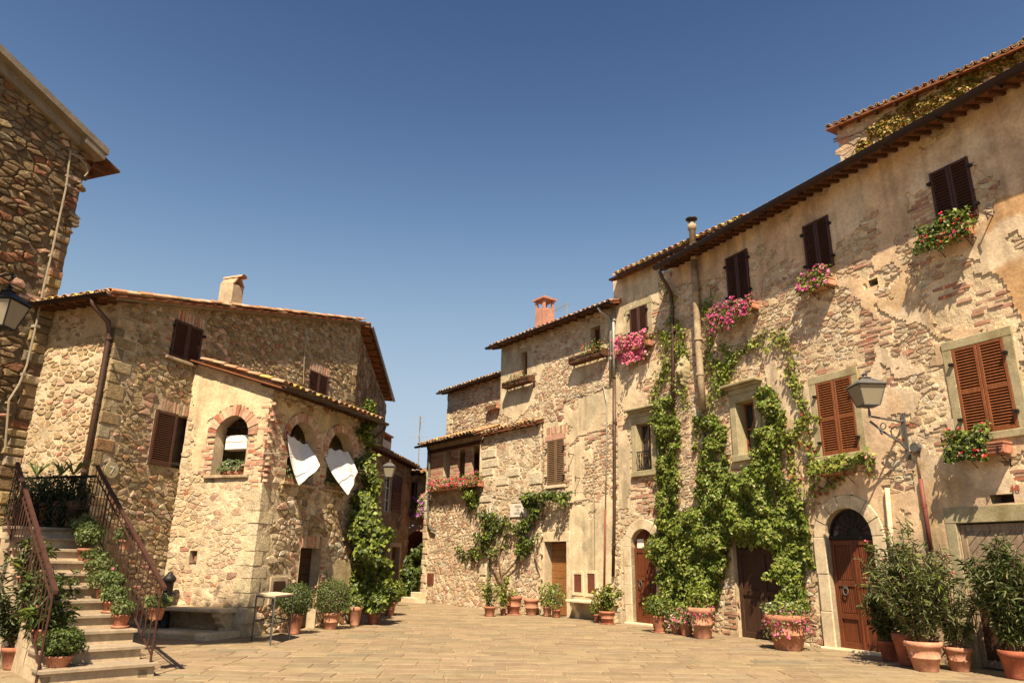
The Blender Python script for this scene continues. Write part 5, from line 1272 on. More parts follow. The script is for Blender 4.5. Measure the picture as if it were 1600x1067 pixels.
MB().wbev(WA, rA[0] - .15, rA[1] + .15, rA[2] - .07, rA[2] - .003, -.3, .08).build('window_sill', 'pipe_clay', HG)
rD = (W.px(463, 915)[0], W.px(496, 915)[0], .0, W.px(482, 856)[1]); FB.hole(rD); FB.niche(rD, depth=.34); FB.guard(rD, .03)
mb = MB(); mb.wbox(W, rD[0], rD[1], .02, rD[3], -.3, -.26)
for k in range(9): z = .03 + (rD[3] - .04) * k / 9; mb.wbev(W, rD[0] + .02, rD[1] - .02, z + .008, z + (rD[3] - .04) / 9 - .008, -.259, -.235, .008)
mb.build('door', 'door_dark', HG)
FB.bricks([(rD[0] - .12, rD[3] + .02), (rD[1] + .12, rD[3] + .02), (rD[1] + .12, rD[3] + .28), (rD[0] - .12, rD[3] + .28)], px=False, vertical=True, miss=.1, force=True)
FB.bricks([(rD[1] + .02, .1), (rD[1] + .2, .1), (rD[1] + .2, rD[3]), (rD[1] + .02, rD[3])], px=False, miss=.25, bw=.19, force=True)
rX = bb(W, 425, 908, 443, 936); MB().wbev(W, rX[0], rX[1], rX[2], rX[3], -.02, .035, .006).build('meter_door', 'door_dark', HG); mb = MB(); 
for (a0, a1, z0, z1) in ((rX[0] - .1, rX[0] - .002, rX[2] - .1, rX[3] + .1), (rX[1] + .002, rX[1] + .1, rX[2] - .1, rX[3] + .1), (rX[0], rX[1], rX[3] + .002, rX[3] + .1)): mb.wbev(W, a0, a1, z0, z1, -.02, .025, .006)
mb.build('meter_frame', 'render', HG); FB.guard(rX, .11)
# big quoins at the corner of the wing
z = -.05; k = 0
while z < 2.9:
    h = random.uniform(.2, .38); l1_, l2_ = (.42, .26) if k % 2 else (.26, .45); col = pick([(3, (.50, .41, .27)), (2, (.44, .36, .24)), (1, (.56, .48, .34))])
    mb = MB(); a = WB.p(0, 0, 0); b1_ = random.uniform(.01, .03)
    pA = lambda s_, d: (WB.P[0] + WA.t[0] * s_ + WA.n[0] * d, WB.P[1] + WA.t[1] * s_ + WA.n[1] * d); pB = lambda s_, d: (WB.P[0] + WB.t[0] * s_ + WB.n[0] * d, WB.P[1] + WB.t[1] * s_ + WB.n[1] * d)
    cor = (WB.P[0] + (WA.n[0] + WB.n[0]) * b1_, WB.P[1] + (WA.n[1] + WB.n[1]) * b1_)
    ring = [pA(l1_, b1_ * .6), cor, pB(l2_, b1_ * .6), pB(l2_, -.03), pA(.03, -.1), pA(l1_, -.03)]
    mb.add([(p[0], p[1], z + .008) for p in ring] + [(p[0] + random.uniform(-.01, .01), p[1], z + h - .008 + random.uniform(-.012, .012)) for p in ring], [(i, (i + 1) % 6, 6 + (i + 1) % 6, 6 + i) for i in range(6)] + [tuple(range(6, 12)), tuple(range(5, -1, -1))], col)
    mb.build('quoin', 'stone', HG); FA.guard((0, l1_, z, z + h)); FB.guard((0, l2_, z, z + h)); z += h; k += 1
FB.bricks([(0.02, 3.0), (.36, 3.0), (.36, zwall - .5), (.02, zwall - .5)], px=False, miss=.15); FA.bricks([(0.02, 3.0), (.3, 3.0), (.3, zwall - .3), (.02, zwall - .3)], px=False, miss=.25)
FB.rubble(.18, .115, OCHRE + CREAM, relief=.032, gap=.009, drop=.28, brickp=.07, keep=.93)
FA.finish(150); FB.finish(150)
eave(HG, WB, -.22, sBe + .22, zeB, over, pitG, 2.42, rows=7, lim=200, spacing=.35, rs=.05, th=.04)
slab([WB.p(.05, 2.9, -.02), WB.p(sBe - .05, 2.9, -.02), WB.p(sBe - .05, 2.9, -2.4), WB.p(.05, 2.9, -2.4)], .15, 'loggia_floor', 'render', HG)
slab([WB.p(sBe - .001, -.1, 0), WB.p(sBe - .001, -.1, -2.4), WB.p(sBe - .001, zhigh, -2.4), WB.p(sBe - .001, zwall, 0)], .2, 'end_wall', 'render', HG, (-WB.t[0], -WB.t[1], 0))
dpg = MB(); dpg.tube([WB.p(sBe + .12, zeB - .08, over + .07), WB.p(sBe + .1, zeB - .22, over + .05), WB.p(sBe + .02, zeB - .5, .12), WB.p(sBe - .05, zeB - .7, .06), WB.p(sBe - .05, 1.2, .06)], .045, 8).build('downpipe', 'pipe_brown', HG, True)
# white case hanging in the end arch
bx = thing('wall_unit', 'white slatted case hung inside the end arch of the loggia', 'wall unit', WA.p((rA[0] + rA[1]) / 2, rA[2] + .6, -.3))
q = bb(WA, 352, 680, 386, 702, -.25); mb = MB(); mb.wbev(WA, q[0], q[1], q[2], (q[2] + q[3]) / 2 - .003, -.5, -.25, .015).wbev(WA, q[0], q[1], (q[2] + q[3]) / 2 + .003, q[3], -.5, -.248, .015).build('case', 'white', bx)
mb = MB(); mb.wbox(WA, q[0] - .03, q[1] + .03, q[3] + .16, q[3] + .2, -.35, -.25)
for a in (q[0] + .12, q[1] - .12): mb.wbox(WA, a - .012, a + .012, q[3] + .002, q[3] + .16, -.32, -.31)
mb.build('hanger', 'iron', bx)
def trough(name, label, W, a0, a1, z, d, pal, flowers=None, nf=0, hh=.25, n_=300, m='terra', size=.06):
    return flower_box(name, label, W, a0, a1, z, d, .18, .17, pal, flowers or REDP, n_, nf, hh, .03, m, brackets=False, size=size)
qa = bb(WA, 345, 726, 372, 742); trough('planter_box', 'terracotta planter with grey-green plant on the sill of the end arch', WA, qa[0], qa[1], rA[2] + .002, -.2, SAGE, n_=260, hh=.22)
qa = bb(WB, 447, 735, 466, 752); trough('planter_box', 'planter with pale green leaves behind the first white cloth', WB, qa[0], qa[1], rB1[2] + .002, -.2, SAGE, n_=260, hh=.3)
qa = bb(WB, 508, 735, 535, 760); trough('planter_box', 'planter with pale green leaves behind the second white cloth', WB, qa[0], qa[1], rB2[2] + .002, -.2, SAGE, n_=260, hh=.3)
# laundry
def cloth(label, top, bot, d0, d1, seed):
    """top/bot: pixel ends; hangs from the arch and blows outward"""
    nx, nz = 22, 26; V = []
    for j in range(nz + 1):
        v = j / nz
        for i in range(nx + 1):
            u = i / nx; d = d0 + (d1 - d0) * (v ** 1.25) + .03 * sin(u * 13 + seed + v * 3.5) * (1 - .5 * v) * (.25 + .75 * v) + .05 * sin(u * 4 + v * 3 + seed)
            scal = .04 * (1 - v) ** 3 * abs(sin(u * pi * 3))
            x = (top[0][0] * (1 - u) + top[1][0] * u) * (1 - v) + (bot[0][0] * (1 - u) + bot[1][0] * u) * v
            y = (top[0][1] * (1 - u) + top[1][1] * u) * (1 - v) + (bot[0][1] * (1 - u) + bot[1][1] * u) * v
            x += -4 * sin(pi * v) * (1 - u) + 3 * sin(pi * v) * u; y += 1.5 * sin(pi * u) * v
            q = WB.px(x, y, d0 + (d1 - d0) * v); V.append(WB.p(q[0], q[1] - scal * 1.6, d))
    Fc = [(j * (nx + 1) + i, j * (nx + 1) + i + 1, (j + 1) * (nx + 1) + i + 1, (j + 1) * (nx + 1) + i) for j in range(nz) for i in range(nx)]
    o = make('laundry_sheet', V, Fc, MT['cloth'], None, None, True); tag(o, label, 'laundry', 'white laundry on the loggia line')
    for i in (0, 7, 15, 22):
        p = V[i]; MB().box(p[0] - .012, p[0] + .012, p[1] - .012, p[1] + .012, p[2] - .05, p[2] + .04).build('clothes_peg', 'shut_red', o)
    pk = MB(); pk.tube([V[0], V[11], V[22]], .006, 4); pk.build('line', 'wire', o)
    md = o.modifiers.new('thickness', 'SOLIDIFY'); md.thickness = .006; sd_ = o.modifiers.new('smooth', 'SUBSURF'); sd_.levels = 1; sd_.render_levels = 1
cloth('white cloth blowing out of the nearer side arch, left of the two', ((446, 676), (482, 692)), ((470, 759), (498, 727)), .0, .5, 1)
cloth('white cloth with longer pointed corner blowing out of the far side arch', ((508, 696), (541, 704)), ((541, 774), (561, 737)), .0, .5, 4)
ln = MB(); P0 = WB.p(*WB.px(437, 708, .45), .45); P1 = WB.p(*WB.px(600, 742, .45), .45)
for o_ in (0, .06): ln.tube([(P0[0] + (P1[0] - P0[0]) * t, P0[1] + (P1[1] - P0[1]) * t, P0[2] + (P1[2] - P0[2]) * t - .08 * sin(pi * t) + o_) for t in np.linspace(0, 1, 12)], .006, 4)
for P_, s_ in ((P0, WB.px(437, 708, .45)[0]), (P1, WB.px(600, 742, .45)[0])): 
    ln.tube([WB.p(min(s_, sBe - .05), P_[2], 0), P_], .012, 5)
tag(ln.build('clothes_line', 'cable'), 'thin double clothes line on short arms along the loggia front', 'clothes line')

# ------------------------------------------------------------------ tower house at the left edge
HT = thing('tower_house', 'tall rough stone tower house cut by the left edge of the picture', 'house', WT.p(0, 0))
W = WT; q0 = W.px(0, 108); q1 = W.px(130, 230); kt = (q1[1] - q0[1]) / (q1[0] - q0[0]); ztt = lambda a: q1[1] + kt * (np.asarray(a, float) - q1[0])
FT = Face(HT, WT, -4.6, 0, ztt, default=0., plaster=[], warp=.1, mortar=(.16, .12, .075), seed=41, res=.05, rough=.03)
FT.bricks([(40, 455), (84, 452), (80, 480), (34, 482)], miss=.15, bw=.28, bh=.075); FT.bricks([(60, 418), (96, 412), (92, 428), (60, 432)], miss=.2, bw=.28, bh=.075)
FT.bricks([(36, 500), (60, 496), (60, 512), (36, 514)], miss=.2, bw=.28, bh=.075)
z = 0; k = 0
while z < 8.6:
    h = random.uniform(.16, .3); l_ = random.uniform(.28, .5); mb = MB(); mb.wbev(W, -l_, random.uniform(-.01, .02), z + .012, z + h - .012, -.3, random.uniform(.02, .07), .03, pick(BROWN + OCHRE)); mb.build('quoin', 'stone', HT); FT.guard((-l_, 0, z, z + h)); z += h; k += 1
FT.rubble(.25, .125, BROWN, relief=.06, gap=.016, drop=.22, brickp=.09, keep=.97)
FT.finish(300)
core(HT, [WT.p(-4.6, 0, -.2)[:2], WT.p(-.02, 0, -.2)[:2], WT.p(-.02, 0, -5)[:2], WT.p(-4.6, 0, -5)[:2]], -.1, [float(ztt(-4.6)), float(ztt(0)), float(ztt(0)), float(ztt(-4.6))], 'render')
def rake(name, m, a0, a1, o0, o1, d0, d1):
    z_ = lambda a, o: float(ztt(a)) + o
    mb = MB(); mb.hexa([W.p(a0, z_(a0, o0), d0), W.p(a1, z_(a1, o0), d0), W.p(a1, z_(a1, o0), d1), W.p(a0, z_(a0, o0), d1), W.p(a0, z_(a0, o1), d0), W.p(a1, z_(a1, o1), d0), W.p(a1, z_(a1, o1), d1), W.p(a0, z_(a0, o1), d1)]); return mb.build(name, m, HT)
rake('verge_beam', 'concrete', -4.7, .28, .08, .24, -.1, .34); rake('verge_band', 'concrete', -4.7, -.35, -.16, .077, -.05, .16); rake('verge_block', 'concrete', -.349, .22, -.1, .077, -.05, .32)
rake('roof', 'soffit', -4.7, .62, .02, .079, -5.2, -.101); rake('eave_board', 'beam', .05, .75, .0, .05, -5.2, .25)
for k in range(9): 
    mb = MB(); mb.wbox(WT, .2, .62, float(ztt(.4)) - .16, float(ztt(.4)) - .03, -.1 - k * .5, -.02 - k * .5); mb.build('rafter', 'beam', HT)
# cable down the tower
cb = MB(); pts = []
for x, y in ((110, 236), (104, 290), (93, 340), (80, 400), (68, 450), (56, 510), (42, 570), (30, 600), (14, 625), (8, 700)): q = WT.px(x, y, .12); pts.append(WT.p(*q, .12))
cb.tube(pts, .022, 6); q = [WT.p(*WT.px(x, y, .15), .15) for x, y in ((110, 240), (122, 244), (134, 258), (137, 270), (132, 276))]; cb.tube(q, .018, 6)
for x, y in ((104, 290), (80, 400), (56, 510), (36, 585)): qq = WT.px(x, y, .08); cb.wbox(WT, qq[0] - .05, qq[0] + .05, qq[1] - .03, qq[1] + .03, 0, .15)
tag(cb.build('power_cable', 'cable'), 'pale cable clipped down the rough tower wall at left', 'cable')
# tower lantern
lt = thing('wall_lantern', 'large dark lantern hanging at the left edge in front of the tower', 'lamp', WT.p(-2.0, 4.6, .0))
lp = ray(0, 512) * 10.6 + np.array([0, 0, EYE]); lantern(lt, tuple(lp), .46, .66, 'iron'); mb = MB(); top = (lp[0], lp[1], lp[2] + .8)
dd = WT.dist(lp); base = (lp[0] - WT.n[0] * dd, lp[1] - WT.n[1] * dd, lp[2] + .9); mb.tube([base, (top[0], top[1], top[2] + .1), top], .02, 6); mb.tube([(base[0], base[1], base[2] - .5), ((base[0] + top[0]) / 2, (base[1] + top[1]) / 2, base[2])], .014, 6); mb.build('bracket', 'iron', lt)

# ------------------------------------------------------------------ staircase
SD = np.array([sin(radians(-43)), cos(radians(-43))]); SE = np.array([sin(radians(47)), cos(radians(47))]); R0 = np.array([-4.87, 10.66]); RUN = .42; RISE = .185; WID = 1.28; NST = 11
stt = thing('staircase', 'outdoor stone staircase with rusty railings climbing left to a dark landing', 'staircase', (R0[0], R0[1], 0))
sp_ = lambda k, e, z: (R0[0] + SD[0] * RUN * k - SE[0] * e, R0[1] + SD[1] * RUN * k - SE[1] * e, z)
for k in range(NST):
    e0 = -.08 if k == 0 else 0; z1 = (k + 1) * RISE; z0 = k * RISE
    mb = MB(); mb.hexa([sp_(k, e0, z0 - .02), sp_(k + 1.2, e0, z0 - .02), sp_(k + 1.2, WID, z0 - .02), sp_(k, WID, z0 - .02), sp_(k, e0, z1 - .046), sp_(k + 1.2, e0, z1 - .046), sp_(k + 1.2, WID, z1 - .046), sp_(k, WID, z1 - .046)]); mb.build('riser', 'render', stt)
    mb = MB(); n0 = k - .13; o0 = e0 - .03; w1 = WID + .03
    q = [sp_(n0, o0, z1 - .045), sp_(k + 1.0, o0, z1 - .045), sp_(k + 1.0, w1, z1 - .045), sp_(n0, w1, z1 - .045)]; i_ = .02
    mb.add(q + [sp_(n0, o0, z1 - .01), sp_(k + 1.0, o0, z1 - .01), sp_(k + 1.0, w1, z1 - .01), sp_(n0, w1, z1 - .01), sp_(n0 + i_, o0 + .01, z1), sp_(k + 1.0, o0 + .01, z1), sp_(k + 1.0, w1 - .01, z1), sp_(n0 + i_, w1 - .01, z1)],
           [(0, 1, 5, 4), (1, 2, 6, 5), (2, 3, 7, 6), (3, 0, 4, 7), (4, 5, 9, 8), (5, 6, 10, 9), (6, 7, 11, 10), (7, 4, 8, 11), (8, 9, 10, 11), (3, 2, 1, 0)]); mb.build('tread', 'step', stt)
# solid sides
for e, nm_ in ((.004, 'side_wall'), (WID - .004 - .12, 'side_wall')):
    V = []; prof = [(0, -.05), (NST + .2, -.05), (NST + .2, NST * RISE - .06), (NST - 1, NST * RISE - .06)] + [(k, k * RISE + .0) for k in range(NST - 1, 0, -1)] + [(0, .1)]
    mb = MB(); n_ = len(prof); mb.add([sp_(a, e - .0, z) for a, z in prof] + [sp_(a, e + .12, z) for a, z in prof], [tuple(range(n_)), tuple(range(2 * n_ - 1, n_ - 1, -1))] + [(i, n_ + i, n_ + (i + 1) % n_, (i + 1) % n_) for i in range(n_)]); mb.build(nm_, 'render', stt)
zL = NST * RISE; ld = [sp_(NST, 0, zL), sp_(NST, WID, zL), (-11.2, 14.0, zL), (-10.7, 15.2, zL), (-8.25, 14.3, zL)]; slab(ld, .2, 'landing', 'render', stt)
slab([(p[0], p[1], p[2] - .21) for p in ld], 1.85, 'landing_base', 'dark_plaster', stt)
def rail_side(e, k0, k1, ztop0, bars, label=None):
    mb = MB(); zt = lambda k: ztop0 + k * RISE; hb = .055
    mb.hexa([sp_(k0 - .3, e - .022, zt(k0 - .3) - .02), sp_(k1, e - .03, zt(k1) - .02), sp_(k1, e + .03, zt(k1) - .02), sp_(k0 - .3, e + .03, zt(k0 - .3) - .02), sp_(k0 - .3, e - .03, zt(k0 - .3) + .025), sp_(k1, e - .03, zt(k1) + .025), sp_(k1, e + .03, zt(k1) + .025), sp_(k0 - .3, e + .03, zt(k0 - .3) + .025)])
    o = mb.build('handrail', 'rust', stt)
    mb = MB(); mb.tube([sp_(k0, e, zt(k0) - .16), sp_(k1, e, zt(k1) - .16)], .014, 5); mb.tube([sp_(k0, e, zt(k0) - .92), sp_(k1, e, zt(k1) - .92)], .014, 5); mb.build('rail', 'rust', o)
    n_ = int((k1 - k0) * bars)
    for i in range(n_ + 1):
        k = k0 + (k1 - k0) * i / n_; r = .009 if i % (bars * 4) else .016
        MB().tube([sp_(k, e, max(.0, zt(k) - (.95 if i % (bars * 4) else 1.12))), sp_(k, e, zt(k) - .021)], r, 5).build('baluster', 'rust', o)
rail_side(-.02, 0.05, NST, 1.18, 2); rail_side(WID + .02, 0.1, NST - .2, 1.14, 2)
mb = MB(); A_, B2_ = (-7.95, 13.95), (-9.9, 14.6)
mb.tube([(A_[0], A_[1], 3.02), (B2_[0], B2_[1], 3.02)], .025, 6); mb.tube([(A_[0], A_[1], 2.12), (B2_[0], B2_[1], 2.12)], .015, 5); o = mb.build('landing_rail', 'iron', stt)
for i in range(19): t = i / 18; MB().tube([(A_[0] + (B2_[0] - A_[0]) * t, A_[1] + (B2_[1] - A_[1]) * t, 2.04), (A_[0] + (B2_[0] - A_[0]) * t, A_[1] + (B2_[1] - A_[1]) * t, 3.0)], .009, 5).build('baluster', 'iron', o)
mb = MB(); mb.tube([sp_(.9 + .35 * t, -.1 + .12 * sin(t * 6), .55 + .09 * cos(t * 7)) for t in np.linspace(0, 1.3, 16)], .008, 5); mb.build('scroll', 'iron', stt)
# ------------------------------------------------------------------ ivy-clad tower behind
WI = Wall((ray(1312, 200) * 21)[:2], -42)
HI = thing('ivy_tower', 'tall stone building rising behind the right house, overgrown with yellowing creeper', 'house', WI.p(0, 0))
zi = WI.px(1300, 203)[1]; FI = Face(HI, WI, -14, .1, zi, z0=8.5, default=0, mortar=(.50, .40, .27), seed=51, res=.08)
FI.rubble(.3, .18, CREAM, relief=.03, gap=.014, keep=.93, region=lambda a, z: z > 9.5); FI.finish(150)
eave(HI, WI, -14, .35, zi - .1, .35, 14, 3, rows=2, lim=110, spacing=.6, guttered=False)
core(HI, [WI.p(-14, 0, -.2)[:2], WI.p(.08, 0, -.2)[:2], WI.p(.08, 0, -6)[:2], WI.p(-14, 0, -6)[:2]], 6, zi)
for lab, poly, n_, th in (('golden creeper strands on the left end of the ivy tower', [(1305, 222), (1340, 200), (1400, 185), (1440, 160), (1440, 230), (1380, 240), (1330, 235)], 700, .5),
                     ('dense yellow-green creeper covering the right part of the ivy tower', [(1400, 175), (1450, 140), (1520, 105), (1620, 50), (1620, 150), (1540, 175), (1470, 215), (1420, 225)], 4200, .36)):
    t = thing('wall_creeper', lab, 'climbing plant', WI.p(-3, 12)); P, N = wall_pts(WI, poly, n_ * 2, .16, th - .05, 2.2, 8); leaf_mesh('foliage', P, N, .12, GOLD, t); wstem(WI, [poly[0], poly[2], poly[4 % len(poly)]], .02, .03).build('stem', 'stem', t)

# ------------------------------------------------------------------ alley houses
def simple_house(name, label, W, s0, s1, z, **kw):
    h = thing(name, label, 'house', W.p((s0 + s1) / 2, 0)); f = Face(h, W, s0, s1, z, default=0, **kw); return h, f
WX = Wall((ray(600, 900) * 33)[:2], 8)      # left side of the alley
hx, fx = simple_house('alley_house', 'stone alley house beyond the creeper with red-brown shutters and street lantern', WX, -3, WX.px(637, 850)[0], WX.px(607, 712)[1], mortar=(.46, .34, .23), seed=61, res=.1)
r = WX.rect((602, 745), (606, 745), (602, 800), (606, 800)); 
rw = bb(WX, 600, 742, 611, 800); fx.hole(rw); fx.niche(rw, depth=.2); casement(fx, rw, .12, 'white', 3)
rl = bb(WX, 611.5, 742, 625, 800); louvred(hx, WX, rl, 'shut_red', .03, True, gap=.12); fx.guard(rl, .02)
rd = bb(WX, 609, 854, 622, 925); rd = (rd[0], rd[1], -.02, rd[3]); fx.hole(rd); fx.niche(rd, depth=.3); surround(fx, rd, 'pale_stone', .2, .04, sill=False); MB().wbox(WX, rd[0], rd[1], 0, rd[3], -.25, -.2).build('door', 'door_red', hx)
fx.rubble(.3, .2, [(2, (.42, .32, .2)), (2, (.36, .25, .16)), (1, (.3, .2, .13))], keep=.9, brickp=.2); fx.finish(80)
eave(hx, WX, -3, fx.s1 + .2, fx.ztop(0).item() - .05 if hasattr(fx.ztop(0), 'item') else 8, .35, 15, 3, rows=2, lim=40, spacing=.6)
core(hx, [WX.p(-3, 0, -.35)[:2], WX.p(fx.s1 - .01, 0, -.35)[:2], WX.p(fx.s1 - .01, 0, -5)[:2], WX.p(-3, 0, -5)[:2]], -.1, float(fx.ztop(0)))
WY = Wall((ray(632, 900) * 37)[:2], -62)     # end of the alley, facing the piazza
s_y0, s_y1 = sorted((WY.px(628, 860)[0], WY.px(690, 860)[0])); hy, fy = simple_house('alley_house', 'brick and stone house closing the alley with low round arch and flowered terrace', WY, s_y0 - 2.5, s_y1, WY.px(650, 742)[1], mortar=(.46, .32, .22), seed=63, res=.09)
ry = bb(WY, 638, 700, 655, 800); ry = (*bb(WY, 639, 752, 652, 792)[:2], *bb(WY, 639, 752, 652, 792)[2:]); fy.hole(ry); fy.niche(ry, depth=.3); casement(fy, ry, .2, 'shut_tan', 1)
ra_ = (*bb(WY, 634, 828, 668, 905)[:2], -.02, WY.px(650, 829)[1]); ar = (ra_[1] - ra_[0]) / 2; fy.hole(ra_, ar); fy.niche(ra_, ar, 1.6, 'shut_red'); arch_ring(fy, ra_, ar, .3, 13, 'brick', BRICKS, d=.03, jambs=False)
fy.bricks([(633, 800), (668, 800), (668, 826), (633, 826)], miss=.1, bw=.3, bh=.09); fy.rubble(.32, .2, [(2, (.42, .27, .18)), (2, (.36, .22, .15)), (1, (.3, .2, .13))], keep=.92, brickp=.3); fy.finish(80)
eave(hy, WY, fy.s0, fy.s1, WY.px(650, 742)[1], .5, 15, 3, rows=2, lim=40, spacing=.6); core(hy, [WY.p(fy.s0, 0, -1.7)[:2], WY.p(fy.s1, 0, -1.7)[:2], WY.p(fy.s1, 0, -6)[:2], WY.p(fy.s0, 0, -6)[:2]], -.1, WY.px(650, 742)[1])
rz = bb(WY, 636, 793, 668, 803); flower_box('flower_box', 'long box of purple and pink flowers on the alley terrace', WY, rz[0], rz[1], rz[2], .02, .3, .2, GREEN, [(.5, .2, .5), (.6, .25, .5), (.4, .12, .45)], 900, 110, .6, .3, brackets=False, size=.1, fs=.08)
# small far chimney and aerial
ch = thing('chimney', 'small pale chimney with brick cap above the alley houses', 'chimney', WX.p(*WX.px(604, 712), -1)); q = bb(WX, 598, 688, 611, 714, -1)
MB().wbev(WX, q[0], q[1], q[2] - .6, q[3], -1.6, -1, .01).build('shaft', 'pale_stone', ch); MB().wbev(WX, q[0] - .08, q[1] + .08, q[3] + .25, q[3] + .33, -1.68, -.92, .01, (.45, .22, .14)).build('cap', 'brick', ch)
mb = MB()
for a in (q[0], q[1] - .15): mb.wbox(WX, a, a + .15, q[3] + .001, q[3] + .249, -1.6, -1.0, (.42, .2, .13))
mb.build('cap_support', 'brick', ch)
ae = thing('tv_aerial', 'thin television aerial standing above the alley roofs', 'aerial', tuple(ray(654, 727) * 38 + np.array([0, 0, EYE]))); p0 = ray(654, 735) * 38 + np.array([0, 0, EYE]); p1 = ray(657, 650) * 38 + np.array([0, 0, EYE])
MB().tube([tuple(p0 - np.array([0, 0, 1.5])), tuple(p1)], .035, 5).build('mast', 'pipe_zinc', ae)
mb = MB()
for f_, L in ((.02, .35), (.12, .3), (.2, .22), (.4, .5)):
    z = p1[2] - (p1[2] - p0[2]) * f_; mb.tube([(p1[0] - L, p1[1], z), (p1[0] + L, p1[1], z + .03)], .015, 4)
    mb.tube([(p1[0], p1[1] - L, z), (p1[0], p1[1] + L, z)], .012, 4)
mb.build('antenna_rods', 'pipe_zinc', ae)
ae2 = thing('tv_aerial', 'low rake-shaped aerial beside the pink chimney', 'aerial', W3.p(*W3.px(880, 495), -2)); p = W3.px(886, 492, -1.5); MB().tube([W3.p(p[0], p[1] - .6, -1.5), W3.p(p[0], p[1] + .5, -1.5)], .015, 5).build('mast', 'pipe_zinc', ae2)
mb = MB(); mb.tube([W3.p(p[0] - .1, p[1] + .45, -1.5), W3.p(p[0] + .9, p[1] + .35, -1.5)], .01, 4)
for k in range(6): mb.tube([W3.p(p[0] + k * .15, p[1] + .44 - k * .015, -1.75), W3.p(p[0] + k * .15, p[1] + .44 - k * .015, -1.25)], .007, 4)
mb.build('antenna_rods', 'pipe_zinc', ae2)
# alley lantern
al = thing('wall_lantern', 'small street lantern on the corner of the alley', 'lamp', tuple(ray(608, 750) * 25 + np.array([0, 0, EYE]))); lp = ray(608, 745) * 25 + np.array([0, 0, EYE]); lantern(al, tuple(lp), .38, .55, 'grey_iron')
MB().tube([(lp[0], lp[1], lp[2] - .12), (lp[0] - 1.3, lp[1] - .2, lp[2] - .15)], .02, 5).build('bracket', 'iron', al)

# ------------------------------------------------------------------ pipes, chimneys and fittings on the right-hand walls
def wpipe(name, label, W, pts, r, m, d=.12, clamps=(), cat='pipe', seg=10, ds=None):
    t = thing(name, label, cat, W.p(*W.px(*pts[-1]), 0)); P = []
    for i, (x, y) in enumerate(pts): dd = ds[i] if ds else d; P.append(W.p(*W.px(x, y, dd), dd))
    MB().tube(P, r, seg).build('pipe_run', m, t, True)
    for (x, y) in clamps: q = W.px(x, y, d); mb = MB(); mb.tube([W.p(q[0], q[1] - .035, d), W.p(q[0], q[1] + .035, d)], r * 1.25, seg); mb.wbox(W, q[0] - .02, q[0] + .02, q[1] - .02, q[1] + .02, 0, d); mb.build('clamp', m, t)
    return t
ft = wpipe('flue_pipe', 'thick stained flue pipe running down the right house wall from the eave', W1, [(1084.5, 408), (1087, 460), (1090, 520), (1094, 580), (1098, 640)], .095, 'pipe_clay', .16, [(1087, 460), (1091, 530), (1094, 585)], 'flue', 14)
cq = W1.off(.2); a = cq.px(1085, 380); ft2 = thing('flue_chimney', 'slim metal chimney with dark disc cap above the right eave', 'chimney', cq.p(a[0], a[1], 0)); zt = cq.px(1085, 345)[1]; cc = cq.p(cq.px(1084, 400)[0], EZ1 + .1, 0)
MB().lathe([(.09, -.2), (.09, zt - EZ1 - .35), (.12, zt - EZ1 - .33), (.12, zt - EZ1 - .18), (.08, zt - EZ1 - .16), (.09, zt - EZ1 - .1)], cc, 16).build('shaft', 'pipe_clay', ft2, True)
MB().lathe([(.02, zt - EZ1 - .12), (.16, zt - EZ1 - .03), (.17, zt - EZ1), (.15, zt - EZ1 + .02), (.001, zt - EZ1 + .1)], cc, 16).build('disc_cap', 'iron', ft2, True)
wpipe('downpipe', 'brown downpipe with swan neck between the two right-hand houses', W1, [(1031, 425), (1034, 432), (1047, 455), (1050, 475), (1052, 560), (1051, 640)], .05, 'pipe_brown', .1, [(1051, 520), (1051, 600)], ds=[.58, .5, .14, .1, .1, .1])
wpipe('downpipe', 'long straight brown downpipe beside the middle house', W2, [(959.5, 590), (960, 700), (960, 800), (958, 900)], .05, 'pipe_brown', .1, [(960, 660), (960, 760), (959, 850)])
wpipe('downpipe', 'grey zinc upper length of pipe at the corner of the petunia house', W2, [(958, 480), (959, 540), (959.5, 590)], .05, 'pipe_zinc', .12, [(959, 500)])
wpipe('downpipe', 'grey swan-neck pipe falling from the middle house gutter', W3, [(935, 480), (938, 487), (951, 495), (954, 505), (954, 595)], .045, 'pipe_zinc', .1, [(954, 560)], ds=[.5, .45, .16, .1, .1])
wpipe('conduit', 'pale thin conduit dropping beside the long brown downpipe', W3, [(942, 600), (948, 630), (948, 700), (946, 795)], .02, 'pipe_zinc', .05, [(948, 660)], seg=6); wpipe('conduit', 'red painted pipe running to the ground beside the meter cupboards', W3, [(946, 796), (944, 925)], .032, 'pipe_red', .05, seg=8)
wpipe('conduit', 'red painted pipe on the ochre wall above the oleanders', W1, [(1438, 748), (1446, 800), (1455, 862)], .038, 'pipe_red', .06, [(1444, 790)]); wpipe('conduit', 'pale plastic pipe beside the arched red-brown door', W1, [(1386, 762), (1393, 850), (1402, 920)], .045, 'pale_stone', .07, [(1391, 830)])
wpipe('conduit', 'thin pipe running from the street lamp down to the red pipe', W1, [(1432, 690), (1434, 715), (1438, 748)], .02, 'pipe_clay', .04, seg=6); wpipe('conduit', 'thin zinc tube on the wall of the lean-to house behind the climber', W5, [(766, 790), (764, 850), (760, 960)], .035, 'pipe_zinc', .08, [(765, 820)], seg=8)
wpipe('downpipe', 'verdigris drainpipe bending at the corner of the loggia window', W5, [(668, 697), (671, 712), (670, 760), (668, 815), (672, 826), (679, 829)], .045, 'pipe_green', .12, seg=8)
def wire(label, W, pts, r=.008, m='wire', d=.06):
    t = MB(); t.tube([W.p(*W.px(x, y, d), d) for x, y in pts], r, 4); tag(t.build('wall_cable', m), label, 'cable')
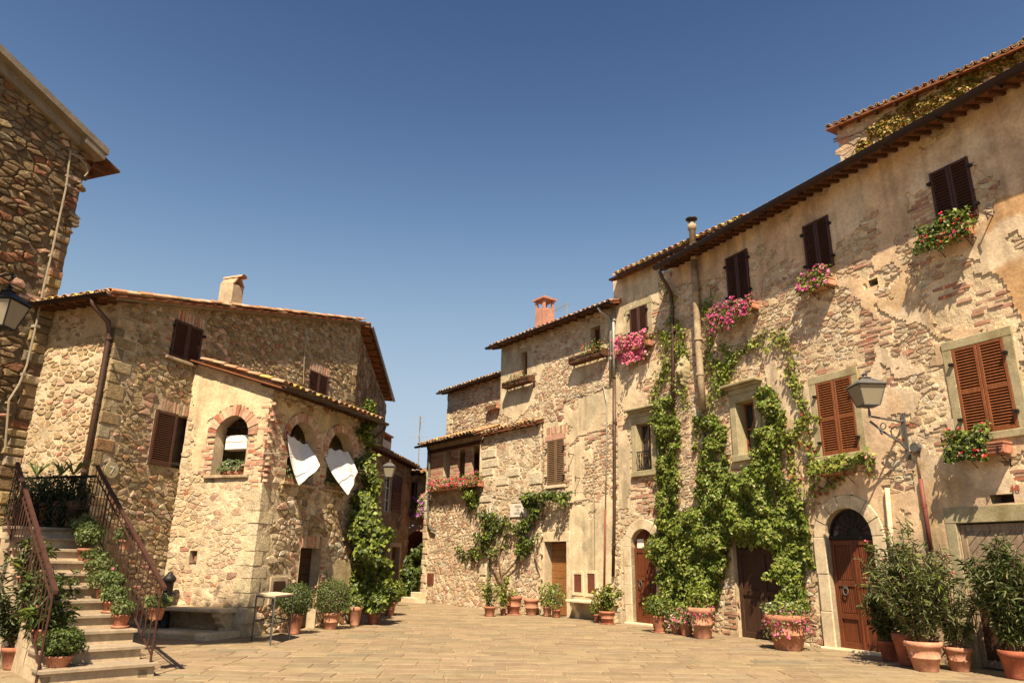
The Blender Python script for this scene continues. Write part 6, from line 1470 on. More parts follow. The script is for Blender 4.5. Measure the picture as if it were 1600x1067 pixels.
wire('dark cable sagging across the middle house below its upper windows', W3, [(880, 625), (900, 615), (925, 612), (945, 600), (957, 600)], .014, 'cable'); wire('thin cable across the lean-to house above the street sign', W5, [(757, 770), (790, 776), (840, 772), (895, 770), (922, 768)]); wire('thin dark wire running down beside the meter cupboards', W3, [(928, 770), (929, 800), (929, 890)])
wire('thin wire between clay flue and upper windows of the right house', W1, [(1060, 560), (1100, 552), (1150, 540), (1190, 522), (1240, 500)]); wire('thin cable over the arched door of the right house', W1, [(1230, 690), (1300, 730), (1380, 740), (1432, 735)], .006)
wire('thin vertical cable left of the louvred shutter of the middle house', W3, [(848, 660), (849, 720), (848, 770)], .008)
# iron wall brackets
def stub(label, W, x, y, L=.35, m='rust'):
    q = W.px(x, y); t = MB(); t.tube([W.p(*q, 0), W.p(q[0] + .02, q[1] + .01, L)], .014, 5); t.tube([W.p(q[0], q[1] - .12, L * .98), W.p(q[0] + .02, q[1] + .06, L * .98)], .014, 5); tag(t.build('wall_hook', m), label, 'hook', 'iron hooks on the walls')
for l_, W_, x, y in (('rusty hook at the lower left of the big lower shutter', W1, 1484, 690), ('rusty hook right of the top right shutter', W1, 1553, 338), ('iron bracket above the meter cupboards', W3, 907, 747), ('iron rod right of the louvred shutter', W3, 897, 710), ('small hook below the top right shutter', W1, 1527, 372), ('hook beside the third upper shutter', W1, 1180, 470), ('thin hook near the number seven plate', WF2, 205, 722)): stub(l_, W_, x, y, .22)
# street sign
sg = bb(W5, 800, 788, 823, 806); s_ = thing('street_sign', 'white marble street name plaque reading Piazza del Castello', 'sign', W5.p((sg[0] + sg[1]) / 2, sg[2], .04)); MB().wbev(W5, sg[0] - .04, sg[1] + .04, sg[2] - .03, sg[3] + .03, -.02, .055, .008).build('plaque', 'marble', s_)
h_ = sg[3] - sg[2]; text_obj('lettering', 'PIAZZA\nDEL\nCASTELLO', W5, (sg[0] + sg[1]) / 2, sg[3] - h_ * .27, .057, h_ * .25, 'letter', s_)
q = W1.px(1588, 765); tn = thing('painted_number', 'faded red house number 48 painted above the boarded door', 'sign', W1.p(*q, .05)); text_obj('numerals', '48', W1, q[0], q[1] - .03, .038, .16, 'red_letter', tn)
# carved stone mask
mq = W1.px(1071, 579); mk = thing('stone_mask', 'carved grotesque stone face mounted on the wall left of the flue pipe', 'sculpture', W1.p(*mq, .05))
nx, nz = 30, 40; V = []; hwm, hhm = .27, .48
def mh(u, v):
    r = u * u + v * v; h = .2 * math.sqrt(max(0, 1 - min(1, r ** .9))); g_ = lambda cx, cy, sx, sy: math.exp(-((u - cx) / sx) ** 2 - ((v - cy) / sy) ** 2)
    h += .10 * g_(0, .0, .13, .28) + .05 * g_(0, -.13, .2, .08) - .06 * (g_(-.33, .2, .16, .1) + g_(.33, .2, .16, .1)) + .04 * (g_(-.33, .2, .07, .05) + g_(.33, .2, .07, .05)) + .06 * (g_(-.33, .38, .25, .08) + g_(.33, .38, .25, .08))
    h += .05 * (g_(-.45, -.1, .16, .18) + g_(.45, -.1, .16, .18)) - .11 * g_(0, -.42, .26, .10) + .05 * g_(0, -.3, .28, .05) + .05 * g_(0, -.6, .24, .07) + .06 * g_(0, -.82, .2, .12) + .012 * sin(v * 22 + abs(u) * 6) * (1 if r > .6 else 0)
    return h
for j in range(nz + 1):
    for i in range(nx + 1):
        u = -1 + 2 * i / nx; v = -1 + 2 * j / nz; k = math.sqrt(max(.0, 1 - (v * .92) ** 2)) * (.8 + .2 * v); V.append(W1.p(mq[0] + u * hwm * k, mq[1] + v * hhm, .02 + mh(u, v)))
make('carved_face', V, [(j * (nx + 1) + i, j * (nx + 1) + i + 1, (j + 1) * (nx + 1) + i + 1, (j + 1) * (nx + 1) + i) for j in range(nz) for i in range(nx)], MT['grey_stone'], mk, None, True)
# wall lamp of the right house
wl = thing('wall_lantern', 'grey street lantern on a scrolled iron arm between the two chestnut shutters', 'lamp', W1.p(*W1.px(1415, 690), 0)); dL = .95
q = W1.px(1357, 634, dL); lc = W1.p(q[0], q[1], dL); lantern(wl, lc, .50, .60, 'grey_iron'); qb = W1.px(1414, 672, .03); arm = MB()
A = lambda s_, z, d: W1.p(s_, z, d)
arm.tube([(lc[0], lc[1], lc[2] - .1), (lc[0], lc[1], lc[2] - .22)], .025, 6); arm.tube([(lc[0], lc[1], lc[2] - .2), A(qb[0] + .02, lc[2] - .22, .12), A(qb[0], lc[2] - .2, .03)], .02, 6)
arm.tube([A(qb[0] + .35, lc[2] - .2, .55), A(qb[0] + .2, lc[2] - .42, .4), A(qb[0] + .05, lc[2] - .6, .2), A(qb[0], lc[2] - .75, .06)], .022, 6)
arm.tube([A(qb[0] + .08 + .1 * cos(t), lc[2] - .42 + .1 * sin(t), .2) for t in np.linspace(0, 2 * pi, 13)], .013, 5); arm.tube([A(qb[0] + .22 + .06 * cos(t), lc[2] - .3 + .06 * sin(t), .35) for t in np.linspace(0, 2 * pi, 13)], .012, 5)
arm.wbox(W1, qb[0] - .03, qb[0] + .03, lc[2] - .95, lc[2] - .05, .005, .05); arm.build('bracket', 'grey_iron', wl); 
j_ = MB().tube([A(qb[0] - .2, lc[2] - .75, .02), A(qb[0] - .2, lc[2] - .75, .14)], .09, 10).build('junction_box', 'grey_iron', wl); MB().tube([A(qb[0] + .35, lc[2] - .3, .3), A(qb[0] + .3, lc[2] - .45, .3)], .02, 5).build('arm_finial', 'grey_iron', wl)
# letter box and small box near the arched door
q = bb(W1, 1402, 870, 1422, 895); lb = thing('letter_box', 'dark green letter box on the wall behind the oleanders', 'letter box', W1.p(q[0], q[2], 0)); MB().wbev(W1, q[0], q[1], q[2], q[3], -.01, .12, .03).build('box', 'teal', lb)
MB().wbev(W1, q[0] - .02, q[1] + .02, q[3] + .002, q[3] + .03, -.01, .14, .01).build('lid', 'teal', lb)

# ------------------------------------------------------------------ window boxes and baskets
def wbx(x0, x1, y, W, d=.05): a, b = sorted((W.px(x0, y, d)[0], W.px(x1, y, d)[0])); return a, b, W.px((x0 + x1) / 2, y, d)[1]
a, b, z = wbx(1460, 1520, 378, W1, .1); flower_box('flower_box', 'window box of red and pink flowers trailing under the top right shutters', W1, a - .05, b, z, .06, .24, .18, GREEN + DARKG, REDP + MAG[:1], 900, 26, .38, .22, size=.075, cov=(0, 1.25), fs=.04)
a, b, z = wbx(1268, 1305, 452, W1, .1); flower_box('flower_box', 'terracotta window box with magenta geraniums under the middle upper shutters', W1, a, b, z, .06, .22, .17, GREEN, MAG, 500, 60, .36, .15, cov=(.15, 1.25), size=.07, fs=.05)
a, b, z = wbx(1132, 1186, 492, W1, .1); flower_box('flower_box', 'window box with drying pink flowers hanging under the left upper shutters', W1, a, b, z, .06, .22, .17, [(.25, .2, .08), (.3, .16, .08), (.12, .15, .04)], MAG + [(.5, .25, .2)], 1100, 150, .3, .4, cov=(.1, 1.35), size=.065, fs=.05)
a, b, z = wbx(1288, 1336, 742, W1, .1); flower_box('flower_box', 'brown window box with creeper leaves under the left chestnut shutters', W1, a, b, z, .06, .22, .18, LIME, REDP, 420, 0, .24, .08, cov=(-.2, 1.2), size=.08)
a, b, z = wbx(1512, 1582, 712, W1, .1); flower_box('flower_box', 'long terracotta box with red flowers under the right chestnut shutters', W1, a, b, z, .06, .24, .2, DARKG + GREEN, REDP + [(.6, .25, .2)], 1300, 14, .34, .2, cov=(.45, 1.25), size=.065, fs=.05)
pt = thing('petunia_basket', 'hanging cascade of bright pink petunias on the narrow house', 'flower box', W2.p(*W2.px(992, 555), .1)); a, b, z = wbx(966, 1020, 548, W2, .1)
MB().wbev(W2, a, b, z, z + .16, .05, .25, .015, TERR[0]).build('trough', 'terra', pt)
mb = MB(); [mb.tube([W2.p(q_, z - .02, 0), W2.p(q_, z - .02, .27), W2.p(q_, z + .1, .27)], .01, 4) for q_ in (a + .1, b - .1)]; mb.build('bracket', 'iron', pt)
P, N = wall_pts(W2, [(957, 545), (965, 530), (985, 528), (1022, 525), (1024, 545), (1015, 560), (1000, 566), (992, 582), (985, 572), (970, 565), (958, 556)], 1500, .45, .0, 2, 4); leaf_mesh('foliage', P, N, .07, LIME + GREEN, pt)
i = RNG.integers(0, len(P), 520); flower_heads(P[i] + np.array([W2.n[0], W2.n[1], 0]) * .05, N[i], .07, PINKP, pt, 3)
a, b, z = wbx(893, 946, 562, W3, .2); flower_box('flower_box', 'dark slatted window box with a few green plants and red bloom, right of the two', W3, a, b, z, .05, .3, .22, GREEN, REDP, 240, 10, .35, .02, 'beam', lattice=True, cov=(0, .6))
a, b, z = wbx(789, 831, 601, W3, .2); flower_box('flower_box', 'dark slatted window box with small red flowers, left of the two', W3, a, b, z, .05, .3, .2, GREEN + SAGE, REDP, 200, 14, .28, .02, 'beam', lattice=True, cov=(.3, .8))
a, b, z = wbx(672, 750, 764, W5, .2); flower_box('flower_box', 'long planter of pink and red geraniums below the brick loggia window', W5, a, b, z, .05, .25, .2, GREEN + SAGE, REDP + PINKP, 800, 120, .35, .08, 'terra', size=.07, fs=.06)
a, b, z = wbx(762, 780, 640, W4, .1); flower_box('flower_box', 'small terracotta trough alone high on the set-back wall', W4, a, b, z, .04, .2, .2, SAGE, REDP, 60, 0, .15, .2)

# ------------------------------------------------------------------ creepers on the right
cv = thing('climbing_vine', 'huge glossy green creeper spreading over the walls and above the dark double door', 'climbing plant', W1.p(W1.px(1080, 990)[0], 0, .1))
polys = [([(1120, 770), (1180, 760), (1220, 790), (1215, 850), (1190, 862), (1160, 850), (1120, 870)], 3500, .5, W1, .08), ([(1028, 640), (1040, 622), (1062, 630), (1066, 700), (1062, 780), (1060, 810), (1034, 810), (1030, 720)], 6000, .28, W1, .30),
         ([(1090, 650), (1108, 640), (1132, 660), (1140, 700), (1140, 770), (1120, 800), (1092, 800), (1088, 720)], 6000, .24, W1, .36),
         ([(1036, 790), (1080, 800), (1120, 780), (1150, 770), (1152, 860), (1128, 900), (1115, 960), (1050, 965), (1032, 900), (1030, 830)], 16000, .55, W1, .05),
         ([(1192, 608), (1205, 603), (1218, 618), (1230, 680), (1234, 760), (1264, 800), (1274, 880), (1244, 896), (1210, 870), (1200, 850), (1175, 850), (1152, 835), (1134, 800), (1140, 745), (1170, 735), (1194, 722)], 16000, .42, W1, .08),
         ([(1215, 890), (1250, 880), (1272, 930), (1270, 965), (1235, 965), (1232, 920)], 1500, .45, W1, .3)]
Ps = []; Ns = []
for poly, n_, th, W_, thr in polys: P, N = wall_pts(W_, poly, n_, th, thr, 3.3, 6); Ps.append(P); Ns.append(N)
leaf_mesh('foliage', np.vstack(Ps), np.vstack(Ns), .074, GREEN + [(.15, .22, .03), (.20, .27, .045), (.09, .13, .015), (.28, .26, .07)], cv, aspect=.85, droop=.6, jit=.55)
for ln_ in ([(1060, 985), (1050, 900), (1048, 760), (1045, 630)], [(1070, 985), (1100, 850), (1112, 700), (1110, 640)], [(1240, 1000), (1250, 900), (1215, 780), (1200, 620)], [(1112, 850), (1150, 790), (1200, 780)]): wstem(W1, ln_, .035, .08, wig=.06).build('stem', 'stem', cv)
for k_, (lab, W_, lines_, n_, wd, pal, sz) in enumerate([
    ('thin lime vine twisting around the swan-neck downpipe', W1, [[(1040, 440), (1052, 470), (1048, 510), (1040, 560), (1055, 600), (1046, 640)], [(1030, 520), (1060, 540), (1070, 560)], [(1052, 560), (1030, 600), (1020, 640)], [(1060, 500), (1072, 540), (1066, 590), (1076, 640)]], 1100, .22, LIME, .085),
    ('lime creeper climbing between the flue pipe and the left upper shutters', W1, [[(1112, 450), (1116, 500), (1108, 560), (1118, 600), (1108, 660)], [(1120, 500), (1104, 480)], [(1116, 560), (1140, 580), (1128, 620)], [(1128, 540), (1150, 560), (1120, 600)]], 1000, .2, LIME + GREEN, .09),
    ('arched strand of creeper looping over the pedimented window', W1, [[(1130, 580), (1160, 550), (1180, 535), (1200, 545), (1225, 530)], [(1170, 545), (1195, 522), (1222, 518), (1236, 540), (1244, 580), (1252, 610), (1260, 640)], [(1232, 575), (1250, 620), (1262, 650), (1280, 655)], [(1262, 655), (1250, 670), (1240, 685)]], 650, .12, LIME, .09),
    ('ragged creeper strands beside the left chestnut shutters', W1, [[(1240, 700), (1255, 690), (1270, 700), (1262, 730), (1285, 735)], [(1260, 640), (1268, 690), (1275, 760), (1260, 790)], [(1340, 715), (1358, 705), (1364, 740)], [(1235, 680), (1244, 760), (1256, 745)], [(1275, 770), (1300, 755), (1320, 745)]], 420, .13, LIME + [(.30, .08, .03)], .09),
    ('fading strand of creeper above the arched white door', W1, [[(1000, 760), (1020, 790), (1036, 800)], [(1010, 740), (1030, 770), (1040, 790)]], 160, .14, [(.2, .2, .05), (.25, .1, .05), (.15, .18, .04)], .08)]):
    t = thing('climbing_vine', lab, 'climbing plant', W_.p(*W_.px(*lines_[0][-1]), .05)); P = []; N = []; tl = len(lines_)
    for L_ in lines_: p, n0 = strand_pts(W_, L_, n_ // tl, wd, .07); P.append(p); N.append(n0); wstem(W_, L_, .012, .04, wig=.02).build('stem', 'stem', t)
    leaf_mesh('foliage', np.vstack(P), np.vstack(N), sz, pal, t, aspect=.85)
lv = thing('climbing_vine', 'dark-leaved climber trained over the lean-to house around the street sign', 'climbing plant', W5.p(W5.px(796, 950)[0], 0, .1)); Ps = []; Ns = []
for poly, n_, th, thr in (([(745, 803), (762, 792), (782, 800), (795, 814), (812, 818), (808, 850), (780, 872), (760, 860), (748, 830)], 1000, .35, .46), ([(830, 795), (834, 768), (846, 790), (850, 830), (838, 870), (812, 860), (812, 835)], 900, .35, .44), ([(826, 775), (850, 768), (896, 770), (890, 795), (868, 785), (845, 800), (830, 800)], 900, .4, .4), ([(722, 868), (740, 855), (765, 850), (760, 875), (735, 880), (722, 878)], 260, .25, .4), ([(715, 850), (730, 850), (724, 880)], 60, .2, .3), ([(735, 770), (748, 764), (750, 790), (738, 800)], 260, .2, .3)):
    P, N = wall_pts(W5, poly, n_, th, thr, 3.2, 9); Ps.append(P); Ns.append(N)
leaf_mesh('foliage', np.vstack(Ps), np.vstack(Ns), .11, DARKG + GREEN[:2], lv, aspect=.7)
for ln_ in ([(795, 930), (788, 900), (782, 870), (795, 832), (828, 815), (840, 785), (880, 775)], [(788, 900), (810, 880), (835, 850), (838, 810)], [(778, 870), (745, 855), (725, 870)], [(790, 910), (770, 880), (765, 820)], [(810, 880), (822, 840), (820, 800)], [(838, 860), (848, 890)]): wstem(W5, ln_, .035, .12, wig=.05).build('stem', 'stem', lv)
hv = thing('climbing_vine', 'trailing vine spilling from the right end of the loggia planter', 'climbing plant', W5.p(*W5.px(742, 770), .2)); P, N = wall_pts(W5, [(728, 755), (746, 752), (750, 775), (742, 800), (732, 780)], 420, .35, .1, 3, 3); leaf_mesh('foliage', P, N, .1, GREEN, hv); wstem(W5, [(738, 756), (740, 795)], .012, .2).build('stem', 'stem', hv)
# creeper at the right end of the loggia wing
cr_ = thing('climbing_vine', 'bright green creeper smothering the alley corner of the loggia wing', 'climbing plant', WB.p(sBe + .3, 0, .2)); Ps = []; Ns = []
WCr = Wall(WB.p(sBe + .05, 0, -.25)[:2], -55)
for poly, n_, th, thr in (([(560, 700), (572, 640), (584, 632), (596, 660), (590, 720), (600, 760), (590, 800), (562, 800)], 3000, .6, .25), ([(556, 790), (590, 790), (612, 830), (614, 900), (606, 950), (560, 950), (550, 900)], 5500, .9, .1), ([(570, 625), (585, 620), (592, 640), (575, 650)], 400, .4, .1)):
    P, N = wall_pts(WCr, poly, n_, th, thr, 2.2, 12); Ps.append(P); Ns.append(N)
leaf_mesh('foliage', np.vstack(Ps), np.vstack(Ns), .12, GREEN + DARKG + [(.2, .24, .04)], cr_, aspect=.85)
for ln_ in ([(575, 960), (578, 850), (572, 740), (580, 640)], [(590, 950), (596, 880), (588, 800)]): wstem(WCr, ln_, .04, .1).build('stem', 'stem', cr_)
tree_ = thing('climbing_vine', 'dark ivy tumbling over the alley steps below the round arch', 'climbing plant', WY.p(*WY.px(655, 920), 1.0)); Wv = W5.off(.0); WV = Wall((ray(650, 925) * 31)[:2], -60); P, N = wall_pts(WV, [(640, 925), (632, 900), (640, 868), (655, 852), (666, 846), (664, 900), (650, 930), (640, 940)], 2200, .5, .15, 2.4, 5); leaf_mesh('foliage', P, N, .16, DARKG + GREEN[:1], tree_); wstem(WV, [(645, 930), (655, 880)], .03, .05).build('stem', 'stem', tree_)

# ------------------------------------------------------------------ pots and plants along the walls
def gp(x, y, W=None, d=.4):
    q = ground(x, y)
    if W is not None and W.dist(q) < d: r_ = W.px(x, y, d); q = np.array(W.p(r_[0], 0, d))
    return (float(q[0]), float(q[1]), 0.0)
def sc(b): return b[1] * cos(PITCH) / F * cos(PITCH) * 1.06        # metres per source pixel near the ground
def pot_at(x, y, wpx, hpx, label, plant=None, W=None, d=.4, style='ring', saucer=False, cat='potted plant', name='potted_plant', col=None, ret=False):
    b = gp(x, y, W, d); m_ = sc(b); r = wpx * m_ / 2; b = (b[0], b[1] + r * .6, 0) if W is None else b
    p = plant(m_) if plant else None
    return potted(name, label, cat, b, r, hpx * m_, p, style, saucer, col)
B = pl_bush
pot_at(459, 990, 24, 30, 'terracotta pot with rounded boxwood between the metal table and dark door', lambda m: B(47 * m, 27 * m, DARKG + OLIVE[:1], .036, 5500), WB, .5, 'plain')
pot_at(516, 983, 27, 24, 'terracotta pot with tall rounded boxwood right of the dark loggia door', lambda m: B(53 * m, 28 * m, DARKG + OLIVE[:2], .036, 5500), WB, .45)
pot_at(554, 977, 19, 28, 'fluted terracotta pot with small leafy plant beside the boxwoods', lambda m: B(22 * m, 12 * m, GREEN + SAGE, .07, 260), WB, .5, 'plain')
pot_at(583, 972, 22, 20, 'low pot hidden by a dense dark green shrub near the creeper', lambda m: B(44 * m, 27 * m, DARKG + GREEN[:1], .08, 2400), WB, .6)
pot_at(607, 962, 20, 20, 'terracotta pot at the alley mouth with spreading leaves', lambda m: B(40 * m, 22 * m, GREEN, .09, 800), None)
pot_at(765, 963, 18, 15, 'small pot with scraggly red geranium against the zinc tube', lambda m: pl_wispy(54 * m, 24 * m, GREEN + LIME[:1], 12, .09, .5, 34, REDP, 4), W5, .3, 'plain')
pot_at(786, 961, 10, 10, 'tiny pot with upright leafy shoots beside the red geranium', lambda m: pl_wispy(70 * m, 10 * m, LIME, 8, .1, .5, 40), W5, .35, 'plain')
pot_at(802, 960, 26, 27, 'large terracotta pot holding the trunk of the wall climber', lambda m: B(10 * m, 8 * m, GREEN, .08, 60), W5, .4, 'ring', True)
pot_at(830, 961, 23, 24, 'empty-looking banded terracotta pot right of the climber pot', None, W5, .4, 'ring', cat='flower pot', name='flower_pot')
pot_at(855, 962, 14, 15, 'small terracotta pot with round-leaved plant left of the golden door', lambda m: B(38 * m, 13 * m, LIME + GREEN, .07, 480, flowers=REDP, nf=2), W3, .4, 'plain')
pot_at(869, 963, 14, 12, 'small terracotta pot with pale leafy plant in front of the golden door', lambda m: B(38 * m, 14 * m, LIME + SAGE, .07, 520), W3, .45, 'plain')
pot_at(932, 972, 10, 12, 'small pot half hidden left of the citrus-like shrub', lambda m: B(26 * m, 9 * m, GREEN, .07, 200), W3, .3, 'plain')
pot_at(949, 975, 24, 19, 'terracotta pot with tall yellow-green shrub by the long downpipe', lambda m: pl_wispy(54 * m, 26 * m, LIME + GREEN, 20, .09, .5, 46, [(.7, .45, .05)], 3), W2, .35, 'ring', True)
pot_at(1031, 988, 24, 24, 'footed terracotta pot with dark leafy plant beside the arched white door', lambda m: B(34 * m, 24 * m, GREEN + DARKG[:2], .07, 900), W1, .5, 'bell', True)
pot_at(1059, 990, 24, 22, 'middle terracotta pot of pale pink trailing flowers below the creeper', lambda m: pl_trail(24 * m, 17 * m, 12 * m, SAGE + GREEN, PINKP + [(.75, .5, .55)], 700, 110), W1, .6, 'plain')
pot_at(1098, 997, 40, 44, 'big terracotta pot with violet trailing flowers under the creeper', lambda m: pl_mix(B(40 * m, 22 * m, GREEN, .08, 700), pl_trail(14 * m, 19 * m, 24 * m, SAGE, PINKP, 500, 50)), W1, .65)
pot_at(1073, 993, 22, 26, 'terracotta pot squeezed between the pink and violet flower pots', lambda m: pl_trail(22 * m, 14 * m, 6 * m, GREEN + SAGE, PINKP, 450, 40), W1, .75, 'plain')
pot_at(1233, 1015, 62, 50, 'largest terracotta pot with white, yellow and magenta flowers before the double door', lambda m: pl_mix(B(26 * m, 32 * m, SAGE + LIME, .06, 1100, flowers=[(.8, .8, .75), (.75, .6, .1)], nf=10), pl_trail(16 * m, 32 * m, 26 * m, [(.3, .22, .12), (.14, .18, .05), (.2, .2, .08)], MAG + PINKP, 900, 100)), W1, .7, 'ring')
OL = dict(size=.17, aspect=.17)
pot_at(1391, 1032, 28, 28, 'dark terracotta pot at the left of the oleander group', lambda m: pl_wispy(125 * m, 36 * m, OLIVE + DARKG, 20, .14, .16, 60), W1, .5, 'plain', col=(.30, .09, .05))
pot_at(1422, 1040, 40, 46, 'tall dark terracotta pot with a broad leafy oleander', lambda m: pl_wispy(150 * m, 62 * m, OLIVE + DARKG, 34, .145, .16, 70, PINKP, 4), W1, .8, 'plain', col=(.34, .11, .06))
pot_at(1457, 1050, 52, 42, 'wide pale terracotta pot with the tallest oleander', lambda m: pl_wispy(198 * m, 70 * m, OLIVE + GREEN[:1], 40, .145, .16, 74, PINKP + REDP, 6), None, .6, 'ring', col=(.50, .24, .15))
pot_at(1501, 1047, 38, 34, 'terracotta pot with a thin oleander and trailing rim plant', lambda m: pl_mix(pl_wispy(165 * m, 50 * m, OLIVE, 22, .14, .16, 56, PINKP, 3), pl_trail(5 * m, 16 * m, 12 * m, [(.25, .12, .07), (.3, .2, .1)], REDP, 120, 3)), W1, .7)
pot_at(1592, 1058, 44, 40, 'dark pot with oleander at the right edge of the picture', lambda m: pl_wispy(190 * m, 44 * m, OLIVE + DARKG, 70, .145, .16, 74, PINKP, 2), W1, .7, 'plain', col=(.30, .09, .05))
# stair plants
def step_pot(k, e, r, h, label, plant, style='plain', dz=0, saucer=False, col=None, off=.5):
    p = sp_(k + off, e, (k + 1) * RISE + dz + .001); potted('potted_plant', label, 'potted plant', p, r, h, plant, style, saucer, col, group=None)
SU = [(.14, .18, .05), (.11, .15, .04), (.17, .21, .07), (.08, .12, .03)]
step_pot(2, .14, .12, .19, 'small terracotta pot with succulent on the third step from the bottom', B(.24, .17, SU, .05, 380), saucer=True)
step_pot(3, .16, .15, .17, 'terracotta pot with spilling succulent on the fourth step', B(.25, .2, SU, .05, 600), saucer=True)
step_pot(4, .2, .14, .15, 'terracotta pot under a broad mound of succulents on the fifth step', B(.3, .28, SU, .05, 900))
step_pot(5, .2, .13, .17, 'pale pot with purple-flowering succulent on the sixth step', B(.28, .26, SU, .05, 600, flowers=PINKP, nf=5), col=(.50, .27, .2), saucer=True)
step_pot(6, .22, .14, .2, 'bare-rimmed terracotta pot with drooping leaves on the seventh step', B(.2, .2, DARKG + SU[:1], .06, 260), col=(.32, .12, .06))
step_pot(7, .25, .15, .2, 'terracotta pot with tall bushy succulent on the eighth step', B(.42, .22, SU, .05, 1100, core=.6))
step_pot(8.4, .22, .12, .18, 'terracotta pot with rounded green plant near the stair top', B(.34, .22, SU, .06, 600))
step_pot(.5, -.13, .12, .17, 'terracotta pot hooked outside the right railing low on the stair', B(.2, .18, SU, .05, 380), dz=.42, saucer=False)
step_pot(5.3, -.13, .11, .16, 'pale pot hooked outside the right railing halfway up', B(.24, .18, SU, .055, 400), dz=.5)
step_pot(0, 1.05, .17, .14, 'low pot with dense round dark green plant at the foot of the left railing', B(.36, .26, DARKG + SU[:1], .045, 2000))
step_pot(1.5, 1.16, .15, .14, 'low pot with spiky leaves behind the left railing', pl_wispy(.5, .3, DARKG + GREEN[:1], 20, .22, .12, 16))
step_pot(3, 1.16, .14, .14, 'pot with loose dark foliage behind the left railing', B(.5, .28, DARKG, .06, 800)); step_pot(5, 1.2, .14, .14, 'pot with airy stems high behind the left railing', pl_wispy(.7, .4, DARKG + GREEN[:1], 14, .12, .35, 26))
for lab, x, y, hh, ww, kind in (('tall leafy shrub in a pot at the left edge beside the stairs', 22, 1045, 1.5, .66, 0), ('dark bushy plant in a pot left of the stair wall', 58, 1035, 1.0, .45, 1), ('second tall shrub in a pot behind the left railing', 10, 990, 1.7, .6, 0)):
    b = ground(x, y); potted('potted_plant', lab, 'potted plant', (float(b[0]), float(b[1]), 0), .2, .3, pl_wispy(hh, ww, [(.03, .05, .012), (.05, .075, .018), (.04, .055, .014), (.09, .10, .03)], 26, .12, .25, 70) if kind == 0 else B(hh, ww, DARKG + [(.10, .06, .03)], .08, 1500), 'plain')
lnd = thing('landing_plants', 'spiky potted plants in shade-darkened colours along the stair landing rail', 'potted plant', (-8.9, 14.2, 2.04))  # pot and leaf colours darkened to carry the gloom of the landing
P = []; N = []
for k in range(5):
    c = (-8.3 - k * .33, 14.05 + k * .12, 2.05); MB().lathe(pot_prof(.15, .5), c, 14, (.13, .06, .04)).build('pot', 'terra', lnd, True); p, n0 = blob((c[0], c[1], c[2] + .45), .3, .22, .6, 900, .2, k); P.append(p); N.append(n0)
leaf_mesh('foliage', np.vstack(P), np.vstack(N), .12, [(.02, .03, .008), (.03, .045, .012)], lnd, aspect=.25)
mb = MB()
for q_ in (-8.4, -8.7, -9.3):
    for j in range(16): a_ = random.uniform(0, 2 * pi); L_ = random.uniform(.25, .45); c = Vector((q_, 13.95 - (q_ + 8.3) * .34, 3.05)); tipp = c + Vector((cos(a_) * L_ * .7, sin(a_) * L_ * .7, L_ * .7)); mb.tube([c, c.lerp(tipp, .6) + Vector((0, 0, .06)), tipp], [.014, .01, .002], 4)
mb.build('spiky_leaves', 'green_stem', lnd)

# ------------------------------------------------------------------ furniture on the piazza
def bench(name, label, W, a0, a1, zt, dp, crb=True):
    t = thing(name, label, 'bench', W.p((a0 + a1) / 2, 0, dp / 2)); MB().wbev(W, a0, a1, zt - .08, zt, -.02, dp, .02).build('seat_slab', 'pale_stone', t)
    for a in ((a0 + .12, a0 + .3), (a1 - .3, a1 - .12)):
        mb = MB(); prof = [(0, zt - .081), (dp * .85, zt - .081), (dp * .82, zt - .16), (dp * .62, zt - .24), (dp * .6, zt - .3), (dp * .36, zt - .38), (dp * .34, .0), (0, 0)]; n_ = len(prof)
        mb.add([W.p(a[0], z, d) for d, z in prof] + [W.p(a[1], z, d) for d, z in prof], [tuple(range(n_)), tuple(range(2 * n_ - 1, n_ - 1, -1))] + [(i, n_ + i, n_ + (i + 1) % n_, (i + 1) % n_) for i in range(n_)]); mb.build('bracket_leg', 'pale_stone', t)
bench('stone_bench', 'long pale stone bench on corbels against the end wall of the loggia wing', WA, .25, 2.3, .56, .5)
aq, bq = sorted((W3.px(885, 940, .4)[0], W3.px(952, 940, .4)[0])); bench('stone_bench', 'pale stone bench under the meter cupboards of the middle house', W3, aq, bq, .55, .45)
mb = MB(); mb.wbev(WA, 0.1, 2.6, -.05, .12, .02, 1.0, .03); o = mb.build('stone_kerb', 'pale_stone'); tag(o, 'low raised stone kerb running under the long bench', 'kerb')
tb = thing('metal_table', 'high square metal table with pale top in front of the loggia corner', 'table', gp(424, 1000)); P4 = [ground(393, 1001), ground(422, 1008), ground(451, 1000)]
c = (P4[0] + P4[2]) / 2; far = c * 2 - P4[1]; cs = [P4[0], P4[1], P4[2], far]; H = .86
mb = MB(); mb.add([(p[0] + (p[0] - c[0]) * .04, p[1] + (p[1] - c[1]) * .04, H) for p in cs] + [(p[0] + (p[0] - c[0]) * .04, p[1] + (p[1] - c[1]) * .04, H + .03) for p in cs], [(0, 1, 2, 3), (4, 7, 6, 5), (0, 4, 5, 1), (1, 5, 6, 2), (2, 6, 7, 3), (3, 7, 4, 0)]); mb.build('table_top', 'pale_stone', tb)
for p in cs: MB().tube([(p[0], p[1], 0), (p[0], p[1], H - .001)], .018, 6).build('leg', 'grey_iron', tb)
mb = MB()
for i in range(4): p, q = cs[i], cs[(i + 1) % 4]; mb.tube([(p[0], p[1], .38), (q[0], q[1], .38)], .012, 5); mb.tube([(p[0], p[1], H - .02), (q[0], q[1], H - .02)], .016, 5)
mb.build('stretcher', 'grey_iron', tb)
b = ground(252, 990); b = (float(b[0]), float(b[1]), 0); wp = thing('water_pump', 'black cast iron water column between the stairs and the bench', 'fountain', b)
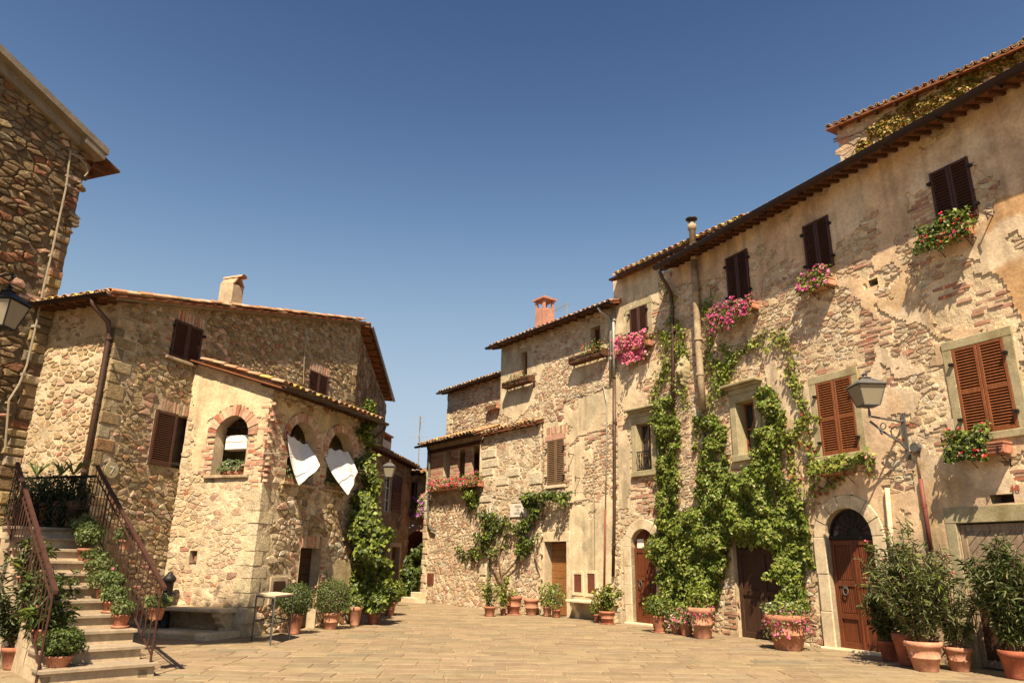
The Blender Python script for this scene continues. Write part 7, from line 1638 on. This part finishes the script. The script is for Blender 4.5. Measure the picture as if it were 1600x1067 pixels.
MB().lathe([(.17, 0), (.17, .08), (.14, .1), (.13, .34), (.145, .36), (.12, .4), (.105, .45), (.1, 1.02), (.12, 1.05), (.14, 1.08), (.14, 1.13), (.1, 1.18), (.06, 1.21), (.05, 1.25), (.001, 1.27)], b, 18).build('column', 'iron', wp, True)
MB().tube([(b[0] + .09, b[1] - .04, .82), (b[0] + .2, b[1] - .1, .84), (b[0] + .22, b[1] - .11, .78)], .02, 8).build('spout', 'iron', wp); MB().lathe([(.001, 0), (.03, 0), (.03, .05), (.001, .06)], (b[0], b[1] - .12, .9), 8).build('button', 'iron', wp)
b = ground(612, 925); bc = thing('cafe_chair', 'small dark metal bench seen at the mouth of the alley', 'bench', (float(b[0]), float(b[1]), 0))
mb = MB(); x, y = float(b[0]), float(b[1])
for k in range(4): mb.box(x - .5, x + .5, y + k * .11, y + k * .11 + .08, .43, .46)
mb.build('seat', 'grey_iron', bc)
for sx in (-.45, .42):
    for sy in (.02, .36): MB().box(x + sx, x + sx + .03, y + sy, y + sy + .03, 0, .429).build('leg', 'grey_iron', bc)
for k in range(3): MB().box(x - .5, x + .5, y + .44, y + .46, .56 + k * .1, .62 + k * .1).build('backrest_slat', 'grey_iron', bc)
# unseen umbrella pine added at left, crown shaped to shade the bench corner
pn = thing('added_shade_pine', 'umbrella pine added out of view left of the camera to shade the bench corner', 'tree', (-9.6, 4.2, 0))
mb = MB(); mb.tube([(-9.6, 4.2, 0), (-9.5, 4.5, 4), (-9.1, 5.8, 8), (-8.4, 7.0, 10.9)], [.26, .22, .17, .1], 10); mb.build('trunk', 'stem', pn, True)
mb = MB()
for k in range(7): a_ = k * .9; mb.tube([(-8.7, 6.5, 10), (-7.9 + cos(a_) * 1.6, 7.3 + sin(a_) * .8, 11.5)], [.06, .02], 5)
mb.build('limbs', 'stem', pn); P, N = blob((-7.75, 7.0, 11.6), 2.35, 1.15, .5, 10500, .1, 5); leaf_mesh('crown', P, N, .26, DARKG, pn, aspect=.35)
